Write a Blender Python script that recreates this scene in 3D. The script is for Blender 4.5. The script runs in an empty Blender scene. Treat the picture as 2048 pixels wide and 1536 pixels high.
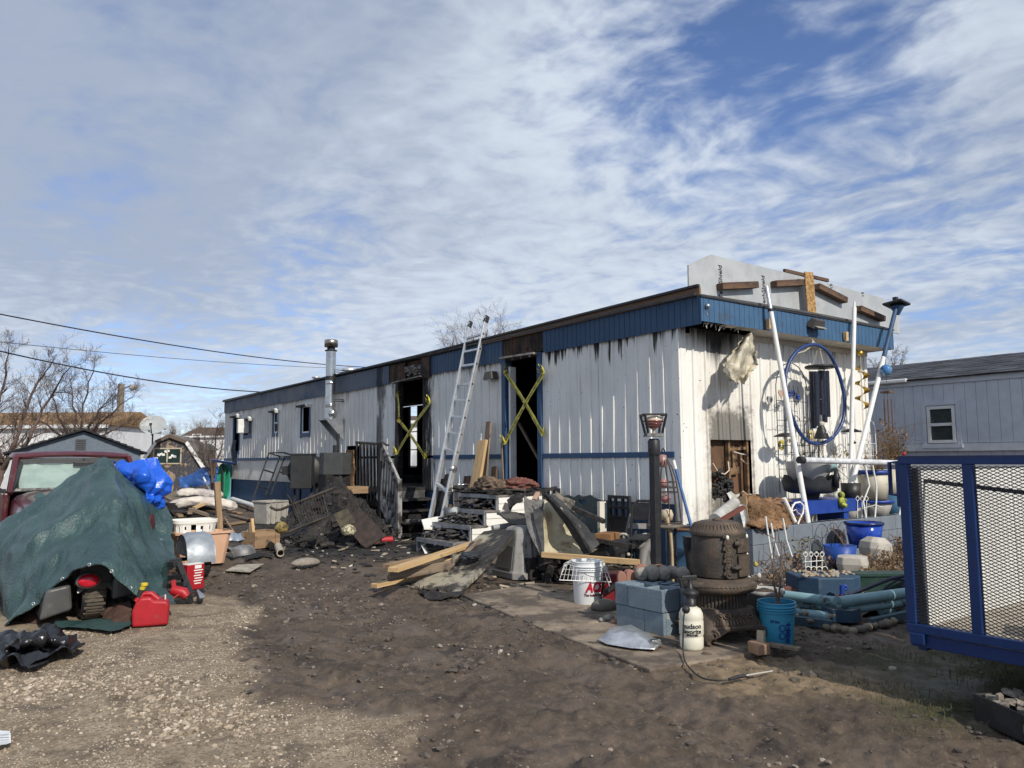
# A burnt mobile home and its yard: camera, sky and sun first, then the ground, the buildings, then the things in the yard
import bpy,bmesh,math,random
import numpy as np
from mathutils import Matrix,Vector,Euler,Quaternion
random.seed(7)
SC=bpy.context.scene
COL=SC.collection
RAD=math.radians
FPX,CAMP,YAW,PIT,ROL=1540.0,Vector((-7.57,-6.72,1.4)),RAD(36.1),math.atan(149/1540.0),0.007
_r=Vector((math.cos(YAW),-math.sin(YAW),0));_f=Vector((math.sin(YAW),math.cos(YAW),0));_z=Vector((0,0,1))
_fw=_f*math.cos(PIT)+_z*math.sin(PIT)
_up=-_f*math.sin(PIT)+_z*math.cos(PIT)
_cu=_r*math.sin(ROL)+_up*math.cos(ROL)
_cr=_cu.cross(-_fw)
cd=bpy.data.cameras.new('camera');cam=bpy.data.objects.new('camera',cd);COL.objects.link(cam)
cd.sensor_width=36;cd.lens=FPX/2048*36;cd.clip_start=.05;cd.clip_end=6000
M3=Matrix((_cr,_cu,-_fw)).transposed()
cam.matrix_world=Matrix.Translation(CAMP)@M3.to_4x4()
SC.camera=cam
SC.view_settings.view_transform='Standard';SC.view_settings.look='None'
SC.view_settings.exposure=0.28;SC.view_settings.gamma=1;SC.view_settings.use_curve_mapping=False
SC.cycles.max_bounces=6;SC.cycles.transparent_max_bounces=12
SUN=Vector((-0.05,-0.99,0)).normalized()
ELEV=RAD(36)
SDIR=Vector((SUN.x*math.cos(ELEV),SUN.y*math.cos(ELEV),math.sin(ELEV)))
sl=bpy.data.lights.new('sun','SUN');sl.energy=3.3;sl.angle=RAD(.55);sl.color=(1,.93,.82)
so=bpy.data.objects.new('sun',sl);COL.objects.link(so);so.location=(0,0,30)
so.rotation_euler=SDIR.to_track_quat('Z','Y').to_euler()
class NT:
 """small helper to write shader maths"""
 def __init__(s,tree):s.t=tree;s.n=tree.nodes;s.l=tree.links
 def new(s,typ,**kw):
  n=s.n.new(typ)
  for k,v in kw.items():setattr(n,k,v)
  return n
 def set(s,n,i,v):
  if v is None:return
  if isinstance(v,bpy.types.NodeSocket):s.l.new(v,n.inputs[i])
  else:
   try:n.inputs[i].default_value=v
   except TypeError:n.inputs[i].default_value=(*v,1)
 def m(s,op,a,b=None,c=None,clamp=False):
  n=s.new('ShaderNodeMath',operation=op);n.use_clamp=clamp
  s.set(n,0,a);s.set(n,1,b);s.set(n,2,c);return n.outputs[0]
 def add(s,a,b):return s.m('ADD',a,b)
 def sub(s,a,b):return s.m('SUBTRACT',a,b)
 def mul(s,a,b):return s.m('MULTIPLY',a,b)
 def smooth(s,v,lo,hi,a=0.,b=1.):
  n=s.new('ShaderNodeMapRange',interpolation_type='SMOOTHSTEP')
  for i,x in enumerate((v,lo,hi,a,b)):s.set(n,i,x)
  return n.outputs[0]
 def noise(s,vec,scale,detail=4,rough=.55,dist=0.,out=0):
  n=s.new('ShaderNodeTexNoise');s.set(n,'Vector',vec)
  s.set(n,'Scale',scale);s.set(n,'Detail',detail);s.set(n,'Roughness',rough);s.set(n,'Distortion',dist)
  return n.outputs[out]
 def voro(s,vec,scale,feature='F1',out=0,rnd=1.):
  n=s.new('ShaderNodeTexVoronoi',feature=feature);s.set(n,'Vector',vec);s.set(n,'Scale',scale);s.set(n,'Randomness',rnd)
  return n.outputs[out]
 def vmul(s,v,k):
  n=s.new('ShaderNodeVectorMath',operation='MULTIPLY');s.set(n,0,v);n.inputs[1].default_value=k;return n.outputs[0]
 def vadd(s,v,k):
  n=s.new('ShaderNodeVectorMath',operation='ADD');s.set(n,0,v);n.inputs[1].default_value=k;return n.outputs[0]
 def mix(s,f,a,b):
  n=s.new('ShaderNodeMix',data_type='RGBA');s.set(n,'Factor',f)
  for k,v in((6,a),(7,b)):
   if isinstance(v,bpy.types.NodeSocket):s.l.new(v,n.inputs[k])
   else:n.inputs[k].default_value=(*v[:3],1)
  return n.outputs[2]
 def sep(s,v):
  n=s.new('ShaderNodeSeparateXYZ');s.set(n,0,v);return n.outputs
 def comb(s,x,y,z):
  n=s.new('ShaderNodeCombineXYZ');s.set(n,0,x);s.set(n,1,y);s.set(n,2,z);return n.outputs[0]
world=bpy.data.worlds.new('World');SC.world=world;world.use_nodes=True
wt=NT(world.node_tree)
for n in list(wt.n):wt.n.remove(n)
sky=wt.new('ShaderNodeTexSky',sky_type='NISHITA');sky.sun_disc=False
sky.sun_elevation=ELEV;sky.sun_rotation=math.atan2(SDIR.x,SDIR.y);sky.altitude=1600;sky.air_density=1.0;sky.dust_density=.0;sky.ozone_density=4.0
tc=wt.new('ShaderNodeTexCoord').outputs['Generated']
def pxdir(px,py):
 return(_fw*FPX+_cr*(px-1024)+_cu*(768-py)).normalized()
sx,sy,sz=wt.sep(tc)
den=wt.add(wt.m('MAXIMUM',sz,0.0),.10)
P2=wt.comb(wt.m('DIVIDE',sx,den),wt.m('DIVIDE',sy,den),0.0)
def lobe(px,py,k):
 d=pxdir(px,py)
 n=wt.new('ShaderNodeVectorMath',operation='DOT_PRODUCT');wt.set(n,0,tc);n.inputs[1].default_value=d
 c=math.cos(RAD(k));return wt.smooth(n.outputs[1],c,1.0)
P2s=wt.vmul(P2,(1.0,.5,1))
warp=wt.new('ShaderNodeVectorMath',operation='ADD');wt.set(warp,0,P2)
wt.l.new(wt.vmul(wt.vadd(wt.noise(P2,1.4,3,.5,out=1),(-.5,-.5,-.5)),(.42,.42,0)),warp.inputs[1]);PW=warp.outputs[0]
big=wt.noise(P2s,.8,3,.5)
mid=wt.noise(wt.vmul(PW,(1.0,.7,1)),2.3,5,.55)
puff=wt.noise(wt.vadd(wt.vmul(PW,(1.0,.85,1)),(3.1,1.7,0)),9.5,4,.52)
fine=wt.noise(wt.vadd(PW,(1.1,5.7,0)),24,3,.5)
streak=wt.noise(wt.vadd(wt.vmul(PW,(2.3,.26,1)),(1.3,.4,0)),1.7,5,.56)
rightside=wt.add(lobe(1900,150,34),0.)
leftcalm=lobe(350,-60,24)
pf=wt.mul(puff,wt.sub(.66,wt.mul(leftcalm,.25)))
cov=wt.add(wt.add(wt.mul(big,.30),wt.mul(mid,.42)),wt.add(wt.add(pf,wt.mul(fine,.10)),wt.mul(streak,wt.add(.22,wt.mul(rightside,.42)))))
for(a_,b_,k_,w_)in((200,130,38,.20),(130,330,16,.08),(1000,380,24,.18),(1440,150,17,-.26),(1420,200,8,-.08),(1650,30,10,-.10),(1260,60,8,-.05),(1990,440,10,-.12),(1900,570,9,-.08),(1700,330,8,-.06),(330,775,8,-.10),(120,740,6,-.05),(640,505,7,-.10),(560,540,6,-.05),(215,325,4,-.06),(150,430,4,-.07),(1850,640,12,.10)):
 cov=wt.add(cov,wt.mul(lobe(a_,b_,k_),w_))
cov=wt.add(cov,wt.mul(wt.sub(1.,lobe(1024,500,62)),.13))
mask=wt.m('MULTIPLY',wt.smooth(cov,.60,1.10),.95)
sh=wt.add(wt.add(wt.mul(wt.noise(wt.vadd(P2s,(5,2,0)),1.1,4,.55),.50),wt.mul(pf,.72)),wt.add(wt.mul(streak,.16),wt.mul(fine,.08)))
sh=wt.add(sh,wt.add(wt.mul(lobe(420,40,26),-.13),wt.mul(lobe(1000,380,26),.14)))
shade=wt.smooth(sh,.43,.86)
ccol=wt.mix(shade,(.33,.385,.485),(.57,.63,.71))
ccol=wt.mix(wt.smooth(sz,.0,.14,.55,0.),ccol,(.60,.67,.76))
skyc=wt.new('ShaderNodeVectorMath',operation='MULTIPLY');wt.set(skyc,0,sky.outputs[0]);skyc.inputs[1].default_value=(1.06,1.02,1.12)
bgc=wt.new('ShaderNodeBackground');wt.set(bgc,0,ccol);bgc.inputs[1].default_value=1.0
bgs=wt.new('ShaderNodeBackground');wt.set(bgs,0,skyc.outputs[0]);bgs.inputs[1].default_value=.11
mx=wt.new('ShaderNodeMixShader');wt.l.new(mask,mx.inputs[0]);wt.l.new(bgs.outputs[0],mx.inputs[1]);wt.l.new(bgc.outputs[0],mx.inputs[2])
wo=wt.new('ShaderNodeOutputWorld');wt.l.new(mx.outputs[0],wo.inputs[0])
def ray(px,py):
 d=_fw*FPX+_cr*(px-1024)+_cu*(768-py)
 return d/(d.dot(_f))
def _pl(px,py,ax,v):
 d=ray(px,py);return CAMP+d*((v-CAMP[ax])/d[ax])
def G(px,py,z=0.):return _pl(px,py,2,z)
def W(px,py,x=0.):return _pl(px,py,0,x)
def E(px,py,y=0.):return _pl(px,py,1,y)
def D(px,py,dep):return CAMP+ray(px,py)*dep
def DEP(p):return(Vector(p)-CAMP).dot(_f)
def CP(base,px,py):
 """point on the upright plane through base that faces the camera"""
 return D(px,py,DEP(base))
MATS={}
def mat(name,col,alt=None,sc=6,lo=.35,hi=.65,rough=.6,metal=0.,bump=.15,bsc=50,st=(1,1,1),dirt=None,dsc=4,dlo=.52,dhi=.7,rdirt=None,spec=.5,coat=0.,trans=0.,alpha=1.,det=5,pos=False,emit=None,ior=1.45,bd=.02,sub=0.):
 if name in MATS:return MATS[name]
 m=bpy.data.materials.new(name);m.use_nodes=True;t=NT(m.node_tree)
 b=t.n['Principled BSDF']
 if pos:v=t.new('ShaderNodeNewGeometry').outputs['Position']
 else:v=t.new('ShaderNodeTexCoord').outputs['Object']
 vs=t.vmul(v,st)if st!=(1,1,1)else v
 c=None
 if alt is not None:
  f=t.smooth(t.noise(vs,sc,det,.6,.3),lo,hi);c=t.mix(f,col,alt)
 if dirt is not None:
  df=t.smooth(t.noise(t.vadd(v,(7.3,1.1,4.2)),dsc,6,.65),dlo,dhi)
  c=t.mix(df,c if c is not None else col,dirt)
  if rdirt is not None:t.set(b,'Roughness',t.smooth(df,0.,1.,rough,rdirt))
  else:b.inputs['Roughness'].default_value=rough
  if metal>0:t.set(b,'Metallic',t.smooth(df,0.,1.,metal,metal*.3))
 else:
  b.inputs['Roughness'].default_value=rough;b.inputs['Metallic'].default_value=metal
  if rough>.2:
   t.set(b,'Roughness',t.smooth(t.noise(v,sc*2.3,3),.25,.75,max(.02,rough-.12),min(1,rough+.12)))
 if c is not None:t.set(b,'Base Color',c)
 else:b.inputs['Base Color'].default_value=(*col,1)
 b.inputs['Specular IOR Level'].default_value=spec;b.inputs['Coat Weight'].default_value=coat
 b.inputs['Transmission Weight'].default_value=trans;b.inputs['Alpha'].default_value=alpha;b.inputs['IOR'].default_value=ior
 if sub:b.inputs['Subsurface Weight'].default_value=sub
 if emit:b.inputs['Emission Color'].default_value=(*emit,1);b.inputs['Emission Strength'].default_value=1
 if bump>0:
  bn=t.new('ShaderNodeBump');bn.inputs['Strength'].default_value=bump;bn.inputs['Distance'].default_value=bd
  t.set(bn,'Height',t.noise(vs,bsc,5,.6));t.l.new(bn.outputs[0],b.inputs['Normal'])
 MATS[name]=m;return m
def basis(d,up=(0,0,1)):
 d=Vector(d).normalized();u=Vector(up)
 if abs(d.dot(u.normalized()))>.98:u=Vector((1,0,0))if abs(d.x)<.9 else Vector((0,1,0))
 s=d.cross(u).normalized();return d,s,s.cross(d).normalized()
class MB:
 def __init__(s):s.v=[];s.f=[];s.sm=[]
 def add(s,vs,fs,sm=False):
  o=len(s.v);s.v.extend([tuple(p)for p in vs]);s.f.extend([tuple(i+o for i in f)for f in fs]);s.sm.extend([sm]*len(fs));return s
 def box(s,c,size,rz=0.,rx=0.,ry=0.,jit=0.,taper=1.):
  x,y,z=size[0]/2,size[1]/2,size[2]/2
  R=Euler((rx,ry,rz)).to_matrix();c=Vector(c);vs=[]
  for dz in(-1,1):
   k=1.if dz<0 else taper
   for dx,dy in((-1,-1),(1,-1),(1,1),(-1,1)):
    p=Vector((dx*x*k,dy*y*k,dz*z))
    if jit:p+=Vector([random.uniform(-jit,jit)for _ in range(3)])
    vs.append(c+R@p)
  return s.add(vs,[(3,2,1,0),(4,5,6,7),(0,1,5,4),(1,2,6,5),(2,3,7,6),(3,0,4,7)])
 def span(s,a,b):
  a,b=Vector(a),Vector(b);return s.box((a+b)/2,[max(1e-4,abs(q))for q in(b-a)])
 def bar(s,p,q,w,h=None,up=(0,0,1),w2=None,h2=None):
  p,q=Vector(p),Vector(q);h=h or w;d,a,u=basis(q-p,up);vs=[]
  for c,ww,hh in((p,w,h),(q,w2 or w,h2 or h)):
   for i,j in((-1,-1),(1,-1),(1,1),(-1,1)):vs.append(c+a*(i*ww/2)+u*(j*hh/2))
  return s.add(vs,[(3,2,1,0),(4,5,6,7),(0,1,5,4),(1,2,6,5),(2,3,7,6),(3,0,4,7)])
 def tube(s,pts,r,n=8,closed=False,caps=True):
  pts=[Vector(p)for p in pts];k=len(pts);rs=r if isinstance(r,(list,tuple))else[r]*k
  vs=[];a=None
  for i,p in enumerate(pts):
   if closed:d=pts[(i+1)%k]-pts[i-1]
   else:d=pts[min(i+1,k-1)]-pts[max(i-1,0)]
   d=d.normalized()if d.length>1e-9 else Vector((0,0,1))
   if a is None:_,a,_=basis(d)
   a=(a-d*a.dot(d));a=a.normalized()if a.length>1e-6 else basis(d)[1]
   b=d.cross(a)
   for j in range(n):
    t=2*math.pi*j/n;vs.append(p+(a*math.cos(t)+b*math.sin(t))*rs[i])
  fs=[]
  for i in range(k if closed else k-1):
   for j in range(n):
    i2=(i+1)%k;fs.append((i*n+j,i*n+(j+1)%n,i2*n+(j+1)%n,i2*n+j))
  s.add(vs,fs,True)
  if caps and not closed:
   s.add(vs[:n],[tuple(range(n-1,-1,-1))]);s.add(vs[-n:],[tuple(range(n))])
  return s
 def lathe(s,prof,c=(0,0,0),n=24,sx=1.,sy=1.,sm=True,M=None,flute=0.,nf=12,arc=None):
  c=Vector(c);vs=[];k=len(prof)
  for r,z in prof:
   for j in range(n):
    t=2*math.pi*j/n if arc is None else arc[0]+(arc[1]-arc[0])*j/(n-1)
    rr=r*(1+flute*math.cos(nf*t))if flute else r
    p=Vector((rr*math.cos(t)*sx,rr*math.sin(t)*sy,z))
    if M is not None:p=M@p
    vs.append(c+p)
  fs=[]
  for i in range(k-1):
   for j in range(n if arc is None else n-1):fs.append((i*n+j,i*n+(j+1)%n,(i+1)*n+(j+1)%n,(i+1)*n+j))
  return s.add(vs,fs,sm)
 def disc(s,c,r,n=20,nrm=(0,0,1),sx=1.):
  d,a,b=basis(nrm);c=Vector(c)
  return s.add([c+a*math.cos(2*math.pi*j/n)*r*sx+b*math.sin(2*math.pi*j/n)*r for j in range(n)],[tuple(range(n))])
 def ball(s,c,r,n=12,m=8,sc=(1,1,1),jit=0.,sm=True):
  c=Vector(c);vs=[c+Vector((0,0,-r*sc[2]))]
  for i in range(1,m):
   ph=-math.pi/2+math.pi*i/m
   for j in range(n):
    t=2*math.pi*j/n;k=1+random.uniform(-jit,jit)
    vs.append(c+Vector((r*sc[0]*math.cos(ph)*math.cos(t)*k,r*sc[1]*math.cos(ph)*math.sin(t)*k,r*sc[2]*math.sin(ph)*k)))
  vs.append(c+Vector((0,0,r*sc[2])));fs=[(0,1+(j+1)%n,1+j)for j in range(n)]
  for i in range(m-2):
   for j in range(n):fs.append((1+i*n+j,1+i*n+(j+1)%n,1+(i+1)*n+(j+1)%n,1+(i+1)*n+j))
  o=1+(m-2)*n;L=len(vs)-1;fs+=[(o+j,o+(j+1)%n,L)for j in range(n)]
  return s.add(vs,fs,sm)
 def prism(s,poly,off):
  """flat polygon of 3D points pushed along off"""
  off=Vector(off);a=[Vector(p)for p in poly];n=len(a)
  return s.add(a+[p+off for p in a],[tuple(range(n-1,-1,-1)),tuple(range(n,2*n))]+[(i,(i+1)%n,n+(i+1)%n,n+i)for i in range(n)])
 def grid(s,rows,sm=True,closed=False):
  nr,nc=len(rows),len(rows[0]);vs=[p for r in rows for p in r];fs=[]
  for i in range(nr-1):
   for j in range(nc if closed else nc-1):
    j2=(j+1)%nc;fs.append((i*nc+j,i*nc+j2,(i+1)*nc+j2,(i+1)*nc+j))
  return s.add(vs,fs,sm)
 def sheet(s,rows,th,sm=True):
  """a sheet with thickness (second skin pushed along vertex normals)"""
  nr,nc=len(rows),len(rows[0]);R=[[Vector(p)for p in r]for r in rows];B=[]
  for i in range(nr):
   b=[]
   for j in range(nc):
    du=R[i][min(j+1,nc-1)]-R[i][max(j-1,0)];dv=R[min(i+1,nr-1)][j]-R[max(i-1,0)][j]
    n=du.cross(dv);n=n.normalized()if n.length>1e-9 else Vector((0,0,1));b.append(R[i][j]-n*th)
   B.append(b)
  s.grid(R,sm);o=len(s.v)
  s.grid([r[::-1]for r in B],sm)
  edge=[(0,j)for j in range(nc)]+[(i,nc-1)for i in range(1,nr)]+[(nr-1,j)for j in range(nc-2,-1,-1)]+[(i,0)for i in range(nr-2,0,-1)]
  ring=[R[i][j]for i,j in edge]+[B[i][j]for i,j in edge];n=len(edge)
  return s.add(ring,[(k,n+k,n+(k+1)%n,(k+1)%n)for k in range(n)])
 def tf(s,M):
  s.v=[tuple(M@Vector(p))for p in s.v];return s
 def mesh(s,name,m,inv=None):
  me=bpy.data.meshes.new(name)
  used=sorted(set(i for f in s.f for i in f))
  if len(used)<len(s.v):
   mp={o:k for k,o in enumerate(used)};s.v=[s.v[i]for i in used];s.f=[tuple(mp[i]for i in f)for f in s.f]
  vs=s.v if inv is None else[tuple(inv@Vector(p))for p in s.v]
  me.from_pydata(vs,[],s.f);me.polygons.foreach_set('use_smooth',s.sm)
  if m:me.materials.append(m)
  me.validate();me.update();return me
def props(o,label=None,cat=None,group=None,kind=None):
 if label:o['label']=label
 if cat:o['category']=cat
 if group:o['group']=group
 if kind:o['kind']=kind
 return o
def root(name,label,cat,loc=(0,0,0),rz=0.,group=None,M=None):
 o=bpy.data.objects.new(name,None);COL.objects.link(o);o.empty_display_size=.1
 o.matrix_world=M if M is not None else Matrix.Translation(Vector(loc))@Matrix.Rotation(rz,4,'Z')
 return props(o,label,cat,group)
def mw(o):
 M=o.matrix_basis.copy();p=o.parent
 while p:M=p.matrix_basis@M;p=p.parent
 return M
def part(name,mb,m,parent,world=False,bevel=0.,label=None,kind=None,seg=2,sub=0):
 inv=mw(parent).inverted()if world else None
 o=bpy.data.objects.new(name,mb.mesh(name,m,inv));COL.objects.link(o);o.parent=parent
 return fin(o,bevel,label,kind,seg,sub)
def fin(o,bevel=0.,label=None,kind=None,seg=2,sub=0):
 if sub:md=o.modifiers.new('smooth','SUBSURF');md.levels=sub;md.render_levels=sub
 if bevel:
  md=o.modifiers.new('bevel','BEVEL');md.width=bevel;md.segments=seg;md.limit_method='ANGLE';md.angle_limit=RAD(40)
 props(o,label,None,None,kind);return o
def single(name,mb,m,label,cat,loc=None,world=True,group=None,kind=None,bevel=0.,M=None,sub=0):
 """a thing that is one mesh; its origin is at loc"""
 if M is None:M=Matrix.Translation(Vector(loc))if loc is not None else Matrix()
 o=bpy.data.objects.new(name,mb.mesh(name,m,M.inverted()if world else None));COL.objects.link(o)
 o.matrix_world=M;fin(o,bevel,sub=sub);return props(o,label,cat,group,kind)
def copy_tree(o,parent=None):
 c=o.copy();COL.objects.link(c)
 if parent:c.parent=parent
 for ch in list(o.children):copy_tree(ch,c)
 return c
def board(name,p,q,w,t,m,label=None,cat=None,parent=None,up=(0,0,1),group=None,bevel=.003,ragged=0.,kind=None,seg=1):
 """a plank from p to q; its local X runs along the grain"""
 p,q=Vector(p),Vector(q);d,s,u=basis(q-p,up);L=(q-p).length
 M=Matrix((d,s,u)).transposed().to_4x4();M.translation=p
 b=MB();n=max(1,int(L/.12))if ragged else 1
 if ragged:
  rows=[[],[]]
  vs=[]
  for i in range(n+1):
   x=L*i/n;a=w/2-random.uniform(0,ragged)*(1 if i in(0,n)else .5);c=w/2-random.uniform(0,ragged)*(1 if i in(0,n)else .5)
   xx=x+(random.uniform(-ragged,ragged)if i in(0,n)else 0)
   xb=x+(random.uniform(-ragged,ragged)if i in(0,n)else 0)
   vs+=[(xx,-a,-t/2),(xb,c,-t/2),(xb,c,t/2),(xx,-a,t/2)]
  fs=[(3,2,1,0)]+[(4*i+k,4*i+(k+1)%4,4*i+4+(k+1)%4,4*i+4+k)for i in range(n)for k in range(4)]+[(4*n,4*n+1,4*n+2,4*n+3)]
  b.add(vs,fs)
 else:b.box((L/2,0,0),(L,w,t))
 me=b.mesh(name,m);o=bpy.data.objects.new(name,me);COL.objects.link(o)
 if parent is not None:o.parent=parent;o.matrix_basis=mw(parent).inverted()@M
 else:o.matrix_world=M
 if bevel:fin(o,bevel,seg=seg)
 return props(o,label,cat,group,kind)
def text(body,size,m,parent=None,M=Matrix(),extrude=.0015,bold=0.,wrap=None,name='lettering',width=None,shear=0.):
 """flat lettering turned into a mesh; wrap = radius of the can it is printed on"""
 cu=bpy.data.curves.new('t','FONT');cu.body=body;cu.size=size;cu.extrude=extrude;cu.offset=bold;cu.align_x='CENTER';cu.align_y='CENTER';cu.shear=shear
 cu.resolution_u=4
 o=bpy.data.objects.new('t',cu);COL.objects.link(o)
 bpy.context.view_layer.update();dg=bpy.context.evaluated_depsgraph_get();dg.update();me=bpy.data.meshes.new_from_object(o.evaluated_get(dg))
 bpy.data.objects.remove(o);bpy.data.curves.remove(cu)
 xs=[v.co.x for v in me.vertices]
 k=width/(max(xs)-min(xs))if width and xs else 1
 for v in me.vertices:
  x,y,z=v.co.x*k,v.co.y,v.co.z
  if wrap:
   a=x/wrap;v.co=((wrap+z)*math.sin(a),y,(wrap+z)*math.cos(a)-wrap)
  else:v.co.x=x
 me.materials.clear();me.materials.append(m)
 r=bpy.data.objects.new(name,me);COL.objects.link(r)
 if parent is not None:r.parent=parent;r.matrix_basis=M
 else:r.matrix_world=M
 return r
_perm=np.random.RandomState(3).rand(256,256)
def vnoise(x,y):
 xi=np.floor(x).astype(int);yi=np.floor(y).astype(int);fx=x-xi;fy=y-yi
 fx=fx*fx*(3-2*fx);fy=fy*fy*(3-2*fy)
 a=_perm[xi%256,yi%256];b=_perm[(xi+1)%256,yi%256];c=_perm[xi%256,(yi+1)%256];d=_perm[(xi+1)%256,(yi+1)%256]
 return(a*(1-fx)+b*fx)*(1-fy)+(c*(1-fx)+d*fx)*fy
def fbm(x,y,o=4,g=.5):
 s=0;a=1;n=0
 for i in range(o):s=s+a*vnoise(x*2**i+i*17.3,y*2**i+i*9.1);n+=a;a*=g
 return s/n
def sdpoly(X,Y,poly):
 """signed distance to a polygon, inside positive"""
 d=np.full(X.shape,1e9);ins=np.zeros(X.shape,bool);n=len(poly)
 for i in range(n):
  ax,ay=poly[i][0],poly[i][1];bx,by=poly[(i+1)%n][0],poly[(i+1)%n][1]
  ex,ey=bx-ax,by-ay;t=np.clip(((X-ax)*ex+(Y-ay)*ey)/(ex*ex+ey*ey+1e-12),0,1)
  d=np.minimum(d,np.hypot(X-ax-t*ex,Y-ay-t*ey))
  c=((ay>Y)!=(by>Y));xx=ax+(Y-ay)*ex/(ey if abs(ey)>1e-9 else 1e-9);ins^=c&(X<xx)
 return np.where(ins,d,-d)
def npmesh(name,V,F,m,smooth=False):
 """V (n,3), F (k,3 or 4) arrays"""
 me=bpy.data.meshes.new(name);k=F.shape[1]
 me.vertices.add(len(V));me.vertices.foreach_set('co',V.astype(np.float32).ravel())
 me.loops.add(F.size);me.loops.foreach_set('vertex_index',F.astype(np.int32).ravel())
 me.polygons.add(len(F));me.polygons.foreach_set('loop_start',np.arange(0,F.size,k,dtype=np.int32))
 me.polygons.foreach_set('use_smooth',np.full(len(F),smooth))
 me.materials.append(m);me.update(calc_edges=True);return me
def gxy(*px):return[(G(a,b).x,G(a,b).y)for a,b in px]
PG_GRAVEL=gxy((-900,1232),(0,1232),(330,1196),(470,1192),(515,1218),(470,1262),(455,1300),(520,1345),(560,1385),(700,1412),(775,1440),(810,1490),(770,1560),(800,2400),(-900,2400))
PG_GRASS=gxy((1730,1312),(1800,1296),(2300,1300),(2300,1475),(1900,1452),(1800,1440),(1770,1400),(1700,1370))
PG_DRY=gxy((1350,1322),(1480,1305),(1560,1312),(1730,1345),(1780,1390),(1640,1392),(1500,1388),(1420,1362))
PG_ASH=[(-3.3,3.6),(-.0,3.4),(.0,12),(-2.4,11),(-3.4,7.5),(-3.7,5)]
PG_MOSS=gxy((1050,1165),(1240,1205),(1235,1262),(1090,1222),(985,1180))
def masks(X,Y):
 w=(fbm(X*1.7+5,Y*1.7,4)-.5)*.55+(fbm(X*7,Y*7+3,3)-.5)*.22
 g=np.clip((sdpoly(X,Y,PG_GRAVEL)+w*1.0)/.22+.5,0,1)
 gr=np.clip((sdpoly(X,Y,PG_GRASS)+w*.9)/.5+.5,0,1)
 gr=np.maximum(gr,.75*np.clip((sdpoly(X,Y,PG_MOSS)+w*.5)/.3+.5,0,1))
 dr=np.clip((sdpoly(X,Y,PG_DRY)+w*.9)/.35+.5,0,1)
 ash=np.clip((sdpoly(X,Y,PG_ASH)+w*1.2)/.9+.5,0,1)
 far=np.clip((np.hypot(X+7.57,Y+6.72)-22)/10,0,1)*np.clip((Y-8)/8+(np.abs(X)-6)/4,0,1)
 return g,gr,dr,ash,far
def ground_z(X,Y):
 r=np.hypot(X+7.57,Y+6.72)
 g,gr,dr,ash,far=masks(X,Y)
 mud=(1-g)*(1-gr*.6)
 z=(fbm(X*.8,Y*.8,3)-.5)*.07
 rut=np.abs(fbm(X*1.6+11,Y*1.1,3)-.5)
 z=z-np.clip(.09-rut,0,1)*.22*mud
 z=z+((fbm(X*6,Y*6,4,.6)-.5)*.036+(fbm(X*19,Y*19,3,.6)-.5)*.040+np.clip(fbm(X*14+4,Y*10,3,.6)-.58,0,1)*.10)*(mud*.9+.2)
 for c0 in(-5.55,-4.15):
  lat=X-(c0+.10*(Y+2)+.06*np.sin(Y*1.3));z=z-.030*np.exp(-(lat/.13)**2)*mud*(.5+fbm(X*2,Y*9,2))+.018*np.exp(-((np.abs(lat)-.24)/.08)**2)*mud
 near_obj=np.clip((Y+3.2)/1.5,0,1)*np.clip((X+3.6)/.9,0,1)
 z=z*(1-.75*near_obj)-.012
 return z*np.clip(1.4-r/40,.1,1)
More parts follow.
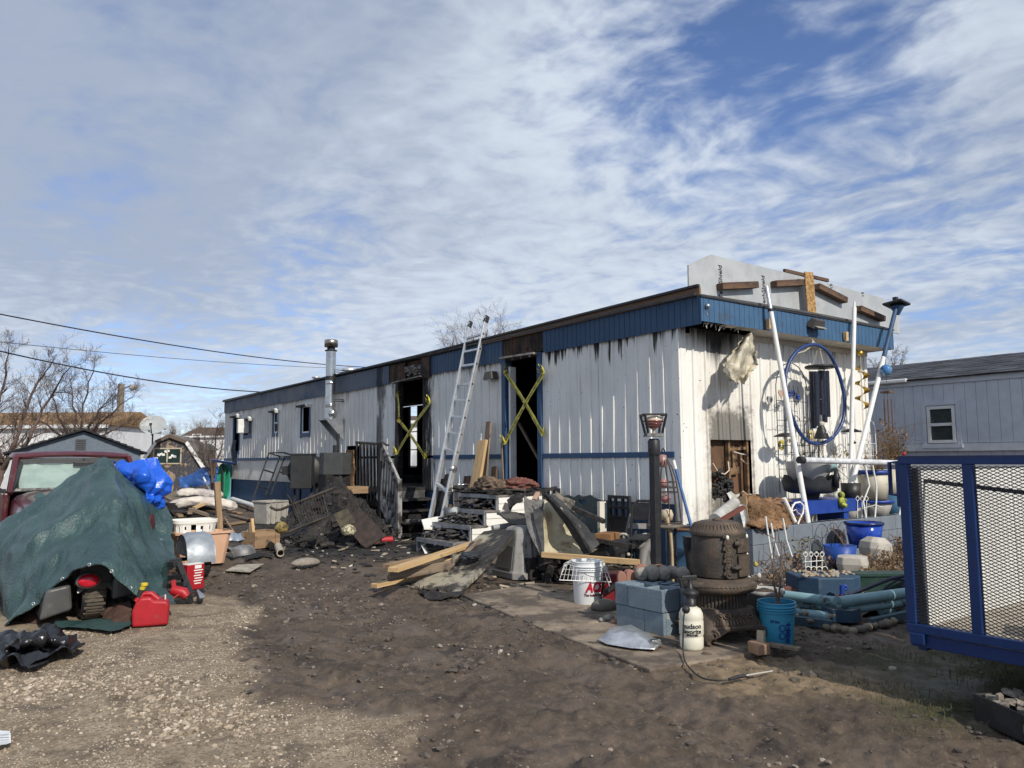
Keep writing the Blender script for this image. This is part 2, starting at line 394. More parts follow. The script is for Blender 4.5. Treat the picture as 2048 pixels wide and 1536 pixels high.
def build_ground():
 rr=[.35]
 while rr[-1]<4500:rr.append(rr[-1]*(1.0062 if 1.6<rr[-1]<9.5 else 1.0115 if rr[-1]<14 else 1.022 if rr[-1]<60 else 1.12))
 rr=np.array(rr)
 a_f=np.arange(-44,44,.26);a_b=np.arange(44,316,5.0)
 th=np.radians(90-36.1)-np.radians(np.concatenate([a_f,a_b]));nt=len(th)
 Rg,T=np.meshgrid(rr,th,indexing='ij')
 X=CAMP.x+Rg*np.cos(T);Y=CAMP.y+Rg*np.sin(T);Z=ground_z(X,Y)
 V=np.stack([X,Y,Z],-1).reshape(-1,3)
 c=len(V);V=np.concatenate([V,[[CAMP.x,CAMP.y,0]]])
 i,j=np.meshgrid(np.arange(len(rr)-1),np.arange(nt),indexing='ij');j2=(j+1)%nt
 F=np.stack([i*nt+j,(i+1)*nt+j,(i+1)*nt+j2,i*nt+j2],-1).reshape(-1,4)
 F=F[:,::-1]
 m=bpy.data.materials.new('yard mud, gravel and grass');m.use_nodes=True;t=NT(m.node_tree);b=t.n['Principled BSDF']
 P=t.new('ShaderNodeNewGeometry').outputs['Position']
 def at(n):return t.new('ShaderNodeAttribute',attribute_name=n).outputs['Fac']
 n1=t.noise(P,1.3,6,.6);n2=t.noise(P,9,6,.65);n3=t.noise(P,48,4,.6);n4=t.noise(P,3.2,5,.6,.6)
 mud=t.mix(t.smooth(t.add(t.mul(n1,.5),t.mul(n2,.5)),.38,.62),(.062,.047,.035),(.128,.096,.070))
 mud=t.mix(t.smooth(n4,.52,.66),mud,(.048,.037,.030))
 mud=t.mix(t.mul(t.smooth(n3,.56,.72),.55),mud,(.21,.175,.14))
 grv=t.mix(t.smooth(n2,.3,.7),(.215,.165,.112),(.37,.30,.215))
 grv=t.mix(t.smooth(n3,.45,.65),grv,(.15,.115,.08))
 grv=t.mix(t.smooth(n4,.48,.68,0.,.75),grv,(.085,.065,.048))
 gss=t.mix(t.smooth(n3,.35,.65),(.030,.036,.014),(.075,.066,.034))
 dry=t.mix(t.smooth(n2,.35,.65),(.13,.095,.058),(.235,.175,.11))
 ash=t.mix(t.smooth(n2,.4,.7),(.016,.015,.015),(.05,.045,.042))
 farc=t.mix(t.smooth(n1,.35,.65),(.15,.115,.07),(.22,.18,.12))
 c_=t.mix(at('grass'),mud,gss);c_=t.mix(at('dry'),c_,dry);c_=t.mix(at('gravel'),c_,grv)
 c_=t.mix(at('ash'),c_,ash);c_=t.mix(at('far'),c_,farc)
 t.set(b,'Base Color',c_)
 wet=t.mul(t.smooth(n1,.45,.65),t.sub(1.,at('gravel')))
 t.set(b,'Roughness',t.smooth(wet,0.,1.,.88,.52));b.inputs['Specular IOR Level'].default_value=.35
 bn=t.new('ShaderNodeBump');bn.inputs['Strength'].default_value=.55;bn.inputs['Distance'].default_value=.015
 t.set(bn,'Height',t.add(t.mul(n3,.5),t.add(n2,t.mul(t.noise(P,130,3),.25))));t.l.new(bn.outputs[0],b.inputs['Normal'])
 me=npmesh('ground',V,F,m,True)
 M=masks(V[:,0],V[:,1])
 for nme,arr in zip(('gravel','grass','dry','ash','far'),M):
  at_=me.attributes.new(nme,'FLOAT','POINT');at_.data.foreach_set('value',arr.astype(np.float32))
 o=bpy.data.objects.new('ground',me);COL.objects.link(o);props(o,kind='structure')
build_ground()
_rs=np.random.RandomState(11)
ICO_V=None
def scatter(name,label,pts,sizes,m,kind='stuff',flat=.65,seed=1,cat=None):
 """many small angular stones joined as one object"""
 rs=np.random.RandomState(seed)
 bm=bmesh.new();bmesh.ops.create_icosphere(bm,subdivisions=1,radius=1);bm.verts.ensure_lookup_table()
 bv=np.array([v.co[:]for v in bm.verts]);bf=np.array([[v.index for v in f.verts]for f in bm.faces]);bm.free()
 n=len(pts);V=np.repeat(bv[None],n,0)*(1+rs.uniform(-.28,.28,(n,len(bv),1)))
 V=V*rs.uniform(.65,1.25,(n,1,3));V[:,:,2]*=flat
 a=rs.uniform(0,6.28,n);ca,sa=np.cos(a)[:,None],np.sin(a)[:,None]
 x=V[:,:,0]*ca-V[:,:,1]*sa;y=V[:,:,0]*sa+V[:,:,1]*ca
 V=np.stack([x,y,V[:,:,2]],-1)*sizes[:,None,None]+pts[:,None,:]
 F=(bf[None]+(np.arange(n)*len(bv))[:,None,None]).reshape(-1,3)
 me=npmesh(name,V.reshape(-1,3),F,m)
 at_=me.attributes.new('tone','FLOAT','POINT');at_.data.foreach_set('value',np.repeat(rs.rand(n),len(bv)).astype(np.float32))
 o=bpy.data.objects.new(name,me);COL.objects.link(o);return props(o,label,cat,None,kind)
def stone_mat(name,a,b_,c_):
 m=bpy.data.materials.new(name);m.use_nodes=True;t=NT(m.node_tree);b=t.n['Principled BSDF']
 f=t.new('ShaderNodeAttribute',attribute_name='tone').outputs['Fac']
 P=t.new('ShaderNodeNewGeometry').outputs['Position']
 c=t.mix(t.smooth(f,.1,.7),a,b_);c=t.mix(t.smooth(f,.75,1.),c,c_)
 c=t.mix(t.smooth(t.noise(P,60,3),.5,.75,0.,.5),c,(.10,.08,.06))
 t.set(b,'Base Color',c);b.inputs['Roughness'].default_value=.85;return m
def rand_in(n,x0,x1,y0,y1,seed):
 r=np.random.RandomState(seed);return r.uniform(x0,x1,n),r.uniform(y0,y1,n),r
X,Y,r_=rand_in(130000,-9.6,-3.2,-5.6,.9,5)
g,gr,dr,ash,far=masks(X,Y)
dist=np.hypot(X-CAMP.x,Y-CAMP.y)
keep=(r_.rand(len(X))<g*np.clip(.18+1.3*(fbm(X*2.3,Y*2.3,3)-.34)*2.2,.05,1)*np.clip(1.25-dist/9.5,.05,1))&(dist>2.2)
X,Y=X[keep],Y[keep];n=len(X)
big_=np.clip((fbm(X*1.1+3,Y*1.1,2)-.35)*3,.45,1.35)
S=np.clip(_rs.lognormal(-4.75,.36,n)*big_,.0045,.026)
scatter('gravel','loose tan gravel strewn over the drive in the foreground',np.stack([X,Y,ground_z(X,Y)+S*.15],-1),S,stone_mat('tan gravel stone',(.17,.13,.09),(.40,.325,.24),(.55,.47,.38)),seed=2)
X,Y,r_=rand_in(60000,-8,-1.5,-5.6,3.5,8)
g,gr,dr,ash,far=masks(X,Y)
line=np.exp(-((X-(-5.15+.14*(Y+2)))/.34)**2)+np.exp(-((X-(-4.35+.05*(Y+2)))/.25)**2)+.14
keep=(r_.rand(len(X))<.15*line*np.clip((fbm(X*3.1+9,Y*3.1,3)-.48)*6,0,1)*(1-g*.8))|(r_.rand(len(X))<.004)
X,Y=X[keep],Y[keep];n=len(X);S=np.clip(_rs.lognormal(-4.75,.5,n),.005,.035)
scatter('pebbles','pale pebbles pressed into the dark mud',np.stack([X,Y,ground_z(X,Y)+S*.1],-1),S,stone_mat('pale pebble',(.14,.115,.092),(.26,.22,.175),(.44,.39,.33)),seed=4)
X,Y,r_=rand_in(26000,-8.6,-1.5,-5.6,4.5,18)
g,gr,dr,ash,far=masks(X,Y)
keep=r_.rand(len(X))<.5*np.clip((fbm(X*1.9+2,Y*1.9+4,3)-.46)*6,0,1)*(1-g)*(1-gr*.7)
X,Y=X[keep],Y[keep];n=len(X);S=np.clip(_rs.lognormal(-4.2,.5,n),.006,.05)
MUDM=mat('mud clod',(.058,.047,.040),(.13,.105,.086),30,rough=.8,bump=.4,bsc=80)
scatter('mud_clods','dark clods of trodden mud',np.stack([X,Y,ground_z(X,Y)],-1),S,MUDM,seed=6,flat=.5)
def blades(name,label,X,Y,hmin,hmax,wid,m,seed,lean=.6,z=None):
 rs=np.random.RandomState(seed);n=len(X);Z=ground_z(X,Y)-.004 if z is None else z
 a=rs.uniform(0,6.28,n);h=rs.uniform(hmin,hmax,n);L=rs.uniform(.1,lean,n)*h*1.4;la=rs.uniform(0,6.28,n)
 p=np.stack([X,Y,Z],-1);s=np.stack([np.cos(a),np.sin(a),0*a],-1)*wid
 d=np.stack([np.cos(la)*L,np.sin(la)*L,h],-1);d1=np.stack([np.cos(la)*L*.3,np.sin(la)*L*.3,h*.6],-1)
 V=np.stack([p-s,p+s,p+d1+s*.7,p+d1-s*.7,p+d],1).reshape(-1,3);o=np.arange(n)[:,None]*5
 F=np.concatenate([o+np.array([[0,1,2]]),o+np.array([[0,2,3]]),o+np.array([[3,2,4]])])
 ob=bpy.data.objects.new(name,npmesh(name,V,F,m));COL.objects.link(ob);return props(ob,label,None,None,'stuff')
GRM=mat('grass blade',(.045,.06,.018),(.13,.115,.05),5,rough=.8,bump=0,pos=True)
DRM=mat('dry straw',(.24,.19,.11),(.36,.29,.18),9,rough=.8,bump=0,pos=True)
X,Y,r_=rand_in(60000,-5.2,-.5,-6.2,1.2,21)
g,gr,dr,ash,far=masks(X,Y)
k=r_.rand(len(X))<gr*np.clip((fbm(X*2.7,Y*2.7,3)-.33)*3.2,0,1)
blades('grass','short ragged winter grass by the utility trailer',X[k],Y[k],.008,.05,.0022,GRM,3)
k=r_.rand(len(X))<(dr*.22+gr*.10)*np.clip((fbm(X*3.3+7,Y*3.3,3)-.35)*3,0,1)
blades('dry_grass','dead straw coloured grass lying on the mud',X[k],Y[k],.004,.02,.002,DRM,4,lean=3.5)
X,Y,r_=rand_in(14000,-8.6,-3,-5.4,3,22)
k=r_.rand(len(X))<.10*np.clip((fbm(X*2.1+1,Y*2.1,3)-.4)*4,0,1)
blades('straw_bits','scraps of straw and twigs on the mud',X[k],Y[k],.002,.012,.0016,DRM,5,lean=5.)
CONC=mat('muddy concrete',(.29,.235,.175),(.21,.165,.125),5,rough=.9,bump=.3,bsc=60,dirt=(.095,.074,.058),dsc=2.2,dlo=.42,dhi=.60,pos=True)
path=root('path',None,None,(-3.2,-1.5,0));props(path,kind='structure')
def slab(px,z1=.016):
 b=MB();pts=[G(*p)for p in px];b.prism([(p.x,p.y,-.06)for p in pts],(0,0,.06+z1));return b
part('slab',slab([(1300,1343),(1573,1298),(1340,1230),(1092,1262)]),CONC,path,world=True,bevel=.012)
part('slab',slab([(1088,1260),(1336,1228),(1075,1168),(925,1192)],.012),CONC,path,world=True,bevel=.012)
def soot_mat(name,col,alt,axis,rough=.5,tint=(.42,.38,.30),spots=True,heavy=0.,top=2.62,metal=0.,drips=True):
 m=bpy.data.materials.new(name);m.use_nodes=True;t=NT(m.node_tree);b=t.n['Principled BSDF']
 P=t.new('ShaderNodeNewGeometry').outputs['Position'];x,y,z=t.sep(P);u=y if axis=='y' else x
 base=t.mix(t.smooth(t.noise(P,1.1,5,.6),.35,.68),col,alt)
 sv=t.comb(t.mul(u,9.),t.mul(z,.55),0.)
 sn=t.noise(sv,1.6,6,.68)
 fine_=t.noise(P,55,3)
 base=t.mix(t.smooth(sn,.52,.78,0.,.62),base,tint)
 base=t.mix(t.smooth(t.noise(t.comb(t.mul(u,30.),t.mul(z,.8),0.),1.3,4),.6,.8,0.,.30),base,(.22,.19,.15))
 rise=t.smooth(z,1.0,.75,0.,.35);base=t.mix(t.mul(rise,t.smooth(t.noise(P,5,4),.4,.6)),base,(.20,.16,.11))
 drip=t.noise(t.comb(t.mul(u,11.),t.mul(z,.35),3.),1.25,5,.72)
 topm=t.add(t.sub(z,top),t.mul(t.sub(drip,.52),1.75))
 soot=t.mul(t.smooth(topm,.34,.66),t.smooth(t.noise(t.comb(u,0.,0.),.55,3),.30,.52,.45 if axis=='y' else .8,1.0))
 if axis=='y':
  dd=t.noise(t.comb(t.mul(u,6.5),t.mul(z,.4),9.),1.6,3,.6);dr_=t.smooth(t.sub(dd,t.mul(t.sub(3.09,z),.60)),.44,.53);soot=t.m('MAXIMUM',soot,t.mul(dr_,t.smooth(u,6.5,2.9,.35,1.)))if drips else soot
  d2=t.m('ABSOLUTE',t.sub(u,7.1));dn=t.noise(t.comb(t.mul(u,3.),t.mul(z,.6),1.),1.5,6,.7)
  s2=t.smooth(t.add(d2,t.mul(t.sub(dn,.5),1.7)),.95,.55);soot=t.m('MAXIMUM',soot,s2)
  band=t.smooth(t.add(t.m('ABSOLUTE',t.sub(u,8.55)),t.mul(t.sub(t.noise(t.comb(t.mul(u,2.),t.mul(z,.9),5.),1.4,4),.5),.8)),.20,.04)
  soot=t.m('MAXIMUM',soot,t.mul(band,t.smooth(z,1.2,1.9,0.,.8)))
  lo=t.mul(t.smooth(t.m('ABSOLUTE',t.sub(u,9.6)),1.3,.2),t.smooth(t.add(z,t.mul(t.noise(P,4,5),.7)),1.9,1.35));soot=t.m('MAXIMUM',soot,t.mul(lo,.85))
  gar=t.smooth(u,4.,13.,0.,.34);base=t.mix(t.mul(gar,t.smooth(t.noise(P,.8,4),.3,.6)),base,(.40,.36,.29))
 else:
  dx=t.m('ABSOLUTE',t.sub(u,.72));a=t.add(t.mul(dx,.55),t.mul(t.sub(3.1,z),1.1))
  soot=t.m('MAXIMUM',soot,t.smooth(t.add(a,t.mul(t.sub(sn,.5),.8)),.62,.16))
  h=t.m('MAXIMUM',t.mul(t.m('ABSOLUTE',t.sub(u,.98)),1.7),t.m('ABSOLUTE',t.sub(z,1.3)));hn=t.sub(t.noise(P,7,6,.7),.5)
  soot=t.m('MAXIMUM',soot,t.mul(t.smooth(t.add(h,t.mul(hn,.7)),.86,.62),.75))
  base=t.mix(t.smooth(t.add(h,t.mul(hn,1.)),1.15,.7,0.,.35),base,(.42,.34,.24))
 if spots:base=t.mix(t.smooth(t.noise(P,26,2,.5),.71,.76),base,(.09,.075,.06))
 c=t.mix(t.mul(soot,.96),base,(.016,.014,.013));t.set(b,'Base Color',c)
 t.set(b,'Roughness',t.smooth(soot,0.,1.,rough,.9));b.inputs['Specular IOR Level'].default_value=.4;b.inputs['Metallic'].default_value=metal
 bn=t.new('ShaderNodeBump');bn.inputs['Strength'].default_value=.12;bn.inputs['Distance'].default_value=.01
 t.set(bn,'Height',t.noise(P,9,5));t.l.new(bn.outputs[0],b.inputs['Normal']);return m
SIDA=soot_mat('white ribbed siding with soot',(.82,.81,.775),(.73,.72,.685),'y')
SIDB=soot_mat('sunny end siding with soot',(.83,.825,.785),(.76,.745,.69),'x',tint=(.55,.48,.36))
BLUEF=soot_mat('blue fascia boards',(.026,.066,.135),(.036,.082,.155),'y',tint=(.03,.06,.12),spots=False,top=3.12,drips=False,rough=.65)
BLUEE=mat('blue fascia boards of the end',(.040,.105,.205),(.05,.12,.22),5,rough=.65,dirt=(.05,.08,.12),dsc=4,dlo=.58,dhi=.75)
BLUE=mat('blue trim paint',(.026,.07,.155),(.034,.082,.17),8,rough=.55,dirt=(.03,.03,.035),dsc=5,dlo=.58,dhi=.75)
BLUESK=mat('blue skirting sheet',(.028,.07,.145),(.036,.082,.16),5,rough=.5,dirt=(.09,.075,.06),dsc=3,dlo=.55,dhi=.75)
CHAR=mat('charred wood',(.012,.011,.011),(.035,.031,.029),14,rough=.75,bump=.8,bsc=45,dirt=(.075,.068,.062),dsc=11,dlo=.6,dhi=.72)
CHARD=mat('soot black',(.010,.010,.011),(.022,.020,.020),6,rough=.9,bump=.4)
BRNT=mat('scorched bare wood',(.085,.047,.028),(.028,.019,.014),5,rough=.85,bump=.5,st=(1,1,.4),dirt=(.012,.01,.01),dsc=3.5,dlo=.48,dhi=.6)
STUD=mat('old stud wood',(.26,.165,.085),(.16,.095,.05),9,rough=.8,bump=.25,dirt=(.03,.024,.02),dsc=5,dlo=.5,dhi=.66)
GALV=mat('galvanised steel',(.52,.54,.56),(.38,.40,.43),7,rough=.34,metal=.9,bump=.06,dirt=(.16,.13,.10),dsc=6,dlo=.6,dhi=.75,rdirt=.6)
ALU=mat('dull aluminium',(.70,.71,.72),(.60,.61,.62),9,rough=.42,metal=.75,bump=.05,dirt=(.25,.24,.22),dsc=9,dlo=.6,dhi=.75,rdirt=.6)
WHITE=mat('white paint',(.80,.80,.77),(.72,.71,.67),6,rough=.5,bump=.08,dirt=(.30,.26,.21),dsc=7,dlo=.6,dhi=.8)
WHITEP=mat('white pvc',(.82,.82,.80),(.74,.74,.71),7,rough=.35,bump=.03,dirt=(.40,.36,.30),dsc=9,dlo=.6,dhi=.8)
BLACKP=mat('black plastic',(.018,.019,.021),(.03,.03,.032),10,rough=.45,bump=.05)
BLKM=mat('black metal paint',(.016,.017,.019),(.028,.028,.030),10,rough=.5,bump=.08,dirt=(.07,.05,.04),dsc=12,dlo=.62,dhi=.75)
PINE=mat('new pine',(.60,.42,.22),(.47,.31,.15),16,rough=.7,bump=.12,st=(.09,1.6,1.6),dirt=(.22,.15,.09),dsc=5,dlo=.58,dhi=.74)
OLDW=mat('weathered board',(.26,.20,.145),(.15,.11,.08),14,rough=.85,bump=.25,st=(.08,1.6,1.6),dirt=(.07,.055,.045),dsc=5,dlo=.55,dhi=.7)
BROWNW=mat('brown stained board',(.145,.085,.05),(.085,.05,.032),14,rough=.8,bump=.25,st=(.08,1.6,1.6),dirt=(.04,.03,.026),dsc=4,dlo=.55,dhi=.7)
TREATW=mat('faded timber',(.36,.24,.14),(.24,.155,.09),14,rough=.8,bump=.2,st=(.1,1.5,1.5),dirt=(.12,.085,.06),dsc=6,dlo=.55,dhi=.7)
OSB=mat('strand board',(.47,.29,.12),(.24,.135,.05),26,rough=.8,bump=.3,bsc=40,st=(1,1,2.2),lo=.42,hi=.58)
GLASSD=mat('dark glass',(.012,.014,.016),rough=.06,bump=0,spec=.7)
home=root('mobile_home','long white mobile home with blue trim and soot stained ribbed siding after a fire','mobile home',(0,0,0))
L,WD=20.25,4.5
RIB=[(0,0),(.010,.022),(.034,.022),(.044,0),(.098,0),(.104,.005),(.118,.005),(.124,0),(.172,0),(.178,.005),(.192,.005),(.198,0)]
RIBF=[(0,0),(.008,.012),(.028,.012),(.036,0)]
def ribs(u0,u1,prof,pitch,flip):
 out=[];k0=int(math.floor(u0/pitch))-1
 for k in range(k0,int(u1/pitch)+2):
  for a,h in prof:
   u=k*pitch+a
   if u0+1e-4<u<u1-1e-4:out.append((u,h))
 return[(u0,0.)]+out+[(u1,0.)]
def wall(axis,u0,u1,z0,z1,holes,m,name,prof=RIB,pitch=.24,off=0.,pw=.72,warp=.011,ztop=None):
 """ribbed sheets side by side, each one a part, with the openings cut out"""
 sgn=-1
 k=u0;first=True
 while k<u1-1e-3:
  e=min(u1,k+pw);cols=ribs(k,e,prof,pitch,0)
  for(a,b,c,d)in holes:
   for q in(a,b):
    if k<q<e:
     hv=0.
     for i in range(len(cols)-1):
      if cols[i][0]<=q<=cols[i+1][0]:hv=cols[i][1]
     cols.append((q,hv))
  cols=sorted(set((round(c_[0],4),c_[1])for c_ in cols))
  zs=sorted(set([z0,z1]+[round(z0+(z1-z0)*i/6,4)for i in range(7)]+[q for h in holes for q in(h[2],h[3])if z0<q<z1 and not(h[1]<k or h[0]>e)]))
  vs=[];lift=random.uniform(0,.007)
  for z in zs:
   for(u,h)in cols:
    n_=(float(vnoise(np.array(u*1.9+3),np.array(z*1.3)))-.5)*2*warp
    d=off+h+n_+lift;zz=z
    if ztop and z==z1:zz=z1+ztop
    vs.append((-d,u,zz)if axis=='y' else(u,-d,zz))
  nc=len(cols);fs=[]
  for i in range(len(zs)-1):
   for j in range(nc-1):
    um=(cols[j][0]+cols[j+1][0])/2;zm=(zs[i]+zs[i+1])/2
    if any(h[0]<um<h[1]and h[2]<zm<h[3]for h in holes):continue
    q=(i*nc+j,i*nc+j+1,(i+1)*nc+j+1,(i+1)*nc+j)
    fs.append(q[::-1]if axis=='y' else q)
  if fs:
   b=MB();b.add(vs,fs);part(name,b,m,home)
  k=e
def hw(px0,py0,px1,py1,pad=0):
 a,c=W(px0,py0),W(px1,py1);ym=(a.y+c.y)/2
 return[min(a.y,c.y)-pad,max(a.y,c.y)+pad,min(a.z,c.z)-pad,max(a.z,c.z)+pad]
def hwp(pl,pr,pt,pb):
 """opening from the pixel columns of its sides and the rows of top and bottom at its middle"""
 a,c=W(pl,900),W(pr,900);pm=(pl+pr)/2;return[c.y,a.y,W(pm,pb).z,W(pm,pt).z]
D1=[2.93,3.80,.98,3.04];D2=[6.62,7.72,.86,3.0]
WN1=hwp(603,619,815,866);WN2=hwp(546.5,556,826,866);WN3=hwp(467.5,479,836,902);WN4=hwp(489,503,842,870)
HL=hwp(694,719,898,985);HL[3]=1.72
holesA=[D1,D2,WN1,WN2,WN3,WN4,HL]
ALLH=holesA
wall('y',0.09,L,1.47,3.08,ALLH,SIDA,'siding_panel')
wall('y',0.09,5.9,.80,1.42,ALLH,SIDA,'siding_panel')
wall('y',5.9,L,.80,1.42,ALLH,SIDA,'siding_panel',RIBF,.085,warp=.003)
wall('y',0.02,L,.0,.80,[[D2[0]-.05,D2[1]+.05,.5,.9],HL],BLUESK,'skirting_panel',RIBF,.11,off=-.03,warp=.005)
holeB=[.56,1.42,.86,1.63]
wall('x',.10,WD-.06,.12,3.10,[holeB,[.10,.22,3.02,3.2]],SIDB,'siding_panel',RIB,.24)
def rawbar(name,a,b,m,bevel=0.003,par=home):q=MB();q.span(a,b);return part(name,q,m,par,bevel=bevel)
for a,b in((.09,D1[0]-.06),(D1[1]+.08,D2[0]-.4),(HL[1]+.1,L)):
 rawbar('trim_strip',(-.035,a,1.40),(-.001,b,1.475),BLUE)
rawbar('corner_trim',(-.024,-.024,.05),(.02,.105,3.09),SIDA);rawbar('corner_trim',(.021,-.026,.05),(.12,-.001,3.09),SIDB)
rawbar('corner_trim',(WD-.07,-.026,.05),(WD+.01,.06,3.09),SIDB);rawbar('corner_trim',(-.02,L-.08,.05),(.03,L+.02,3.05),SIDA)
def shellbox(name,a,b,m=CHARD):return rawbar(name,a,b,m,0)
shellbox('floor',(.05,.12,.72),(WD-.05,L-.05,.90));shellbox('ceiling',(.05,.12,3.12),(WD-.05,L-.05,3.2))
v0,v1=W(815,900,4.4),W(834,900,4.4);ya,yb=v1.y,v0.y;zt=W(825,812,4.4).z;zb=W(825,934,4.4).z
shellbox('rear_wall',(WD-.08,.12,.5),(WD,ya,3.1));shellbox('rear_wall',(WD-.08,yb,.5),(WD,L,3.1))
shellbox('rear_wall',(WD-.08,ya,.5),(WD,yb,zb));shellbox('rear_wall',(WD-.08,ya,zt),(WD,yb,3.1))
shellbox('end_wall',(.05,L-.05,.05),(WD,L,3.1));shellbox('rear_skirting',(WD-.05,.05,0),(WD,L,.72),BLUESK)
shellbox('partition',(.05,5.6,.9),(3.6,5.68,3.12));shellbox('partition',(.05,8.6,.9),(.40,8.68,3.12));shellbox('partition',(2.6,4.6,.9),(2.68,5.6,3.12))
shellbox('partition',(.05,11.2,.9),(1.8,11.28,3.12));shellbox('partition',(.05,16.9,.9),(WD-.1,16.98,3.12));shellbox('partition',(1.9,.12,.9),(1.98,3.0,3.12))
for yy in np.arange(.5,L-.2,.41):
 if not any(h[0]-.06<yy<h[1]+.06 for h in holesA):rawbar('stud',(.012,yy-.02,.9),(.09,yy+.02,3.12),CHAR,0)
fb=MB()
for k in range(5):fb.bar((3.55+.05*k,6.9+.1*k,.9),(3.5,7.0+.12*k,2.9),.04,.09)
part('burnt_studs',fb,CHAR,home)
q=MB()
for zz in(zb+.02,zb+.55,(zb+zt)/2+.15):q.bar((WD-.04,ya,zz),(WD-.04,yb,zz),.03)
q.bar((WD-.04,ya+.08,zb),(WD-.04,ya+.08,zt),.03);q.bar((WD-.04,yb-.06,zb),(WD-.04,yb-.06,zt),.03)
part('rear_door_frame',q,CHAR,home)
q=MB();rows=[]
for x in np.linspace(-.10,WD+.13,9):rows.append([(x,y,3.425+.03*(1-((x-WD/2)/(WD/2+.13))**2))for y in np.linspace(-.38,L+.06,24)])
q.sheet(rows,.03);part('roof',q,mat('dark roof sheet',(.05,.05,.055),(.09,.09,.09),4,rough=.6),home)
GROOVE=[(0,0),(.004,-.007),(.010,-.007),(.014,0)]
def fascia(axis,u0,u1,z0,z1,off,m,nm='fascia_panel',pw=1.22,holes=()):
 k=u0
 while k<u1-1e-3:
  e=min(u1,k+pw);cols=ribs(k,e,GROOVE,.102,0);b=MB();vs=[]
  for z in np.linspace(z0(k)if callable(z0)else z0,z1,4):
   for u,h in cols:
    d=off+h+(float(vnoise(np.array(u*2.1),np.array(z*2)))-.5)*.008
    vs.append((-d,u,z)if axis=='y' else(u,-d,z))
  n_=len(cols);fs=[]
  for i in range(3):
   for j in range(n_-1):
    f_=(i*n_+j,i*n_+j+1,(i+1)*n_+j+1,(i+1)*n_+j);fs.append(f_[::-1]if axis=='y' else f_)
  b.add(vs,fs);part(nm,b,m,home);k=e
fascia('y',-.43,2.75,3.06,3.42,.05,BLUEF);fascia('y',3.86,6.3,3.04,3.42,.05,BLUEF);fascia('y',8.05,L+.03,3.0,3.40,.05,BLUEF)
fascia('y',2.75,3.86,3.10,3.41,.04,BRNT,'scorched_fascia');fascia('y',7.35,8.05,3.02,3.40,.035,BRNT,'scorched_fascia')
q=MB();rows=[]
for i in range(7):
 rows.append([(-.045-.05*float(fbm(np.array(y*3.),np.array(i*.7)))+.02*i/6,y,3.0+.43*i/6-.02*math.sin(y*9))for y in np.linspace(6.28,6.62,8)])
q.sheet(rows,.02);part('peeled_fascia',q,BRNT,home)
q=MB()
for i in range(26):
 y=random.uniform(6.66,7.3);z=random.uniform(3.05,3.28);q.ball((-.04+random.uniform(-.03,.04),y,z),random.uniform(.03,.075),7,5,(.7,1.2,.6),.35,False)
part('burnt_insulation',q,mat('ashen fluff',(.10,.09,.085),(.30,.28,.26),30,rough=.95,bump=.6,bsc=60),home)
q=MB();q.bar((-.10,6.55,3.03),(-.12,7.75,2.99),.10,.02);part('bent_flashing',q,mat('sooty tin',(.26,.24,.22),(.09,.08,.075),8,rough=.5,metal=.6),home)
q=MB();q.bar((-.10,2.90,3.07),(-.10,3.84,3.09),.09,.03);part('drip_cap',q,mat('sooty white trim',(.40,.36,.31),(.16,.13,.11),8,rough=.6),home)
q=MB();q.bar((.04,6.6,3.22),(.04,7.7,3.22),.04,.36);part('scorched_header',q,BRNT,home)
board('eave_board',(-.07,-.45,3.475),(-.07,4.6,3.45),.03,.10,mat('brown eave board',(.24,.15,.095),(.16,.10,.065),14,rough=.8,bump=.2,st=(.08,1.6,1.6)),parent=home);board('eave_board',(-.07,4.61,3.45),(-.07,6.4,3.425),.03,.06,BRNT,parent=home)  # front board in its own even, lighter brown
q=MB();q.bar((-.10,-.45,3.54),(-.10,6.5,3.465),.05,.03);q.bar((-.095,6.5,3.462),(-.095,L+.05,3.40),.05,.035);part('drip_edge',q,BLKM,home)
fx1=4.62
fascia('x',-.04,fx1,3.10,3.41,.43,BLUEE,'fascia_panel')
q=MB();q.span((-.035,-.415,3.08),(-.02,.0,3.41));part('fascia_return',q,BLUE,home)
q=MB();q.span((fx1-.02,-.425,3.10),(fx1,.1,3.41));part('fascia_return',q,BLUE,home)
q=MB();q.span((-.045,-.445,3.405),(fx1+.01,-.40,3.425));part('drip_edge',q,BLKM,home)
SOFF=mat('painted soffit',(.62,.58,.50),(.50,.46,.39),5,rough=.7,dirt=(.12,.10,.08),dsc=4,dlo=.55,dhi=.75)
q=MB();ed=[(1.42,-.01),(1.36,-.06),(1.40,-.13),(1.30,-.20),(1.16,-.26),(1.0,-.25),(.8,-.30),(.62,-.27),(.5,-.33),(.42,-.42)]
poly=[(fx1-.02,-.42,3.105),(fx1-.02,-.01,3.105)]+[(a,b,3.10)for a,b in ed]
q.prism(poly,(0,0,.012));part('soffit',q,SOFF,home)
q=MB();q.span((1.42,-.035,3.02),(WD+.02,-.027,3.098));part('frieze_trim',q,SOFF,home)
q=MB();q.span((0,-.40,3.39),(fx1,.1,3.40));part('eave_deck',q,CHARD,home)
for i in range(5):
 q=MB();q.span((.12+.4*i,-.40,3.30),(.16+.4*i,.10,3.39));part('rafter_tail',q,CHAR,home)
q=MB()
for i in range(16):
 x=random.uniform(.05,.75);p=Vector((x,-.40+random.uniform(0,.05),3.10));q.add([p,p+Vector((random.uniform(.03,.09),.01,.01)),p+Vector((random.uniform(-.03,.05),random.uniform(0,.05),-random.uniform(.02,.09)))],[(0,1,2)])
part('torn_soffit_shreds',q,SOFF,home)
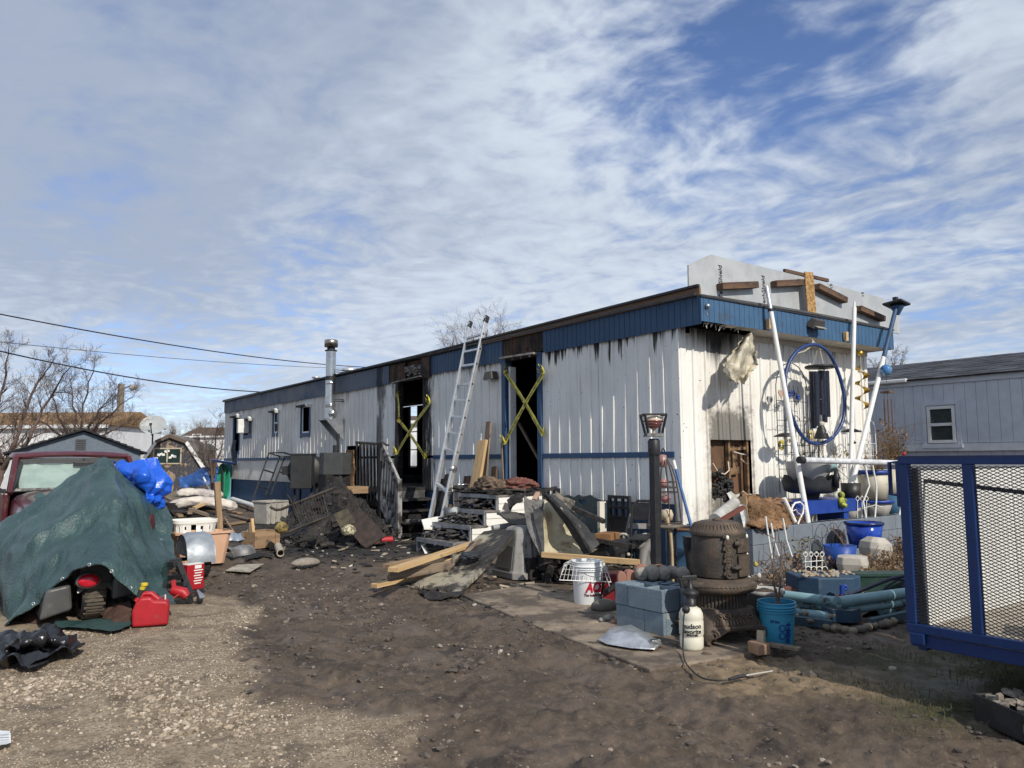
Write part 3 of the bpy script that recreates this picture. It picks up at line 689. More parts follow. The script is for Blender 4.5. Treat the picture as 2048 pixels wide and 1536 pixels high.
for Dd,lw in((D1,.10),(D2,0)):
 if lw:
  rawbar('door_frame',(-.045,Dd[0]-.10,Dd[2]-.1),(.10,Dd[0],Dd[3]+.05),BLUE);rawbar('door_frame',(-.045,Dd[1],Dd[2]-.1),(.10,Dd[1]+.11,Dd[3]+.05),BLUE)
  rawbar('door_frame',(-.02,Dd[0],Dd[3]),(.10,Dd[1],Dd[3]+.06),CHAR);rawbar('threshold',(-.05,Dd[0],Dd[2]-.08),(.1,Dd[1],Dd[2]-.01),CHAR)
  rawbar('door_jamb',(.0,Dd[1]-.09,Dd[2]),(.12,Dd[1]-.04,Dd[3]-.1),SIDA)
 else:
  rawbar('door_frame',(-.02,Dd[0]-.05,Dd[2]-.1),(.10,Dd[0]+.03,Dd[3]),CHAR);rawbar('door_frame',(-.03,Dd[1]-.04,Dd[2]-.1),(.10,Dd[1]+.08,Dd[3]),CHAR)
  rawbar('threshold',(-.06,Dd[0],Dd[2]-.12),(.1,Dd[1],Dd[2]-.02),CHAR)
for a,b,w in(((.5,3.2,.95),(.2,3.75,2.0),.07),((.9,3.3,.95),(1.0,3.45,2.9),.09),((.8,3.7,.95),(.7,3.72,2.6),.06),((1.3,3.0,1.0),(1.2,3.1,2.2),.10)):
 board('fallen_stud',a,b,w,.04,BRNT if w!=.07 else OLDW,parent=home)
def window(h,pane,sash,awn=True,name='window',mid=None):
 w=MB();t=.07
 for a,b in(((-.03,h[0]-t,h[2]-t-.05),(.03,h[0],h[3]+.02)),((-.03,h[1],h[2]-t-.05),(.03,h[1]+t,h[3]+.02))):w.span(a,b)
 f=part(name,w,BLUE,home);q=MB();q.span((-.031,h[0],h[2]-.10),(.02,h[1],h[2]));part('sill',q,BLUE,f)
 if awn:
  q=MB();q.bar((-.07,h[0]-.12,h[3]+.05),(-.07,h[1]+.14,h[3]+.04),.12,.05);part('awning',q,CHAR,f)
  q=MB();q.bar((-.08,h[0]-.14,h[3]+.02),(-.08,h[0]-.02,h[3]+.08),.14,.08);part('awning_end',q,WHITE,f)
 if sash:
  q=MB()
  q.span((.0,h[0],h[2]),(.02,h[0]+.04,h[3]));q.span((.0,h[1]-.04,h[2]),(.02,h[1],h[3]));q.span((.0,h[0]+.04,h[2]),(.02,h[1]-.04,h[2]+.04))
  if mid:q.span((.0,h[0]+.04,mid-.02),(.021,h[1]-.04,mid+.02))
  part('frame',q,WHITE,f)
 if pane:
  q=MB();q.span((.03,h[0],h[2]),(.036,h[1],h[3]));part('pane',q,GLASSD,f)
 return f
window(WN1,False,True);window(WN2,True,True,True,mid=(WN2[2]+WN2[3])/2);w3=window(WN3,False,False);window(WN4,True,False)
q=MB()
rows=[[(-.06-.03*math.sin(i*1.3+j),WN3[0]+.15+.1*j-.03*i*(j-3)/6,WN3[2]+.35-i*.16)for j in range(6)]for i in range(6)]
q.sheet(rows,.01);part('melted_curtain',q,mat('sooty teal cloth',(.03,.06,.06),(.02,.02,.02),8,rough=.8),home)
ac=MB();c=W(494,858);ac.span((-.30,WN4[0]+.42,WN4[2]+.06),(.05,WN4[1]-.10,WN4[2]+.50));a=part('window_air_conditioner',ac,WHITE,home,bevel=.02)
q=MB()
for i in range(8):z=WN4[2]+.10+i*.048;q.span((-.306,WN4[0]+.46,z),(-.30,WN4[1]-.14,z+.025))
part('louvre_slats',q,mat('grille grey',(.3,.29,.27),rough=.6),a)
q=MB()
rows=[[(-.05-.10*float(fbm(np.array(i*.9),np.array(j*.8))),HL[0]+.1+(HL[1]-HL[0]-.25)*j/7+.05*math.sin(i*1.7),1.62-i*.15)for j in range(8)]for i in range(7)]
INSUL=mat('brown insulation',(.30,.175,.085),(.11,.06,.03),13,rough=.95,bump=.8,bsc=30,dirt=(.02,.015,.012),dsc=5,dlo=.5,dhi=.62)
q.sheet(rows,.04);part('hanging_insulation',q,INSUL,home)
lt=MB();p=W(990,752);lt.box((-.09,p.y,p.z),(.16,.26,.14),taper=.8);li=part('wall_light',lt,mat('bronze lamp',(.06,.055,.05),rough=.5),home,bevel=.01)
q=MB();q.box((-.10,p.y+.01,p.z-.078),(.12,.2,.016));part('lamp_lens',q,mat('clouded lens',(.45,.43,.38),rough=.3),li)
q=MB();q.span((.50,.10,.80),(1.50,.13,1.70));part('sheathing_inside',q,mat('brown particle sheathing',(.17,.09,.048),(.10,.055,.032),5,rough=.85,bump=.2,st=(1,1,.3),dirt=(.02,.016,.014),dsc=3,dlo=.55,dhi=.68),home)
for x in(.58,.985,1.38):board('stud',(x,.05,.8),(x+.005,.05,1.68),.038,.06,STUD,parent=home,up=(0,1,0))
board('brace',(.99,.06,1.5),(1.38,.06,1.52),.05,.04,STUD,parent=home);board('brace',(1.09,.04,1.18),(1.09,.04,1.52),.06,.03,STUD,parent=home,up=(0,1,0));board('brace',(1.0,.045,1.20),(1.20,.045,1.22),.03,.09,STUD,parent=home)
WIRE=mat('pale cable',(.62,.55,.45),rough=.6)
q=MB();q.tube([(.62,.01,1.32),(.70,-.01,1.20),(.82,-.02,1.17),(.93,-.01,1.22),(.95,.02,1.34)],.009,6);q.tube([(1.06,0,1.47),(1.16,-.03,1.44),(1.30,-.01,1.43)],.009,6);q.tube([(1.2,0,1.38),(1.24,-.02,1.33),(1.33,.01,1.31)],.006,5);part('cables',q,WIRE,home)
q=MB()
for i in range(70):
 x=random.uniform(.60,1.02);z=.86+random.uniform(0,.38)*(1-abs(x-.75)*1.6);q.ball((x,random.uniform(-.03,.06),z),random.uniform(.02,.06),6,4,(1,.6,.7),.4,False)
part('charred_rubble',q,mat('glossy char',(.010,.010,.010),(.03,.03,.03),20,rough=.38,bump=.8,bsc=60),home)
q=MB();ed=[(.42,.12),(.42,.90),(.56,.86),(.62,.85),(.7,.88),(.76,.80),(.80,.84)]
rows=[[(.80+.06*j+.03*math.sin(i),-.06-.13*(i/4)-.02*j,.92-.11*i+.03*math.sin(j*2+i))for j in range(7)]for i in range(6)]
q.sheet(rows,.006);part('bent_siding_scrap',q,mat('crumpled pale tin',(.66,.68,.64),(.36,.36,.33),8,rough=.5,metal=.2),home)
SHEATH=mat('silvery sheathing',(.47,.49,.50),(.40,.42,.43),3,rough=.5,metal=.15,bump=.08,bsc=20,dirt=(.30,.29,.27),dsc=1.6,dlo=.5,dhi=.8)
INK=mat('black ink',(.015,.015,.016),rough=.7,bump=0)
ys=-.22
shp=[E(*p,ys)for p in((1377,530),(1422,509),(1600,552),(1765,596),(1798,632),(1800,668),(1378,588))]
q=MB();q.prism([(p.x,ys,p.z)for p in shp],(0,.02,0));shr=part('gable_sheathing',q,SHEATH,home)
def wallM(p,rot=0.,axis='x',off=0.):
 """matrix that stands lettering up on a plane facing -y"""
 return Matrix.Translation(Vector(p)+Vector((0,-off,0)))@Matrix.Rotation(RAD(90),4,'X')@Matrix.Rotation(rot,4,'Z')
for(a,b),s_ in(((1441,573),'TechShield'),((1527,592),'TechShield')):
 p=E(a,b-9,ys);text(s_,.105,INK,shr,wallM((p.x,ys,p.z),RAD(90),off=.004),name='lettering')
for a,b in((1662,573),(1725,589)):
 p=E(a,b,ys);text('S1',.09,INK,shr,wallM((p.x,ys,p.z),RAD(-80),off=.004),name='lettering')
for a,b,c,d,w in((1440,573,1512,570,.10),(1548,568,1610,565,.10),(1634,573,1690,601,.10),(1717,617,1766,638,.10)):
 p,r=E(a,b,ys-.06),E(c,d,ys-.06);board('batten',p,r,.09,.10,BROWNW,parent=home,up=(0,1,0),bevel=.004)
p,r=E(1568,541,ys+.05),E(1656,561,ys+.05);board('batten',p,r,.05,.04,BROWNW,parent=home,up=(0,1,0))
p,r=E(1617,544,ys-.12),E(1624,633,ys-.12);board('strand_board',p,r,.22,.02,OSB,parent=home,up=(0,1,0),ragged=.008)
q=MB();p=E(1628,648,-.46);q.box((p.x,-.50,p.z),(.30,.14,.13),rx=.5,taper=.7);fl=part('flood_light',q,mat('bronze lamp',(.06,.055,.05)),home,bevel=.008)
q=MB();q.box((p.x,-.545,p.z-.055),(.22,.10,.01),rx=.5);part('lamp_lens',q,mat('clouded lens',(.45,.43,.38)),fl)
q=MB();p=E(1415,612,-.45);q.ball(p,.035,10,8);q.tube([p,p+Vector((0,.03,-.05)),p+Vector((.02,.02,-.12))],.012);part('security_lamp',q,GALV,home)
q=MB()
p=W(699,752,.9);q.lathe([(.11,-.15),(.11,.14),(.10,.16)],p,16);q.lathe([(.20,.13),(.21,.16),(.16,.21),(.0,.25)],p,16);part('roof_vent',q,ALU,home)
for a,b,r_ in((603,775,.05),(632,760,.12),(556,785,.10),(614,772,.07)):
 p=W(a,b,.8);q=MB();q.lathe([(r_*.6,-.25),(r_*.6,.04),(r_,.05),(r_,.09),(0,.12)],p,12);part('roof_vent',q,BLKM if r_<.11 else ALU,home)
b0=W(660,838,-.28);zt_=D(658,680,DEP(b0)).z;sxm=1540/DEP(b0)
ch=root('chimney_pipe','shiny metal stove chimney pipe rising on a wall bracket above the eaves','chimney',(b0.x,b0.y,0))
R_=.118;zb_=b0.z
SS=mat('stainless pipe',(.62,.62,.60),(.48,.47,.45),4,rough=.24,metal=1.,bump=.03,dirt=(.20,.16,.12),dsc=3,dlo=.55,dhi=.8,rdirt=.45)
q=MB();q.lathe([(R_,zb_),(R_,zt_-.28)],n=24)
part('pipe',q,SS,ch)
for z,k in((zb_+.30,1.04),(zb_+.34,1.04),(zb_+.95,1.03),(zt_-1.05,1.03),(zb_+.02,1.06)):
 q=MB();q.lathe([(R_,z-.03),(R_*k,z-.025),(R_*k,z+.025),(R_,z+.03)],n=24);part('pipe_band',q,SS,ch)
q=MB();q.lathe([(R_*1.04,zt_-.98),(R_*1.05,zt_-.88)],n=24);part('locking_band',q,BLKM,ch)
q=MB();q.lathe([(R_*.9,zt_-.28),(R_*1.25,zt_-.27),(R_*1.25,zt_-.25),(R_*.8,zt_-.24),(R_*.8,zt_-.18)],n=24);part('storm_collar',q,BLKM,ch)
q=MB();q.lathe([(0,zt_-.17),(R_*1.35,zt_-.17),(R_*1.38,zt_-.03),(R_*1.2,zt_),(0,zt_+.005)],n=24);part('rain_cap',q,mat('tarnished steel',(.45,.40,.33),(.30,.27,.23),5,rough=.3,metal=1.),ch)
q=MB();q.tube([(0.02,0,zb_+.12),(.02,-.16,zb_+.12)],.10,16);q.ball((.02,-.16,zb_+.12),.10,14,8,(1,.5,1));part('cleanout_tee',q,SS,ch)
q=MB();q.span((-.20,-.22,zb_-.03),(.27,.24,zb_));part('support_plate',q,GALV,ch)
for sy_ in(-.21,.22):
 q=MB();q.prism([(-.18,sy_,zb_-.03),(.27,sy_,zb_-.03),(.27,sy_,zb_-.52)],(0,.012,0));part('bracket',q,GALV,ch)
for z in(zb_+.42,zb_+.46,zb_+1.12,zb_+1.17):
 q=MB();q.bar((.08,-.12,z),(.28,-.14,z),.03,.02);part('wall_strap',q,BLKM,ch)
YEL=mat('yellow tape',(.66,.58,.09),(.55,.48,.07),7,rough=.35,bump=.3,bsc=9,dirt=(.22,.18,.06),dsc=8,dlo=.6,dhi=.75)
def tape(pa,pb,name,label,bend=0.,w=.078,knot=((0,1)),x0=-.075,body='FIRE LINE DO NOT CROSS   FIRE LINE DO NOT CROSS'):
 a,b=W(*pa,x0),W(*pb,x0-.015);d,s,u=basis(b-a,(1,0,0));Lg=(b-a).length
 M=Matrix((d,s,u)).transposed().to_4x4();M.translation=a
 if M.to_3x3()@Vector((0,0,1))@Vector((-1,0,0))<0:
  s,u=-s,-u;M=Matrix((d,s,u)).transposed().to_4x4();M.translation=a
 t=root(name,label,'barrier tape',M=M,group='barrier tape across the doorways')
 rows=[]
 for i in range(25):
  x=Lg*i/24;tw=.05*math.sin(i*.9+Lg*7)+.03*math.sin(i*2.1);k=w*(1-.12*abs(math.sin(i*.7)))/2;sg=-.03*math.sin(math.pi*i/24)
  rows.append([(x,sg+k*c*math.cos(tw),k*c*math.sin(tw))for c in(-1,0,1)])
 q=MB();q.sheet(rows,.0015);part('tape_band',q,YEL,t)
 lt=text(body,.036,INK,t,Matrix.Translation((Lg/2,-.014,.013)),width=Lg*.93,bold=.0005,name='lettering')
 for k in knot:
  q=MB();p0=Vector((Lg*k,0,0))
  for i in range(5):
   r2=[[p0+Vector(((.012+.018*j)*math.cos(i*1.3),(.012+.018*j)*math.sin(i*1.3)-.012*j*j,.012*j+.02*c*math.sin(i+j)))+Vector((0,.02*c,0))for c in(-1,1)]for j in range(4)]
   q.sheet(r2,.0015)
  part('knot',q,YEL if k!=2 else BLACKP,t)
 return t
tape((1010,745),(1086,870),'barrier_tape','yellow barrier tape slanting down to the right over the doorway with blue jambs')
tape((1010,886),(1088,745),'barrier_tape','yellow barrier tape rising to the right over the doorway with blue jambs')
tape((793,907),(860,805),'barrier_tape','yellow barrier tape rising to the right over the charred middle doorway')
tape((797,840),(851,916),'barrier_tape','yellow barrier tape slanting down to the right over the charred middle doorway',knot=(1,),body='FIRE LINE DO NOT CROSS')
tape((795,790),(797,840),'barrier_tape','short drooping end of yellow tape on the left jamb of the charred doorway',knot=(0,1),body='FIRE LINE')
def pole(name,label,pts,r,m,n=10,cat='pole',group=None):
 q=MB();q.tube(pts,r,n);return single(name,q,m,label,cat,pts[0],group=group)
PB=E(1617,1050,-.95);PT=E(1533,573,-.50)
pl=root('leaning_pole','tall white pipe leaning on the blue eave left of the big blue hoop','pole',PB)
q=MB();q.tube([PB,PB.lerp(PT,.52)],.034,12);part('lower_pipe',q,WHITEP,pl,world=True)
q=MB();q.tube([PB.lerp(PT,.50),PB.lerp(PT,.90)],.031,12);part('middle_pipe',q,WHITEP,pl,world=True)
q=MB();q.tube([PB.lerp(PT,.895),PT],.028,12);part('top_pipe',q,ALU,pl,world=True)
q=MB();p=PB.lerp(PT,.895);q.tube([p-Vector((0,0,.02)),p+Vector((0,0,.02))],.036,12);part('collar',q,BLKM,pl,world=True)
PB2,PT2=E(1700,1000,-.62),E(1709,604,-.50)
pl=root('leaning_pole','white pipe standing upright at the eave right of the big blue hoop','pole',PB2)
q=MB();q.tube([E(1700,1000,-.62),E(1706,800,-.55),E(1695,715,-.5)],.033,12);
q=MB();q.tube([PB2,PB2.lerp(PT2,.97)],.032,12);part('pipe',q,WHITEP,pl,world=True)
q=MB();q.tube([PB2.lerp(PT2,.96),PT2],.016,8);part('tip',q,WHITE,pl,world=True)
for(a,b)in((1538,648),(1692,673)):
 p=E(a,b,-.47);q=MB();q.box(p,(.07,.05,.14),jit=.005);single('wood_shim',q,PINE,'pale wood shim wedged by the '+('left' if a<1600 else 'right')+' white pole on the blue eave','wood block',p,bevel=.003,group='shims on the eave')
PB3,PT3=E(1700,985,-.70),E(1793,612,-.62)
fd=root('bird_feeder_pole','slanting white pole with a blue top carrying a small flat roofed bird feeder','feeder pole',PB3)
q=MB();q.tube([PB3,PB3.lerp(PT3,.70)],.035,12);part('pole',q,WHITEP,fd,world=True)
q=MB();q.tube([PB3.lerp(PT3,.69),PT3],.033,12);part('upper_pole',q,BLUE,fd,world=True)
q=MB();q.box(PT3+Vector((0,0,.03)),(.30,.30,.035),ry=.14,rx=-.1);part('feeder_roof',q,BLKM,fd,world=True,bevel=.006)
q=MB();q.lathe([(.03,-.14),(.11,.0)],PT3+Vector((.02,0,.0)),10);part('bracket',q,BLUE,fd,world=True)
q=MB();q.box(PT3+Vector((-.06,-.02,.09)),(.07,.06,.08));part('finial',q,BLKM,fd,world=True)
q=MB();q.tube([E(1765,697,-.44),E(1778,693,-.5),E(1782,700,-.52)],.012,6);part('hook',q,BLUE,fd,world=True)
ra,rb=E(1601,920,-1.02),E(1835,927,-1.02)
rl=root('pipe_rail','long white pipe rail across the garden behind the trailer gate','rail',ra)
q=MB();q.tube([ra,rb],.038,14);part('pipe',q,mat('scuffed white pipe',(.72,.73,.75),(.50,.51,.54),9,rough=.4,dirt=(.2,.2,.2),dsc=8,dlo=.58,dhi=.7),rl,world=True)
q=MB();d_=(rb-ra).normalized();q.tube([ra-d_*.03,ra+d_*.06],.046,14);part('coupling',q,BLKM,rl,world=True)
for a_,b_,c_,d__ in((1730,930,1735,1055),(1745,930,1748,1055),(1802,930,1795,1050)):
 q=MB();q.tube([E(a_,b_,-1.02),E((a_*2+c_)/3+7,(b_*2+d__)/3,-1.02),E((a_+c_)/2+(-6 if a_<1740 else 6),(b_+d__)/2+10,-1.02),E(c_,d__,-1.02)],.012,8);part('upright',q,WHITEP,rl,world=True)
hc,hr=E(1632,788,-.43),.715
hoop=root('hoop','large blue hoop hanging from the eave round the black wind chime','hoop',hc)
q=MB();q.tube([(hr*math.cos(t)*1.01,.02*math.sin(3*t),hr*math.sin(t)*.99)for t in np.linspace(0,2*math.pi,72,endpoint=False)],.026,10,closed=True)
part('ring',q,mat('blue hose hoop',(.018,.045,.15),(.025,.055,.18),8,rough=.35),hoop)
q=MB();q.tube([(0,0,hr),(.0,.03,3.10-hc.z)],.006,5);q.tube([(-.05,0,hr+.01),(.0,0,hr+.05),(.05,0,hr+.01)],.008,5);part('hanger',q,WIRE,hoop)
q=MB();q.tube([(.0,0,hr),(-.25,-.01,hr-.12),(-.45,0,hr-.17)],.009,6);part('cross_tie',q,mat('faded strap',(.5,.47,.38)),hoop)
wc=E(1640,734,-.43);ch_=root('wind_chime','big black wind chime of long tubes hanging inside the blue hoop','wind chime',wc)
q=MB();q.lathe([(0,.03),(.20,.02),(.215,0),(.20,-.02),(0,-.03)],n=24);part('top_plate',q,BLACKP,ch_)
q=MB()
for i in range(3):a=i*2.1;q.tube([(0,0,.32),(.10*math.cos(a),.10*math.sin(a),.02)],.004,4)
q.tube([(0,0,.32),(0,0,hr+hc.z-wc.z-.02)],.004,4);part('cords',q,WIRE,ch_)
TUB=mat('dark chime tube',(.022,.026,.042),(.03,.035,.055),6,rough=.35,metal=.4,bump=0)
for a_,t_,b_ in((1624.5,743,857),(1632,743,852),(1642,741,830),(1648,742,845),(1654,742,834)):
 i=a_;y_=-.43+.12*math.sin(i);p,r=E(a_-1,t_,y_),E(a_+2,b_,y_);q=MB();q.tube([p,r],.038,12);part('chime_tube',q,TUB,ch_,world=True)
q=MB();p0=E(1638,800,-.43);q.ball(p0,.05,12,6,(1.3,1.3,.4));q.tube([wc,p0,E(1642,852,-.43)],.004,4);part('striker',q,BLACKP,ch_,world=True)
p0=E(1643,865,-.43);q=MB();q.lathe([(0,.12),(.03,.12),(.045,.085),(.105,-.07),(.10,-.09),(0,-.09)],p0,16);part('sail',q,BLACKP,ch_,world=True)
q=MB();q.lathe([(.0,.16),(.045,.15),(.05,.12),(.04,.10)],p0,10);part('sail_knot',q,mat('faded strap',(.5,.47,.38)),ch_,world=True)
q=MB();q.tube([p0+Vector((-.07,-.115,-.01)),p0+Vector((-.02,-.115,.03)),p0+Vector((.01,-.115,-.01)),p0+Vector((.09,-.115,-.03)),p0+Vector((.10,-.11,-.06))],.006,5);part('bird_emblem',q,WHITE,ch_,world=True)
CREAM=mat('torn cream board',(.62,.58,.47),(.46,.41,.30),9,rough=.8,bump=.5,bsc=18,dirt=(.13,.10,.07),dsc=5,dlo=.52,dhi=.68)
ol=[[(1484,676),(1490,672),(1497,668),(1505,664)],[(1474,693),(1483,690),(1496,684),(1507,686)],[(1459,712),(1476,708),(1494,702),(1513,705)],[(1447,729),(1470,726),(1492,722),(1515,730)],[(1449,742),(1468,742),(1490,742),(1509,738)],[(1455,757),(1470,758),(1488,757),(1503,742)],[(1463,763),(1474,764),(1489,768),(1499,750)]]
rows=[]
for i in range(25):
 fi=i/24*6;a=min(5,int(fi));t=fi-a;row=[]
 for j in range(13):
  fj=j/12*3;b=min(2,int(fj));s_=fj-b
  f=lambda k:(ol[a][b][k]*(1-s_)+ol[a][b+1][k]*s_)*(1-t)+(ol[a+1][b][k]*(1-s_)+ol[a+1][b+1][k]*s_)*t
  dd=-.34+.10*math.sin(fj*2.3+fi*.7)+.14*(float(fbm(np.array(fi*1.3),np.array(fj*1.7+2),3))-.5)+.05*math.sin(fj*9)*(fi/6)
  p=E(f(0)+2.5*math.sin(i*1.9+j*.4)*(j in(0,12)),f(1)+2.5*math.sin(j*2.7)*(i==24),dd);row.append(p)
 rows.append(row)
q=MB();q.sheet(rows,.008);single('torn_ceiling_sheet',q,CREAM,'torn cream coloured sheet dangling from the burnt hole in the eave','torn sheet',(rows[0][6].x,-.3,3.05))
def heart(name,label,px,py,s,m,d=-.10):
 p=E(px,py,d);q=MB()
 pts=[(.16*math.sin(t)**3*6.2*s,0,(.13*math.cos(t)-.05*math.cos(2*t)-.02*math.cos(3*t)-.01*math.cos(4*t))*6.5*s)for t in np.linspace(0,2*math.pi,24,endpoint=False)]
 q.prism([p+Vector(a)for a in pts],(0,.012,0));return single(name,q,m,label,'ornament',p)
GLH=mat('pale glass',(.55,.52,.48),rough=.15,bump=0,alpha=.75)
COPP=mat('copper tint',(.45,.22,.12),rough=.35,metal=.5)
heart('heart_ornament','grey heart shaped ornament on the white wall',1540,800,.07,mat('grey slate heart',(.33,.33,.32),rough=.6))
heart('heart_ornament','coppery glass heart hanging beside the leaning white pole',1563,787,.065,mat('copper glass',(.52,.34,.25),rough=.2),-.25)
heart('heart_ornament','pale glass heart hanging inside the blue hoop',1615,783,.055,GLH,-.2)
sp=root('wind_spinner','twisted golden spiral wind spinner hanging at the corner of the end wall','wind spinner',E(1722,740,-.3));z0=E(1722,728,-.3).z-E(1722,740,-.3).z;z1=E(1722,820,-.3).z-E(1722,740,-.3).z
rows=[]
for i in range(60):
 t=i/59*6.2*math.pi;r2=.12*min(1,i/8,(59-i)/3+.3);rows.append([(r2*math.cos(t)*k,r2*math.sin(t)*k,z0+(z1-z0)*i/59+.012*k)for k in(.25,1.)])
GOLD=mat('golden foil',(.62,.40,.06),(.48,.30,.05),5,rough=.3,metal=.6,bump=0)
q=MB();q.sheet(rows,.002);part('spiral',q,GOLD,sp)
q=MB();q.ball((0,0,z0+.17),.045,12,8);part('bead',q,GOLD,sp);q=MB();q.tube([(0,0,z1+.05),(0,0,z0+.5)],.004,4);part('cord',q,WIRE,sp)
def arch_trellis(name,label,px,base_y,top_y,w,d,m,cat='trellis',group=None,mid=()):
 b=E(px,base_y,d);h=E(px,top_y,d).z-b.z;t=root(name,label,cat,b,group=group);q=MB()
 q.tube([(-w/2,0,0),(-w/2,0,h-w/2)]+[(w/2*math.cos(a)*-1,0,h-w/2+w/2*math.sin(a))for a in np.linspace(.1,math.pi-.1,10)]+[(w/2,0,h-w/2),(w/2,0,0)],.007,6);part('frame',q,m,t)
 q=MB()
 for k in(-.3,-.1,.1,.3):q.tube([(w*k,.005,0),(w*k*.7,.005,h*.82)],.0045,5)
 for z in(.18,.36,.55,.7):q.tube([(-w/2,.005,h*z),(w/2,.005,h*z)],.0045,5)
 part('lattice_wires',q,m,t);return t
t=arch_trellis('garden_trellis','thin dark arched wire trellis on the white end wall left of the hoop',1592,985,727,.75,-.18,BLKM)
q=MB()
for s_ in(-1,1):
 for z in(1.35,1.02,.5):q.tube([(s_*(.05+.10*k)*math.cos(k*2.6),0,z+.10*k*math.sin(k*2.6))for k in np.linspace(.3,1.2,10)],.005,5)
part('scrolls',q,BLKM,t)
q=MB()
for i in range(26):
 x=random.uniform(-.17,.17);q.ball((x,-.01,1.30+.12-abs(x)*.5+random.uniform(-.04,.05)),random.uniform(.012,.028),6,4,(1,.4,1),.3)
part('blue_birds',q,mat('blue ornament',(.03,.06,.30),rough=.4),t)
arch_trellis('garden_trellis','small dark arched trellis low on the end wall under the hoop',1627,985,840,.34,-.22,BLKM)
arch_trellis('garden_trellis','white arched trellis at the corner of the end wall',1747,1000,840,.30,-.5,WHITEP)
def pagoda(name,label,px,py,d=-.35,s=1.):
 p=E(px,py,d);t=root(name,label,'garden light',p,group='hanging solar lights');q=MB();q.lathe([(.02*s,.045),(.06*s,.04),(.155*s,.0),(.15*s,-.01),(0,-.01)],n=16);part('shade',q,BLACKP,t)
 q=MB();q.tube([(0,0,.04),(.01,.0,.25),(.05,.01,.42)],.004,4);part('wire',q,BLKM,t);q=MB();q.lathe([(.02,-.01),(.018,-.06),(0,-.065)],n=8);part('stem',q,WIRE,t)
pagoda('solar_light','black pagoda shaped solar light hanging left of the leaning pole',1570,872);pagoda('solar_light','black pagoda shaped solar light hanging right of the blue hoop',1702,863)
gb=E(1772,740,-.75);t=root('glass_globe_chime','blue glass globe with small brown chimes hanging from the feeder pole','wind chime',gb)
q=MB();q.ball((0,0,0),.085,18,12);part('globe',q,mat('blue glass ball',(.03,.13,.34),(.10,.26,.50),3,rough=.08,bump=0,coat=.5),t)
q=MB();q.box((0,0,-.335),(.14,.14,.025));part('chime_plate',q,BROWNW,t);q=MB()
q.tube([(0,0,.08),(0,.02,.42)],.004,4);q.tube([(0,0,-.08),(0,0,-.33)],.003,4);part('cord',q,BLKM,t)
for i in range(4):q=MB();a=i*1.6+.5;q.tube([(.05*math.cos(a),.05*math.sin(a),-.44),(.05*math.cos(a),.05*math.sin(a),-.78-.06*i)],.010,6);q.tube([(.05*math.cos(a),.05*math.sin(a),-.34),(.05*math.cos(a),.05*math.sin(a),-.44)],.002,4);part('chime_tube',q,mat('brown chime',(.12,.07,.05),rough=.5),t)
XN=8.8
nh=root('grey_house','grey sided manufactured home with dark shingle roof beyond the garden','house',(XN,0,0))
GSID=mat('grey painted siding',(.60,.625,.67),(.53,.555,.60),4,rough=.7,bump=.1,pos=True)
GTRIM=mat('pale grey trim',(.62,.64,.66),(.54,.56,.58),5,rough=.6,bump=.05)
def WN(px,py):return W(px,py,XN)
ze=WN(1900,765).z;zs=WN(1900,896).z;wA,wB=WN(1856,850),WN(1912,850);wz0,wz1=WN(1884,886).z,WN(1884,812).z
yN0,yN1=-6.0,8.2;k=0
bd=None;y=yN0
while y<yN1:
 y2=min(y+.205,yN1)
 a,b=max(y,min(wB.y,wA.y)),min(y2,max(wA.y,wB.y))
 for(c,d)in([(zs+.10,ze)]if b<=a+.01 else[(zs+.10,wz0),(wz1,ze)]):
  q=MB();q.span((0,y+.003,c),(.02+random.uniform(0,.0015),y2-.003,d));part('siding_board',q,GSID,nh)
 y=y2
q=MB();q.span((.015,yN0,zs),(.06,yN1,ze));
y=yN0
while y<yN1:
 q=MB();q.span((.01,y+.003,0.0),(.03,min(y+.205,yN1)-.003,zs-.06));part('skirting_board',q,mat('darker grey skirting',(.46,.465,.49),(.41,.415,.44),4,rough=.7),nh);y+=.205
q=MB()
for a,b,c,d in((yN0,min(wA.y,wB.y),0,ze),(max(wA.y,wB.y),yN1,0,ze)):q.span((.02,a,c),(.06,b,d))
q.span((.02,min(wA.y,wB.y),0),(.06,max(wA.y,wB.y),wz0));q.span((.02,min(wA.y,wB.y),wz1),(.06,max(wA.y,wB.y),ze));q.span((4.4,yN0,0),(4.46,yN1,ze));q.span((.06,yN1-.05,0),(4.4,yN1,ze));q.span((.06,yN0,0),(4.4,yN0+.05,ze))
part('wall',q,mat('dark grey groove',(.22,.23,.25)),nh)
q=MB();q.span((-.025,yN0,zs-.06),(.02,yN1,zs+.09));part('trim_strip',q,GTRIM,nh)
q=MB();q.span((-.03,yN0,ze-.01),(.0,yN1,ze+.12));q.span((0,yN0,ze),(.03,yN1,ze+.12));part('eave_fascia',q,GTRIM,nh)
q=MB();yg=WN(1818,765).y;q.span((-.13,yg,ze+.07),(-.03,yN1,ze+.15));part('gutter',q,WHITE,nh,bevel=.02)
y0_,y1_=min(wA.y,wB.y),max(wA.y,wB.y)
wf=MB();wf.span((-.03,y0_-.10,wz0-.08),(-.001,y0_-.02,wz1+.1));wf.span((-.03,y1_+.02,wz0-.08),(-.001,y1_+.10,wz1+.1));wf.span((-.03,y0_-.02,wz1+.02),(-.001,y1_+.02,wz1+.10));wf.span((-.04,y0_-.12,wz0-.10),(-.001,y1_+.12,wz0-.02));wn=part('window',wf,GSID,nh)
q=MB();zm=(wz0+wz1)/2
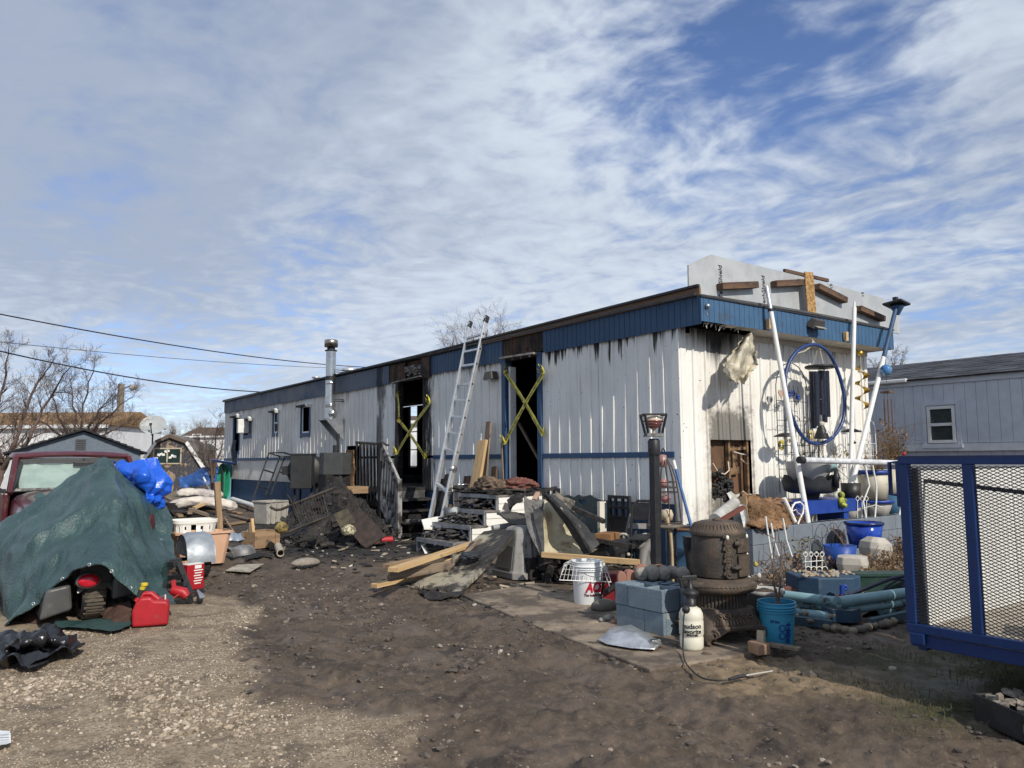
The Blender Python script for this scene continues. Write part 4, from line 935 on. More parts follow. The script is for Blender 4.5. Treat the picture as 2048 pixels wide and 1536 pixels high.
for a,b in(((-.035,y0_,wz0),(.02,y0_+.06,wz1)),((-.035,y1_-.06,wz0),(.02,y1_,wz1)),((-.034,y0_+.06,wz1-.06),(.02,y1_-.06,wz1)),((-.034,y0_+.06,wz0),(.02,y1_-.06,wz0+.06)),((-.036,y0_+.06,zm-.03),(.02,y1_-.06,zm+.03))):q.span(a,b)
part('frame',q,WHITE,wn)
q=MB();q.span((.005,y0_+.06,wz0+.06),(.01,y1_-.06,zm-.03));q.span((.0,y0_+.06,zm+.03),(.01,y1_-.06,wz1-.06));part('pane',q,mat('screened glass',(.045,.055,.05),(.06,.07,.065),3,rough=.25,bump=0),wn)
zr=W(2048,703,XN+2.25).z;rise=zr-(ze+.13)
SH=[mat('shingle %s'%n,c,tuple(x*1.5 for x in c),18,rough=.9,bump=.3,bsc=90)for n,c in(('slate',(.040,.043,.052)),('charcoal',(.028,.030,.036)),('blue grey',(.055,.060,.072)))]
q=MB();q.prism([(-.10,yN0-.2,ze+.10),(2.25,yN0-.2,ze+.13+rise-.02),(4.6,yN0-.2,ze+.10)],(0,yN1-yN0+.3,0));part('roof',q,SH[1],nh)
sl_=math.hypot(2.35,rise);nrow=10;shing=[None]*3;cnt=0;rows_=[]
sm_=[]
for k in range(3):
 b=MB();b.add([(0,0,0),(sl_/nrow*1.15,0,-.006),(sl_/nrow*1.15,.40,-.006),(0,.40,.0),(0,0,.012),(sl_/nrow*1.15,0,.006),(sl_/nrow*1.15,.40,.006),(0,.40,.012)],[(3,2,1,0),(4,5,6,7),(0,1,5,4),(1,2,6,5),(2,3,7,6),(3,0,4,7)]);sm_.append(b.mesh('shingle',SH[k]))
tilt=math.atan2(rise,2.35);rest=MB()
for i in range(nrow):
 y=-4.0-.2*(i%2)
 while y<yN1:
  o=bpy.data.objects.new('shingle',random.choice(sm_));COL.objects.link(o);o.parent=nh
  u=i*sl_/nrow;o.location=(-.11+u*math.cos(tilt),y,ze+.105+u*math.sin(tilt)+random.uniform(0,.006));o.rotation_euler=(0,-tilt,0);y+=.41
def px_box(mb,p0,a,b,depth):pass
FW=mat('far white siding',(.74,.75,.76),(.66,.67,.69),3,rough=.7,bump=.05)
FT=mat('far tan shingles',(.30,.185,.09),(.22,.135,.065),8,rough=.9,bump=.3,bsc=20,pos=True)
def house(name,label,pl,pr,pe,pb,ptop,dep,depth_m,mw_,mr,cat='house',ridge=True,wins=()):
 """a house whose near wall faces the camera: pixel columns of its ends, rows of eave, base and ridge, at a distance"""
 a,b=D(pl,pe,dep),D(pr,pe,dep);ax=Vector((b.x-a.x,b.y-a.y,0));w=ax.length;ang=math.atan2(ax.y,ax.x)
 t=root(name,label,cat,(a.x,a.y,0),ang);ze_=(a.z+b.z)/2;zr_=D((pl+pr)/2,ptop,dep+depth_m/2 if ridge else dep).z
 q=MB();q.span((0,0,-.5),(w,depth_m,ze_));part('wall',q,mw_,t)
 q=MB();q.prism([(-.2,-.25,ze_),(-.2,depth_m/2,zr_),(-.2,depth_m+.25,ze_)],(w+.4,0,0));part('roof',q,mr,t)
 q=MB();q.span((-.2,-.27,ze_-.15),(w+.2,-.2,ze_+.02));part('eave_fascia',q,FW,t)
 for(u,z,ww,hh)in wins:
  q=MB();q.span((w*u-ww/2,-.04,z-hh/2),(w*u+ww/2,.02,z+hh/2));f=part('window',q,WHITE,t);q=MB();q.span((w*u-ww/2+.08,-.05,z-hh/2+.08),(w*u+ww/2-.08,-.03,z+hh/2-.08));part('pane',q,GLASSD,f)
 return t
house('white_house','long white house with a tan shingle roof behind the bare trees',-320,213,852,930,826,38,6,FW,FT)
house('white_house','white two storey house with a brown roof far behind the barn shaped shed',365,470,872,935,855,78,8,FW,mat('far brown roof',(.11,.075,.055),(.08,.055,.04),4,rough=.9),wins=((.27,3.3,.9,1.6),))
house('tan_house','pale house seen through the charred middle doorway',780,870,842,935,832,44,6,FW,MATS['far brown roof'])
house('green_shed','small white shed with a dark green gable below the far white house',377,402,900,935,888,60,3,mat('dark green siding',(.03,.075,.055)),mat('green roof',(.16,.21,.19)),cat='shed')
gs_d=18.
p=D(155,900,gs_d);a,b=D(20,905,gs_d),D(274,905,gs_d);w=((b-a).dot(_r))*1.0;ang=0.;w*=.93;a=a+Vector((.0,0,0));gs_ang=RAD(-6);ang=gs_ang
gs=root('grey_shed','low grey blue gabled shed with a dark vent behind the red pickup','shed',(a.x,a.y,0),ang);zr_=D(155,861,gs_d).z;ze_=a.z
q=MB();q.prism([(0,0,0),(w,0,0),(w,0,ze_),(w*.54,0,zr_),(0,0,ze_)],(0,3,0));part('wall',q,mat('slate blue wall',(.15,.185,.225),(.12,.15,.185),9,rough=.85,bump=.4,bsc=24,st=(1,1,3)),gs)
SHG=mat('dark shingle edge',(.02,.021,.025),rough=.9)
rv=(w*.54,zr_)
for i,(x0,z0,x1,z1)in enumerate(((-.12,ze_-.05,rv[0],rv[1]+.03),(rv[0],rv[1]+.03,w+.12,ze_-.05))):
 q=MB();n_=9;dz=(z1-z0)/n_;dx=(x1-x0)/n_
 for k in range(n_):
  lift=.012
  if i==0:q.prism([(x0+dx*k-.02,-.14,z0+dz*k),(x0+dx*(k+1),-.14,z0+dz*(k+1)),(x0+dx*(k+1),-.14,z0+dz*(k+1)+.035),(x0+dx*k-.02,-.14,z0+dz*k+.055)],(0,3.3,0))
  else:q.prism([(x0+dx*k,-.14,z0+dz*k),(x0+dx*(k+1)+.02,-.14,z0+dz*(k+1)),(x0+dx*(k+1)+.02,-.14,z0+dz*(k+1)+.055),(x0+dx*k,-.14,z0+dz*k+.035)],(0,3.3,0))
 part('roof',q,SHG,gs)
q=MB();vx=w*.52;vz=zr_-.33;q.span((vx-.11,-.05,vz-.15),(vx+.11,.01,vz+.15));vv=part('gable_vent',q,mat('vent grey',(.06,.066,.075)),gs,bevel=.008)
for k in range(5):q=MB();q.box((vx,-.055,vz-.11+.055*k),(.17,.015,.035),rx=.5);part('slat',q,mat('vent slat',(.09,.095,.105)),vv)
bdp=36.;bl,br=D(275,980,bdp),D(399,980,bdp);ax=Vector((br.x-bl.x,br.y-bl.y,0));w=ax.length;ang=math.atan2(ax.y,ax.x)+RAD(12)
bn=root('barn_shed','barn shaped shed with patchy peeling grey front, white roof edge and a taped window','shed',(bl.x,bl.y,0),ang)
def bz(py):return D(335,py,bdp).z
zp,zk,zev=bz(874),bz(886),bz(938)
prof=[(0,0),(w,0),(w*.99,zev),(w*.72,zk),(w*.46,zp),(w*.25,zk),(0.01,zev)]
m=bpy.data.materials.new('peeling shed front');m.use_nodes=True;t_=NT(m.node_tree);b_=t_.n['Principled BSDF'];o_=t_.new('ShaderNodeTexCoord').outputs['Object']
blk=t_.voro(t_.vmul(o_,(2.2,.0,2.0)),1.4,out=1);s1=t_.smooth(t_.add(t_.mul(t_.sep(blk)[0],.5),t_.mul(t_.noise(o_,3.5,4),.7)),.42,.50)
c_=t_.mix(t_.noise(o_,6,4),(.24,.17,.11),(.36,.27,.19));c_=t_.mix(s1,c_,(.055,.055,.065));c_=t_.mix(t_.smooth(t_.noise(o_,11,3),.58,.68,0.,.7),c_,(.30,.25,.20));t_.set(b_,'Base Color',c_);b_.inputs['Roughness'].default_value=.9
wx0,wx1,wz0_,wz1_=w*.235,w*.63,bz(926),bz(898)
nb=13
for i in range(nb):
 x0,x1=w*i/nb,w*(i+1)/nb
 def top(x):
  for(xa,za),(xb,zb_)in zip([prof[6],prof[5],prof[4],prof[3]],[prof[5],prof[4],prof[3],prof[2]]):
   if xa<=x<=xb:return za+(zb_-za)*(x-xa)/(xb-xa)
  return zev
 q=MB();q.prism([(x0+.006,0,0),(x1-.006,0,0),(x1-.006,0,top(x1)),(x0+.006,0,top(x0))],(0,.03,0));part('board',q,m,bn)
q=MB();q.prism([(x,.03,z)for x,z in prof],(0,4,0));part('wall',q,mat('shed inside dark',(.10,.08,.06)),bn)
pr=[(-.08,zev-.1),(w*.25,zk+.05),(w*.46,zp+.06),(w*.72,zk+.05),(w+.08,zev-.1)]
for i in range(4):
 (x0,z0),(x1,z1)=pr[i],pr[i+1];q=MB();q.bar((x0,-.10,z0),(x1,-.10,z1),.10,.15,up=(0,0,1));part('edge_board',q,WHITE if i in(0,3)else mat('brown edge',(.12,.09,.07)),bn)
 q=MB();q.prism([(x0,-.05,z0),(x1,-.05,z1),(x1,-.05,z1+.08),(x0,-.05,z0+.08)],(0,4.2,0));part('roof',q,mat('old shed roof',(.19,.17,.15),(.12,.11,.10),6,rough=.9),bn)
q=MB();wm=(wx0+wx1)/2
for a,b in(((wx0-.06,-.06,wz0_-.06),(wx0,.0,wz1_+.06)),((wx1,-.06,wz0_-.06),(wx1+.06,.0,wz1_+.06)),((wx0,-.06,wz1_),(wx1,.0,wz1_+.06)),((wx0,-.06,wz0_-.06),(wx1,0,wz0_)),((wm-.03,-.06,wz0_),(wm+.03,0,wz1_))):q.span(a,b)
wn=part('window',q,mat('bleached frame',(.42,.37,.28)),bn)
for x0,x1 in((wx0,wm-.03),(wm+.03,wx1)):q=MB();q.span((x0,-.03,wz0_),(x1,-.02,wz1_));part('pane',q,mat('green black glass',(.012,.028,.026),rough=.1,bump=0),wn)
q=MB()
for i in range(9):q.box((wx0+.1+.1*i,-.045,wz0_+.22+.12*abs(math.sin(i*1.1))+.05*i*(i<6)),(.13,.012,.10),ry=.5*math.sin(i*2))
part('tape_patch',q,WHITE,wn)
dc=D(307,852,35.);t=root('satellite_dish','pale grey satellite dish on a mast above the barn shaped shed','satellite dish',(dc.x,dc.y,bz(890)))
hz=dc.z-bz(890);dn=Vector((-.35,-.8,.55)).normalized();d_,u_,v_=basis(dn);rows=[]
for i in range(7):
 r2=.56*i/6+.001;rows.append([Vector((0,0,hz))+(u_*math.cos(a)+v_*math.sin(a)*.9)*r2+dn*(r2*r2*.35)for a in np.linspace(0,2*math.pi,28,endpoint=False)])
q=MB();q.grid(rows,True,True);part('reflector',q,mat('dish grey',(.40,.42,.42),(.33,.35,.35),3,rough=.5),t)
q=MB();q.tube([(0,.1,0),(0,.1,hz-.15),Vector((0,0,hz))-dn*.05],.035,8);part('mast',q,BLKM,t)
q=MB();f_=Vector((0,0,hz))+dn*.5-v_*.25;q.tube([Vector((0,0,hz))-v_*.5,f_],.025,6);q.box(f_,(.10,.10,.12));part('feed_arm',q,BLKM,t)
pb=D(236,925,55.);zt=D(236,768,55.).z;t=root('utility_pole','grey wooden utility pole with a street lamp on a short arm','utility pole',(pb.x,pb.y,0))
q=MB();q.tube([(0,0,0),(0,0,zt)],[.28,.22],10);part('pole',q,mat('pole wood',(.26,.22,.18),(.19,.16,.13),6,rough=.9),t)
r2=_r*1.0;q=MB();q.tube([(0,0,zt-.5),r2*.35+Vector((0,0,zt-.25)),r2*.75+Vector((0,0,zt-.1))],.05,6);part('lamp_arm',q,GALV,t);q=MB();q.lathe([(.12,.15),(.25,.0),(.22,-.22),(0,-.28)],r2*.85+Vector((0,0,zt-.2)),14);part('lamp_head',q,mat('lamp grey',(.35,.34,.32)),t)
def wire(label,pts,r):q=MB();q.tube(pts,r,5);return single('overhead_wire',q,mat('black cable',(.015,.015,.017),rough=.6,bump=0),label,'wire',pts[0],group='overhead wires')
def sag(a,b,s,n=24):return[a.lerp(b,i/n)-Vector((0,0,s*4*(i/n)*(1-i/n)))for i in range(n+1)]
wire('thick twisted overhead wire, highest of the three',sag(D(-260,575,20),D(830,737,48),.55),.022)
wire('thin overhead wire between the two thicker wires',sag(D(-260,655,20),D(830,737,48),.35),.010)
wire('overhead service wire reaching the roof of the mobile home',sag(D(-260,636,14),W(555,785,.9),.30),.016)
q=MB();rows=[]
for i in range(2):
 rows.append([D(px,(897-7*math.sin(px*.011)-9*math.sin(px*.004+1))if i else 935,160+i*4)for px in range(-700,2600,25)])
q.grid(rows[::-1]);rows2=[[p+Vector((0,0,0))for p in rows[1]],[p+_f*260-Vector((0,0,14))for p in rows[1]]];q.grid(rows2[::-1])
single('hill',q,mat('far dry slope',(.17,.115,.07),(.11,.085,.05),.08,rough=1,bump=0),None,None,D(900,935,160),kind='structure')
from mathutils import noise as mn
def ridged(p,s,o=4):return mn.ridged_multi_fractal(Vector(p)*s,.9,2.0,o,1.0,2.0)
def catmull(ctrl,nr,nc):
 """smooth surface through a grid of control points"""
 C=np.array([[tuple(p)for p in r]for r in ctrl]);
 def interp(A,n):
  k=len(A);out=[]
  for i in range(n):
   t=i/(n-1)*(k-1);a=min(k-2,int(t));f=t-a
   p0,p1,p2,p3=A[max(a-1,0)],A[a],A[a+1],A[min(a+2,k-1)]
   out.append(.5*((2*p1)+(-p0+p2)*f+(2*p0-5*p1+4*p2-p3)*f*f+(-p0+3*p1-3*p2+p3)*f**3))
  return np.array(out)
 C=interp(C,nr);C=interp(C.transpose(1,0,2),nc).transpose(1,0,2);return C
def drape(C,amp,sc,seed=0,ridge=.6,st=(1,1,1),vor=0.):
 """push a surface in and out along its normals into folds"""
 du=np.gradient(C,axis=1);dv=np.gradient(C,axis=0);n=np.cross(du,dv);n/=np.linalg.norm(n,axis=2,keepdims=True)+1e-9
 out=C.copy();S=Vector((seed*3.7,seed*1.3,seed*2.1))
 for i in range(C.shape[0]):
  for j in range(C.shape[1]):
   p=Vector(C[i,j]);q=Vector((p.x*st[0],p.y*st[1],p.z*st[2]))*sc+S
   h=mn.fractal(q,1.,2.,4)*(1-ridge)+ridge*(mn.ridged_multi_fractal(q*.8,1.,2.,4,1.,2.)*.45-.55)
   if vor:h=-vor*(mn.voronoi(q+Vector((mn.noise(q*1.7),mn.noise(q*1.3+S),0))*.35)[0][0]-.4)
   out[i,j]+=n[i,j]*h*amp
 return[[Vector(p)for p in r]for r in out]
def folds(C,amp,seed,f0=1.6,n=6,wob=.5,gl=None):
 """straight creases of a sheet: triangle waves along random directions, pushed along the normals"""
 rs=np.random.RandomState(seed);du=np.gradient(C,axis=1);dv=np.gradient(C,axis=0);N=np.cross(du,dv);N/=np.linalg.norm(N,axis=2,keepdims=True)+1e-9;H=np.zeros(C.shape[:2])
 for k in range(n):
  d=rs.normal(size=3);d=d*np.array(gl if gl else(1,1,1));d/=np.linalg.norm(d);f=f0*1.45**k;u=C@d*f+rs.rand()*9
  W_=np.array([[mn.noise(Vector(C[i,j])*1.3*(1+.25*k)+Vector((k*5.1,seed,0)))for j in range(C.shape[1])]for i in range(C.shape[0])]);u=u+W_*wob;m_=np.clip(W_*1.6+.55,0,1)
  H+=(np.abs((u%1)*2-1)*2-1)/1.45**k*m_
 return C+N*H[:,:,None]*amp
def crumple(c,rad,amp,sc,seed=0,n=60,m=36,flat=None,oct=5):
 rows=[];c=Vector(c)
 for i in range(m+1):
  ph=-math.pi/2+math.pi*i/m;r=[]
  for j in range(n):
   t=2*math.pi*j/n;d=Vector((math.cos(ph)*math.cos(t),math.cos(ph)*math.sin(t),math.sin(ph)))
   q=d*sc+Vector((seed*2.3,seed,-seed*1.7));k=1+amp*(mn.ridged_multi_fractal(q,1.,2.1,oct,1.,2.)*.55-.7)+amp*.5*mn.fractal(q*.6,1.,2.,2)
   p=Vector((d.x*rad[0],d.y*rad[1],d.z*rad[2]))*k
   if flat is not None:p.z=max(p.z,flat)
   r.append(c+p)
  rows.append(r)
 return rows
TARPG=mat('dark green tarpaulin',(.024,.058,.060),(.050,.098,.096),2.2,rough=.30,bump=1.,bsc=42,bd=.014,dirt=(.15,.18,.165),dsc=6,dlo=.60,dhi=.78,spec=.8)
TARPB=mat('blue tarpaulin',(.010,.085,.52),(.014,.11,.60),3,rough=.30,bump=.5,bsc=16,bd=.012,spec=.6)
TARPBR=mat('brown tarpaulin',(.075,.045,.036),(.10,.062,.05),4,rough=.35,bump=.5,bsc=16)
RUB=mat('tyre rubber',(.022,.022,.023),(.04,.038,.035),12,rough=.8,bump=.25,bsc=60,dirt=(.13,.105,.075),dsc=6,dlo=.5,dhi=.7)
RED=mat('red plastic',(.40,.014,.022),(.32,.012,.018),5,rough=.45,bump=.05,dirt=(.22,.10,.08),dsc=6,dlo=.55,dhi=.75)
ROPE=mat('white rope',(.62,.60,.54),rough=.8)
tx,ty=-6.27,4.25
tk=root('red_pickup','dark red pickup with a silver sunshade behind its windscreen, half behind the green tarp','pickup',(tx,ty,0))
PAINT=mat('dark red car paint',(.085,.012,.016),(.07,.010,.014),3,rough=.32,bump=.02,bsc=9,coat=.4,dirt=(.16,.09,.075),dsc=5,dlo=.55,dhi=.8)
def M_(p):return p
zr,zb=1.50,1.06
body=[(-.86,-1.45,.45),(.86,-1.45,.45)]
rows=[]
for y,hw_,zt in((-1.62,.54,.78),(-1.55,.60,.90),(-1.3,.63,.96),(-.6,.65,1.02),(-.12,.68,1.055)):
 rows.append([(-hw_-.02,y,.42),(-hw_-.03,y,zt-.16),(-hw_+.02,y,zt-.04),(-hw_*.6,y,zt+.01),(0,y,zt+.035),(hw_*.6,y,zt+.01),(hw_-.02,y,zt-.04),(hw_+.03,y,zt-.16),(hw_+.02,y,.42)])
q=MB();q.grid(rows[::-1]);q.add(rows[0],[tuple(range(9))]);part('hood',q,PAINT,tk,sub=1)
q=MB();rf=[]
for y,hw_,z in((.30,.60,zr-.03),(.36,.63,zr+.01),(.7,.645,zr+.03),(1.2,.64,zr+.025),(1.45,.60,zr-.02)):
 rf.append([(-hw_-.03,y,z-.06),(-hw_,y,z-.01),(-hw_*.5,y,z+.012),(0,y,z+.018),(hw_*.5,y,z+.012),(hw_,y,z-.01),(hw_+.03,y,z-.06)])
q.sheet(rf,.03);part('roof',q,PAINT,tk)
for s_ in(-1,1):
 q=MB();q.bar((s_*.70,-.16,zb-.03),(s_*.625,.32,zr-.045),.055,.06);part('windscreen_pillar',q,PAINT,tk,bevel=.01)
 q=MB();q.bar((s_*.66,1.42,zb),(s_*.60,1.40,zr-.05),.07,.05);part('rear_pillar',q,PAINT,tk)
 q=MB();q.span((s_*.74-.03,-.2,.42),(s_*.74+.03,1.45,zb-.02));part('door',q,PAINT,tk,bevel=.02)
 q=MB();q.prism([(s_*.73,-.14,zb),(s_*.72,1.40,zb),(s_*.62,1.36,zr-.06),(s_*.66,.34,zr-.06)],(.006*s_,0,0));part('side_window',q,GLASSD,tk)
 q=MB();q.ball((s_*.93,-.12,zb+.03),.12,14,8,(1.05,.6,.72));mi=part('mirror',q,BLACKP,tk);q=MB();q.bar((s_*.74,-.08,zb),(s_*.9,-.1,zb),.05,.05);part('mirror_arm',q,BLACKP,mi)
 for y in(-1.0,2.3):
  q=MB();MM=Matrix.Rotation(RAD(90),3,'Y');q.lathe([(.18,-.1),(.33,-.1),(.35,-.06),(.35,.06),(.33,.1),(.18,.1)],(s_*.62,y,.35),24,M=MM);w_=part('wheel',q,RUB,tk);q=MB();q.lathe([(0,-.08),(.19,-.06),(.19,.06),(0,.08)],(s_*.62,y,.35),20,M=MM);part('rim',q,ALU,w_)
 q=MB();q.span((s_*.38-.15,-1.66,.62),(s_*.38+.15,-1.60,.78));part('headlight',q,mat('headlight glass',(.5,.5,.48),rough=.1),tk,bevel=.02)
q=MB();q.add([(-.66,-.14,zb),(.66,-.14,zb),(.59,.33,zr-.07),(-.59,.33,zr-.07)],[(0,1,2,3)])
wm_=mat('windscreen glass',(.10,.12,.12),rough=.05,bump=0,alpha=.22,spec=.8);part('windscreen',q,wm_,tk)
q=MB();q.add([(-.67,-.145,zb-.004),(-.60,.335,zr-.055),(.60,.335,zr-.055),(.67,-.145,zb-.004),(-.64,-.135,zb+.03),(-.55,.30,zr-.12),(.55,.30,zr-.12),(.64,-.135,zb+.03)],[(0,4,5,1),(1,5,6,2),(2,6,7,3),(3,7,4,0)]);part('window_seal',q,BLACKP,tk)
rows=[[Vector((-.60+1.2*j/14+.0,.02+.30*i/8+.012*math.sin(j*2.6+i*.8),zb-.0+.31*i/8+.012*math.sin(j*1.4+i*2.2)))for j in range(15)]for i in range(9)]
q=MB();q.sheet(rows,.004);part('sunshade',q,mat('silver sunshade',(.56,.70,.63),(.44,.58,.51),6,rough=.35,metal=.25,bump=.3,bsc=14),tk)
q=MB();q.box((.1,.24,zr-.13),(.24,.03,.06));q.bar((.1,.28,zr-.06),(.1,.25,zr-.12),.02);part('rear_view_mirror',q,BLACKP,tk,bevel=.01)
q=MB();q.span((-.7,.6,.5),(.7,.9,1.15));q.span((-.8,0,.45),(.8,1.5,.55));part('seat',q,mat('dark seat',(.05,.045,.045),rough=.9),tk,bevel=.05)
q=MB();q.span((-.86,1.5,.5),(-.80,3.2,.98));q.span((.80,1.5,.5),(.86,3.2,.98));q.span((-.86,3.15,.5),(.86,3.2,.98));q.span((-.8,1.45,.5),(.8,1.5,1.05));q.span((-.8,1.5,.5),(.8,3.15,.56));part('bed',q,PAINT,tk)
q=MB()
q.bar((-.72,-.24,zb-.005),(.05,-.20,zb+.01),.012);q.bar((-.1,-.24,zb-.005),(.55,-.20,zb+.01),.012);part('wiper',q,BLACKP,tk)
q=MB();q.span((-.66,-1.75,.38),(.66,-1.62,.55));part('bumper',q,GALV,tk,bevel=.03)
a=D(8,980,11.5);rk=root('slatted_rack','black slatted rack standing beside the pickup cab','rack',(a.x,a.y,0));q=MB()
P0,P1,P2_,P3=D(8,985,11.4),D(33,918,11.6),D(55,919,11.4),D(32,985,11.2)
for u,v in((P0,P1),(P3,P2_),(P1,P2_),(P0,P3)):q.bar(u,v,.05,.04)
part('frame',q,BLKM,rk,world=True)
for k in(.2,.4,.6,.8):q=MB();q.bar(P0.lerp(P1,k),P3.lerp(P2_,k),.05,.02);part('slat',q,BLKM,rk,world=True)
q=MB();q.prism([P0,P1,P2_,P3],(.02,.05,0));part('back_panel',q,mat('rack panel grey',(.11,.12,.14),rough=.4),rk,world=True)
mc=root('motorcycle','touring motorcycle seen from behind with round edged red tail light, saddlebags and muddy tyre','motorcycle',G(188,1243))
mx_,my_=mc.location.x,mc.location.y;mc.matrix_world=Matrix.Translation(mc.location)@Matrix.Diagonal((1.05,.72,.66,1))
Rw=.33;MM=Matrix.Rotation(RAD(90),3,'Y')
def wheel(cy,name='wheel'):
 q=MB();q.lathe([(Rw*.62,-.085),(Rw*.88,-.095),(Rw*.97,-.07),(Rw,-.03),(Rw,.03),(Rw*.97,.07),(Rw*.88,.095),(Rw*.62,.085)],(0,cy,Rw),40,M=MM);t=part(name,q,RUB,mc)
 q=MB()
 for k in range(40):
  a=2*math.pi*k/40;q.box((.008*(-1)**k,cy+Rw*math.cos(a),Rw+Rw*math.sin(a)),(.14,.03,.014),rx=a-math.pi/2)
 part('tread',q,mat('muddy tread',(.16,.13,.095),(.09,.075,.058),14,rough=.9,bump=.3),t,kind='stuff')
 q=MB();q.lathe([(0,-.05),(Rw*.62,-.06),(Rw*.62,.06),(0,.05)],(0,cy,Rw),24,M=MM);part('rim',q,ALU,t)
wheel(.30);wheel(1.95)
GREYB=mat('grey motorcycle paint',(.065,.065,.065),(.085,.085,.08),5,rough=.35,coat=.3,bump=0)
rows=[]
for k in range(9):
 a=RAD(18+k*15);rr_=Rw+.05
 rows.append([(x*(1 if abs(x)<.12 else 1),.30-rr_*math.cos(a)-(0 if abs(x)<.1 else-.03),Rw+rr_*math.sin(a)-(.0 if abs(x)<.1 else .05))for x in(-.135,-.125,-.09,0,.09,.125,.135)])
q=MB();q.sheet(rows,.012);part('rear_fender',q,mat('silver fender',(.36,.35,.32),(.28,.27,.25),5,rough=.3,metal=.7,bump=0),mc)
tl=CP(G(188,1243)+Vector((0,-.17,0)),178,1162);q=MB();loc=mw(mc).inverted()@tl
q.ball(loc+Vector((0,.02,0)),.058,24,14,(1.4,.8,1.5));tl_=part('tail_light',q,mat('red tail lens',(.60,.012,.03),(.42,.006,.02),18,rough=.08,bump=.25,bsc=40,coat=.5),mc)
q=MB();q.ball(loc+Vector((0,.055,0)),.075,18,10,(1.3,.5,1.45));part('lamp_housing',q,mat('silver fender',()),tl_)if 'silver fender' not in MATS else part('lamp_housing',q,MATS['silver fender'],tl_)
for pts in([(-.40,-.10,.10),(-.17,-.10,.20),(-.19,-.10,.53),(-.36,-.10,.48)],[(.12,-.10,.27),(.33,-.10,.33),(.33,-.10,.50),(.17,-.10,.60),(.12,-.10,.55)]):
 q=MB();q.prism(pts,(0,.6,0));part('saddlebag',q,GREYB,mc,bevel=.035,seg=3)
q=MB();q.tube([(.235,-.20,.21),(.23,.5,.22),(.18,1.3,.24)],.055,14,caps=False);q.tube([(.235,-.205,.21),(.235,-.12,.21)],.038,14);part('exhaust',q,mat('burnt chrome',(.22,.20,.18),(.10,.09,.08),6,rough=.3,metal=.9),mc)
q=MB();q.disc((.235,-.207,.21),.034,14,(0,-1,0));part('exhaust_mouth',q,CHARD,mc)
q=MB();q.span((-.13,-.05,.5),(.13,1.2,.80));q.span((-.2,1.0,.35),(.2,1.7,.95));q.bar((-.3,1.55,1.0),(.3,1.55,1.0),.05);q.box((0,1.6,.95),(.4,.25,.35));part('frame',q,BLKM,mc,bevel=.04)
for s_ in(-1,1):q=MB();q.tube([(s_*.15,.3,.42),(s_*.15,-.02,.52)],.02,8);q.box((s_*.165,.32,.33),(.03,.25,.05));part('shock_absorber',q,BLKM,mc)
ctrl=[[(85,992,8.9),(100,984,8.6),(133,964,8.5),(170,940,8.4),(199,920,8.3),(214,917,8.28),(227,930,8.4),(250,945,8.7),(318,1000,9.2)],[(20,1040,8.6),(52,1012,8.3),(95,1010,8.0),(150,985,7.95),(195,962,7.95),(225,962,7.95),(240,985,8.1),(285,1002,8.55),(338,1030,9.1)],[(-4,1065,8.3),(16,1070,7.9),(80,1062,7.45),(140,1050,7.4),(195,1035,7.35),(235,1035,7.4),(260,1050,7.7),(300,1072,8.4),(348,1078,8.75)],[(2,1120,8.0),(16,1125,7.5),(75,1115,7.10),(140,1100,6.95),(200,1088,6.9),(245,1092,7.0),(280,1110,7.4),(316,1118,7.8),(354,1122,8.3)],[(8,1190,7.7),(20,1188,7.2),(62,1166,6.95),(130,1138,6.8),(195,1116,6.7),(245,1132,6.8),(287,1152,7.1),(314,1158,7.6),(346,1148,8.1)],[(12,1266,7.4),(20,1262,6.95),(60,1222,6.8),(128,1158,6.68),(195,1130,6.62),(245,1160,6.68),(292,1200,6.85),(318,1190,7.4),(336,1176,7.9)]]
C=catmull([[D(*c)for c in r]for r in ctrl],110,170)
q=MB();C=folds(C,.050,4,.9,9,.6,(1,1,.28));rows=drape(C,-.05,1.7,1,.7,(1.5,1.5,.5))
for i in range(110):
 for j in range(170):
  t_,s_=i/109,j/169;rows[i][j]+=-_f*(.035*t_*(1-.4*t_)*(1-abs(math.sin(s_*19+1.6*math.sin(t_*2.2)))**.55))
q.sheet(rows,.004);single('green_tarp',q,TARPG,'dark green tarp draped to a peak over the motorcycle','tarp',(mx_,my_,0));gt_=bpy.data.objects['green_tarp'];q=MB();q.tube(rows[-1],.009,6);part('hem',q,TARPG,gt_,world=True)
for j in range(12,165,17):q=MB();c_=rows[-4][j]-_f*.012;q.tube([c_+_r*(.012*math.cos(a))+Vector((0,0,.012*math.sin(a)))for a in np.linspace(0,6.283,10,endpoint=False)],.004,5,closed=True);part('grommet',q,ALU,gt_,world=True)
ctrl=[[(112,1240,6.9),(180,1242,6.9),(230,1240,6.85),(262,1238,6.8)],[(108,1252,6.7),(175,1256,6.65),(225,1262,6.6),(262,1250,6.65)]]
def flat(ctrl,z,nr=24,nc=60,amp=.03,sc=6,seed=2):
 C=catmull([[G(c[0],c[1],z)for c in r]for r in ctrl],nr,nc);out=drape(C,amp,sc,seed,.7);return[[Vector((p.x,p.y,max(p.z,.004)))for p in r]for r in out]
q=MB();q.sheet(flat([[c[:2]for c in r]for r in ctrl],.03),.003);single('tarp_edge',q,TARPG,'loose hem of green tarp lying on the gravel below the motorcycle tyre','tarp',G(180,1250))
C=catmull([[D(300,1168,7.6),D(325,1172,7.6)],[D(318,1190,7.2),D(345,1195,7.3)],[D(325,1215,6.95),D(352,1207,7.05)]],20,14)
q=MB();q.sheet(drape(C,.05,5,4),.003);single('tarp_corner',q,TARPG,'green tarp corner hanging beside the red fuel can','tarp',G(340,1215))
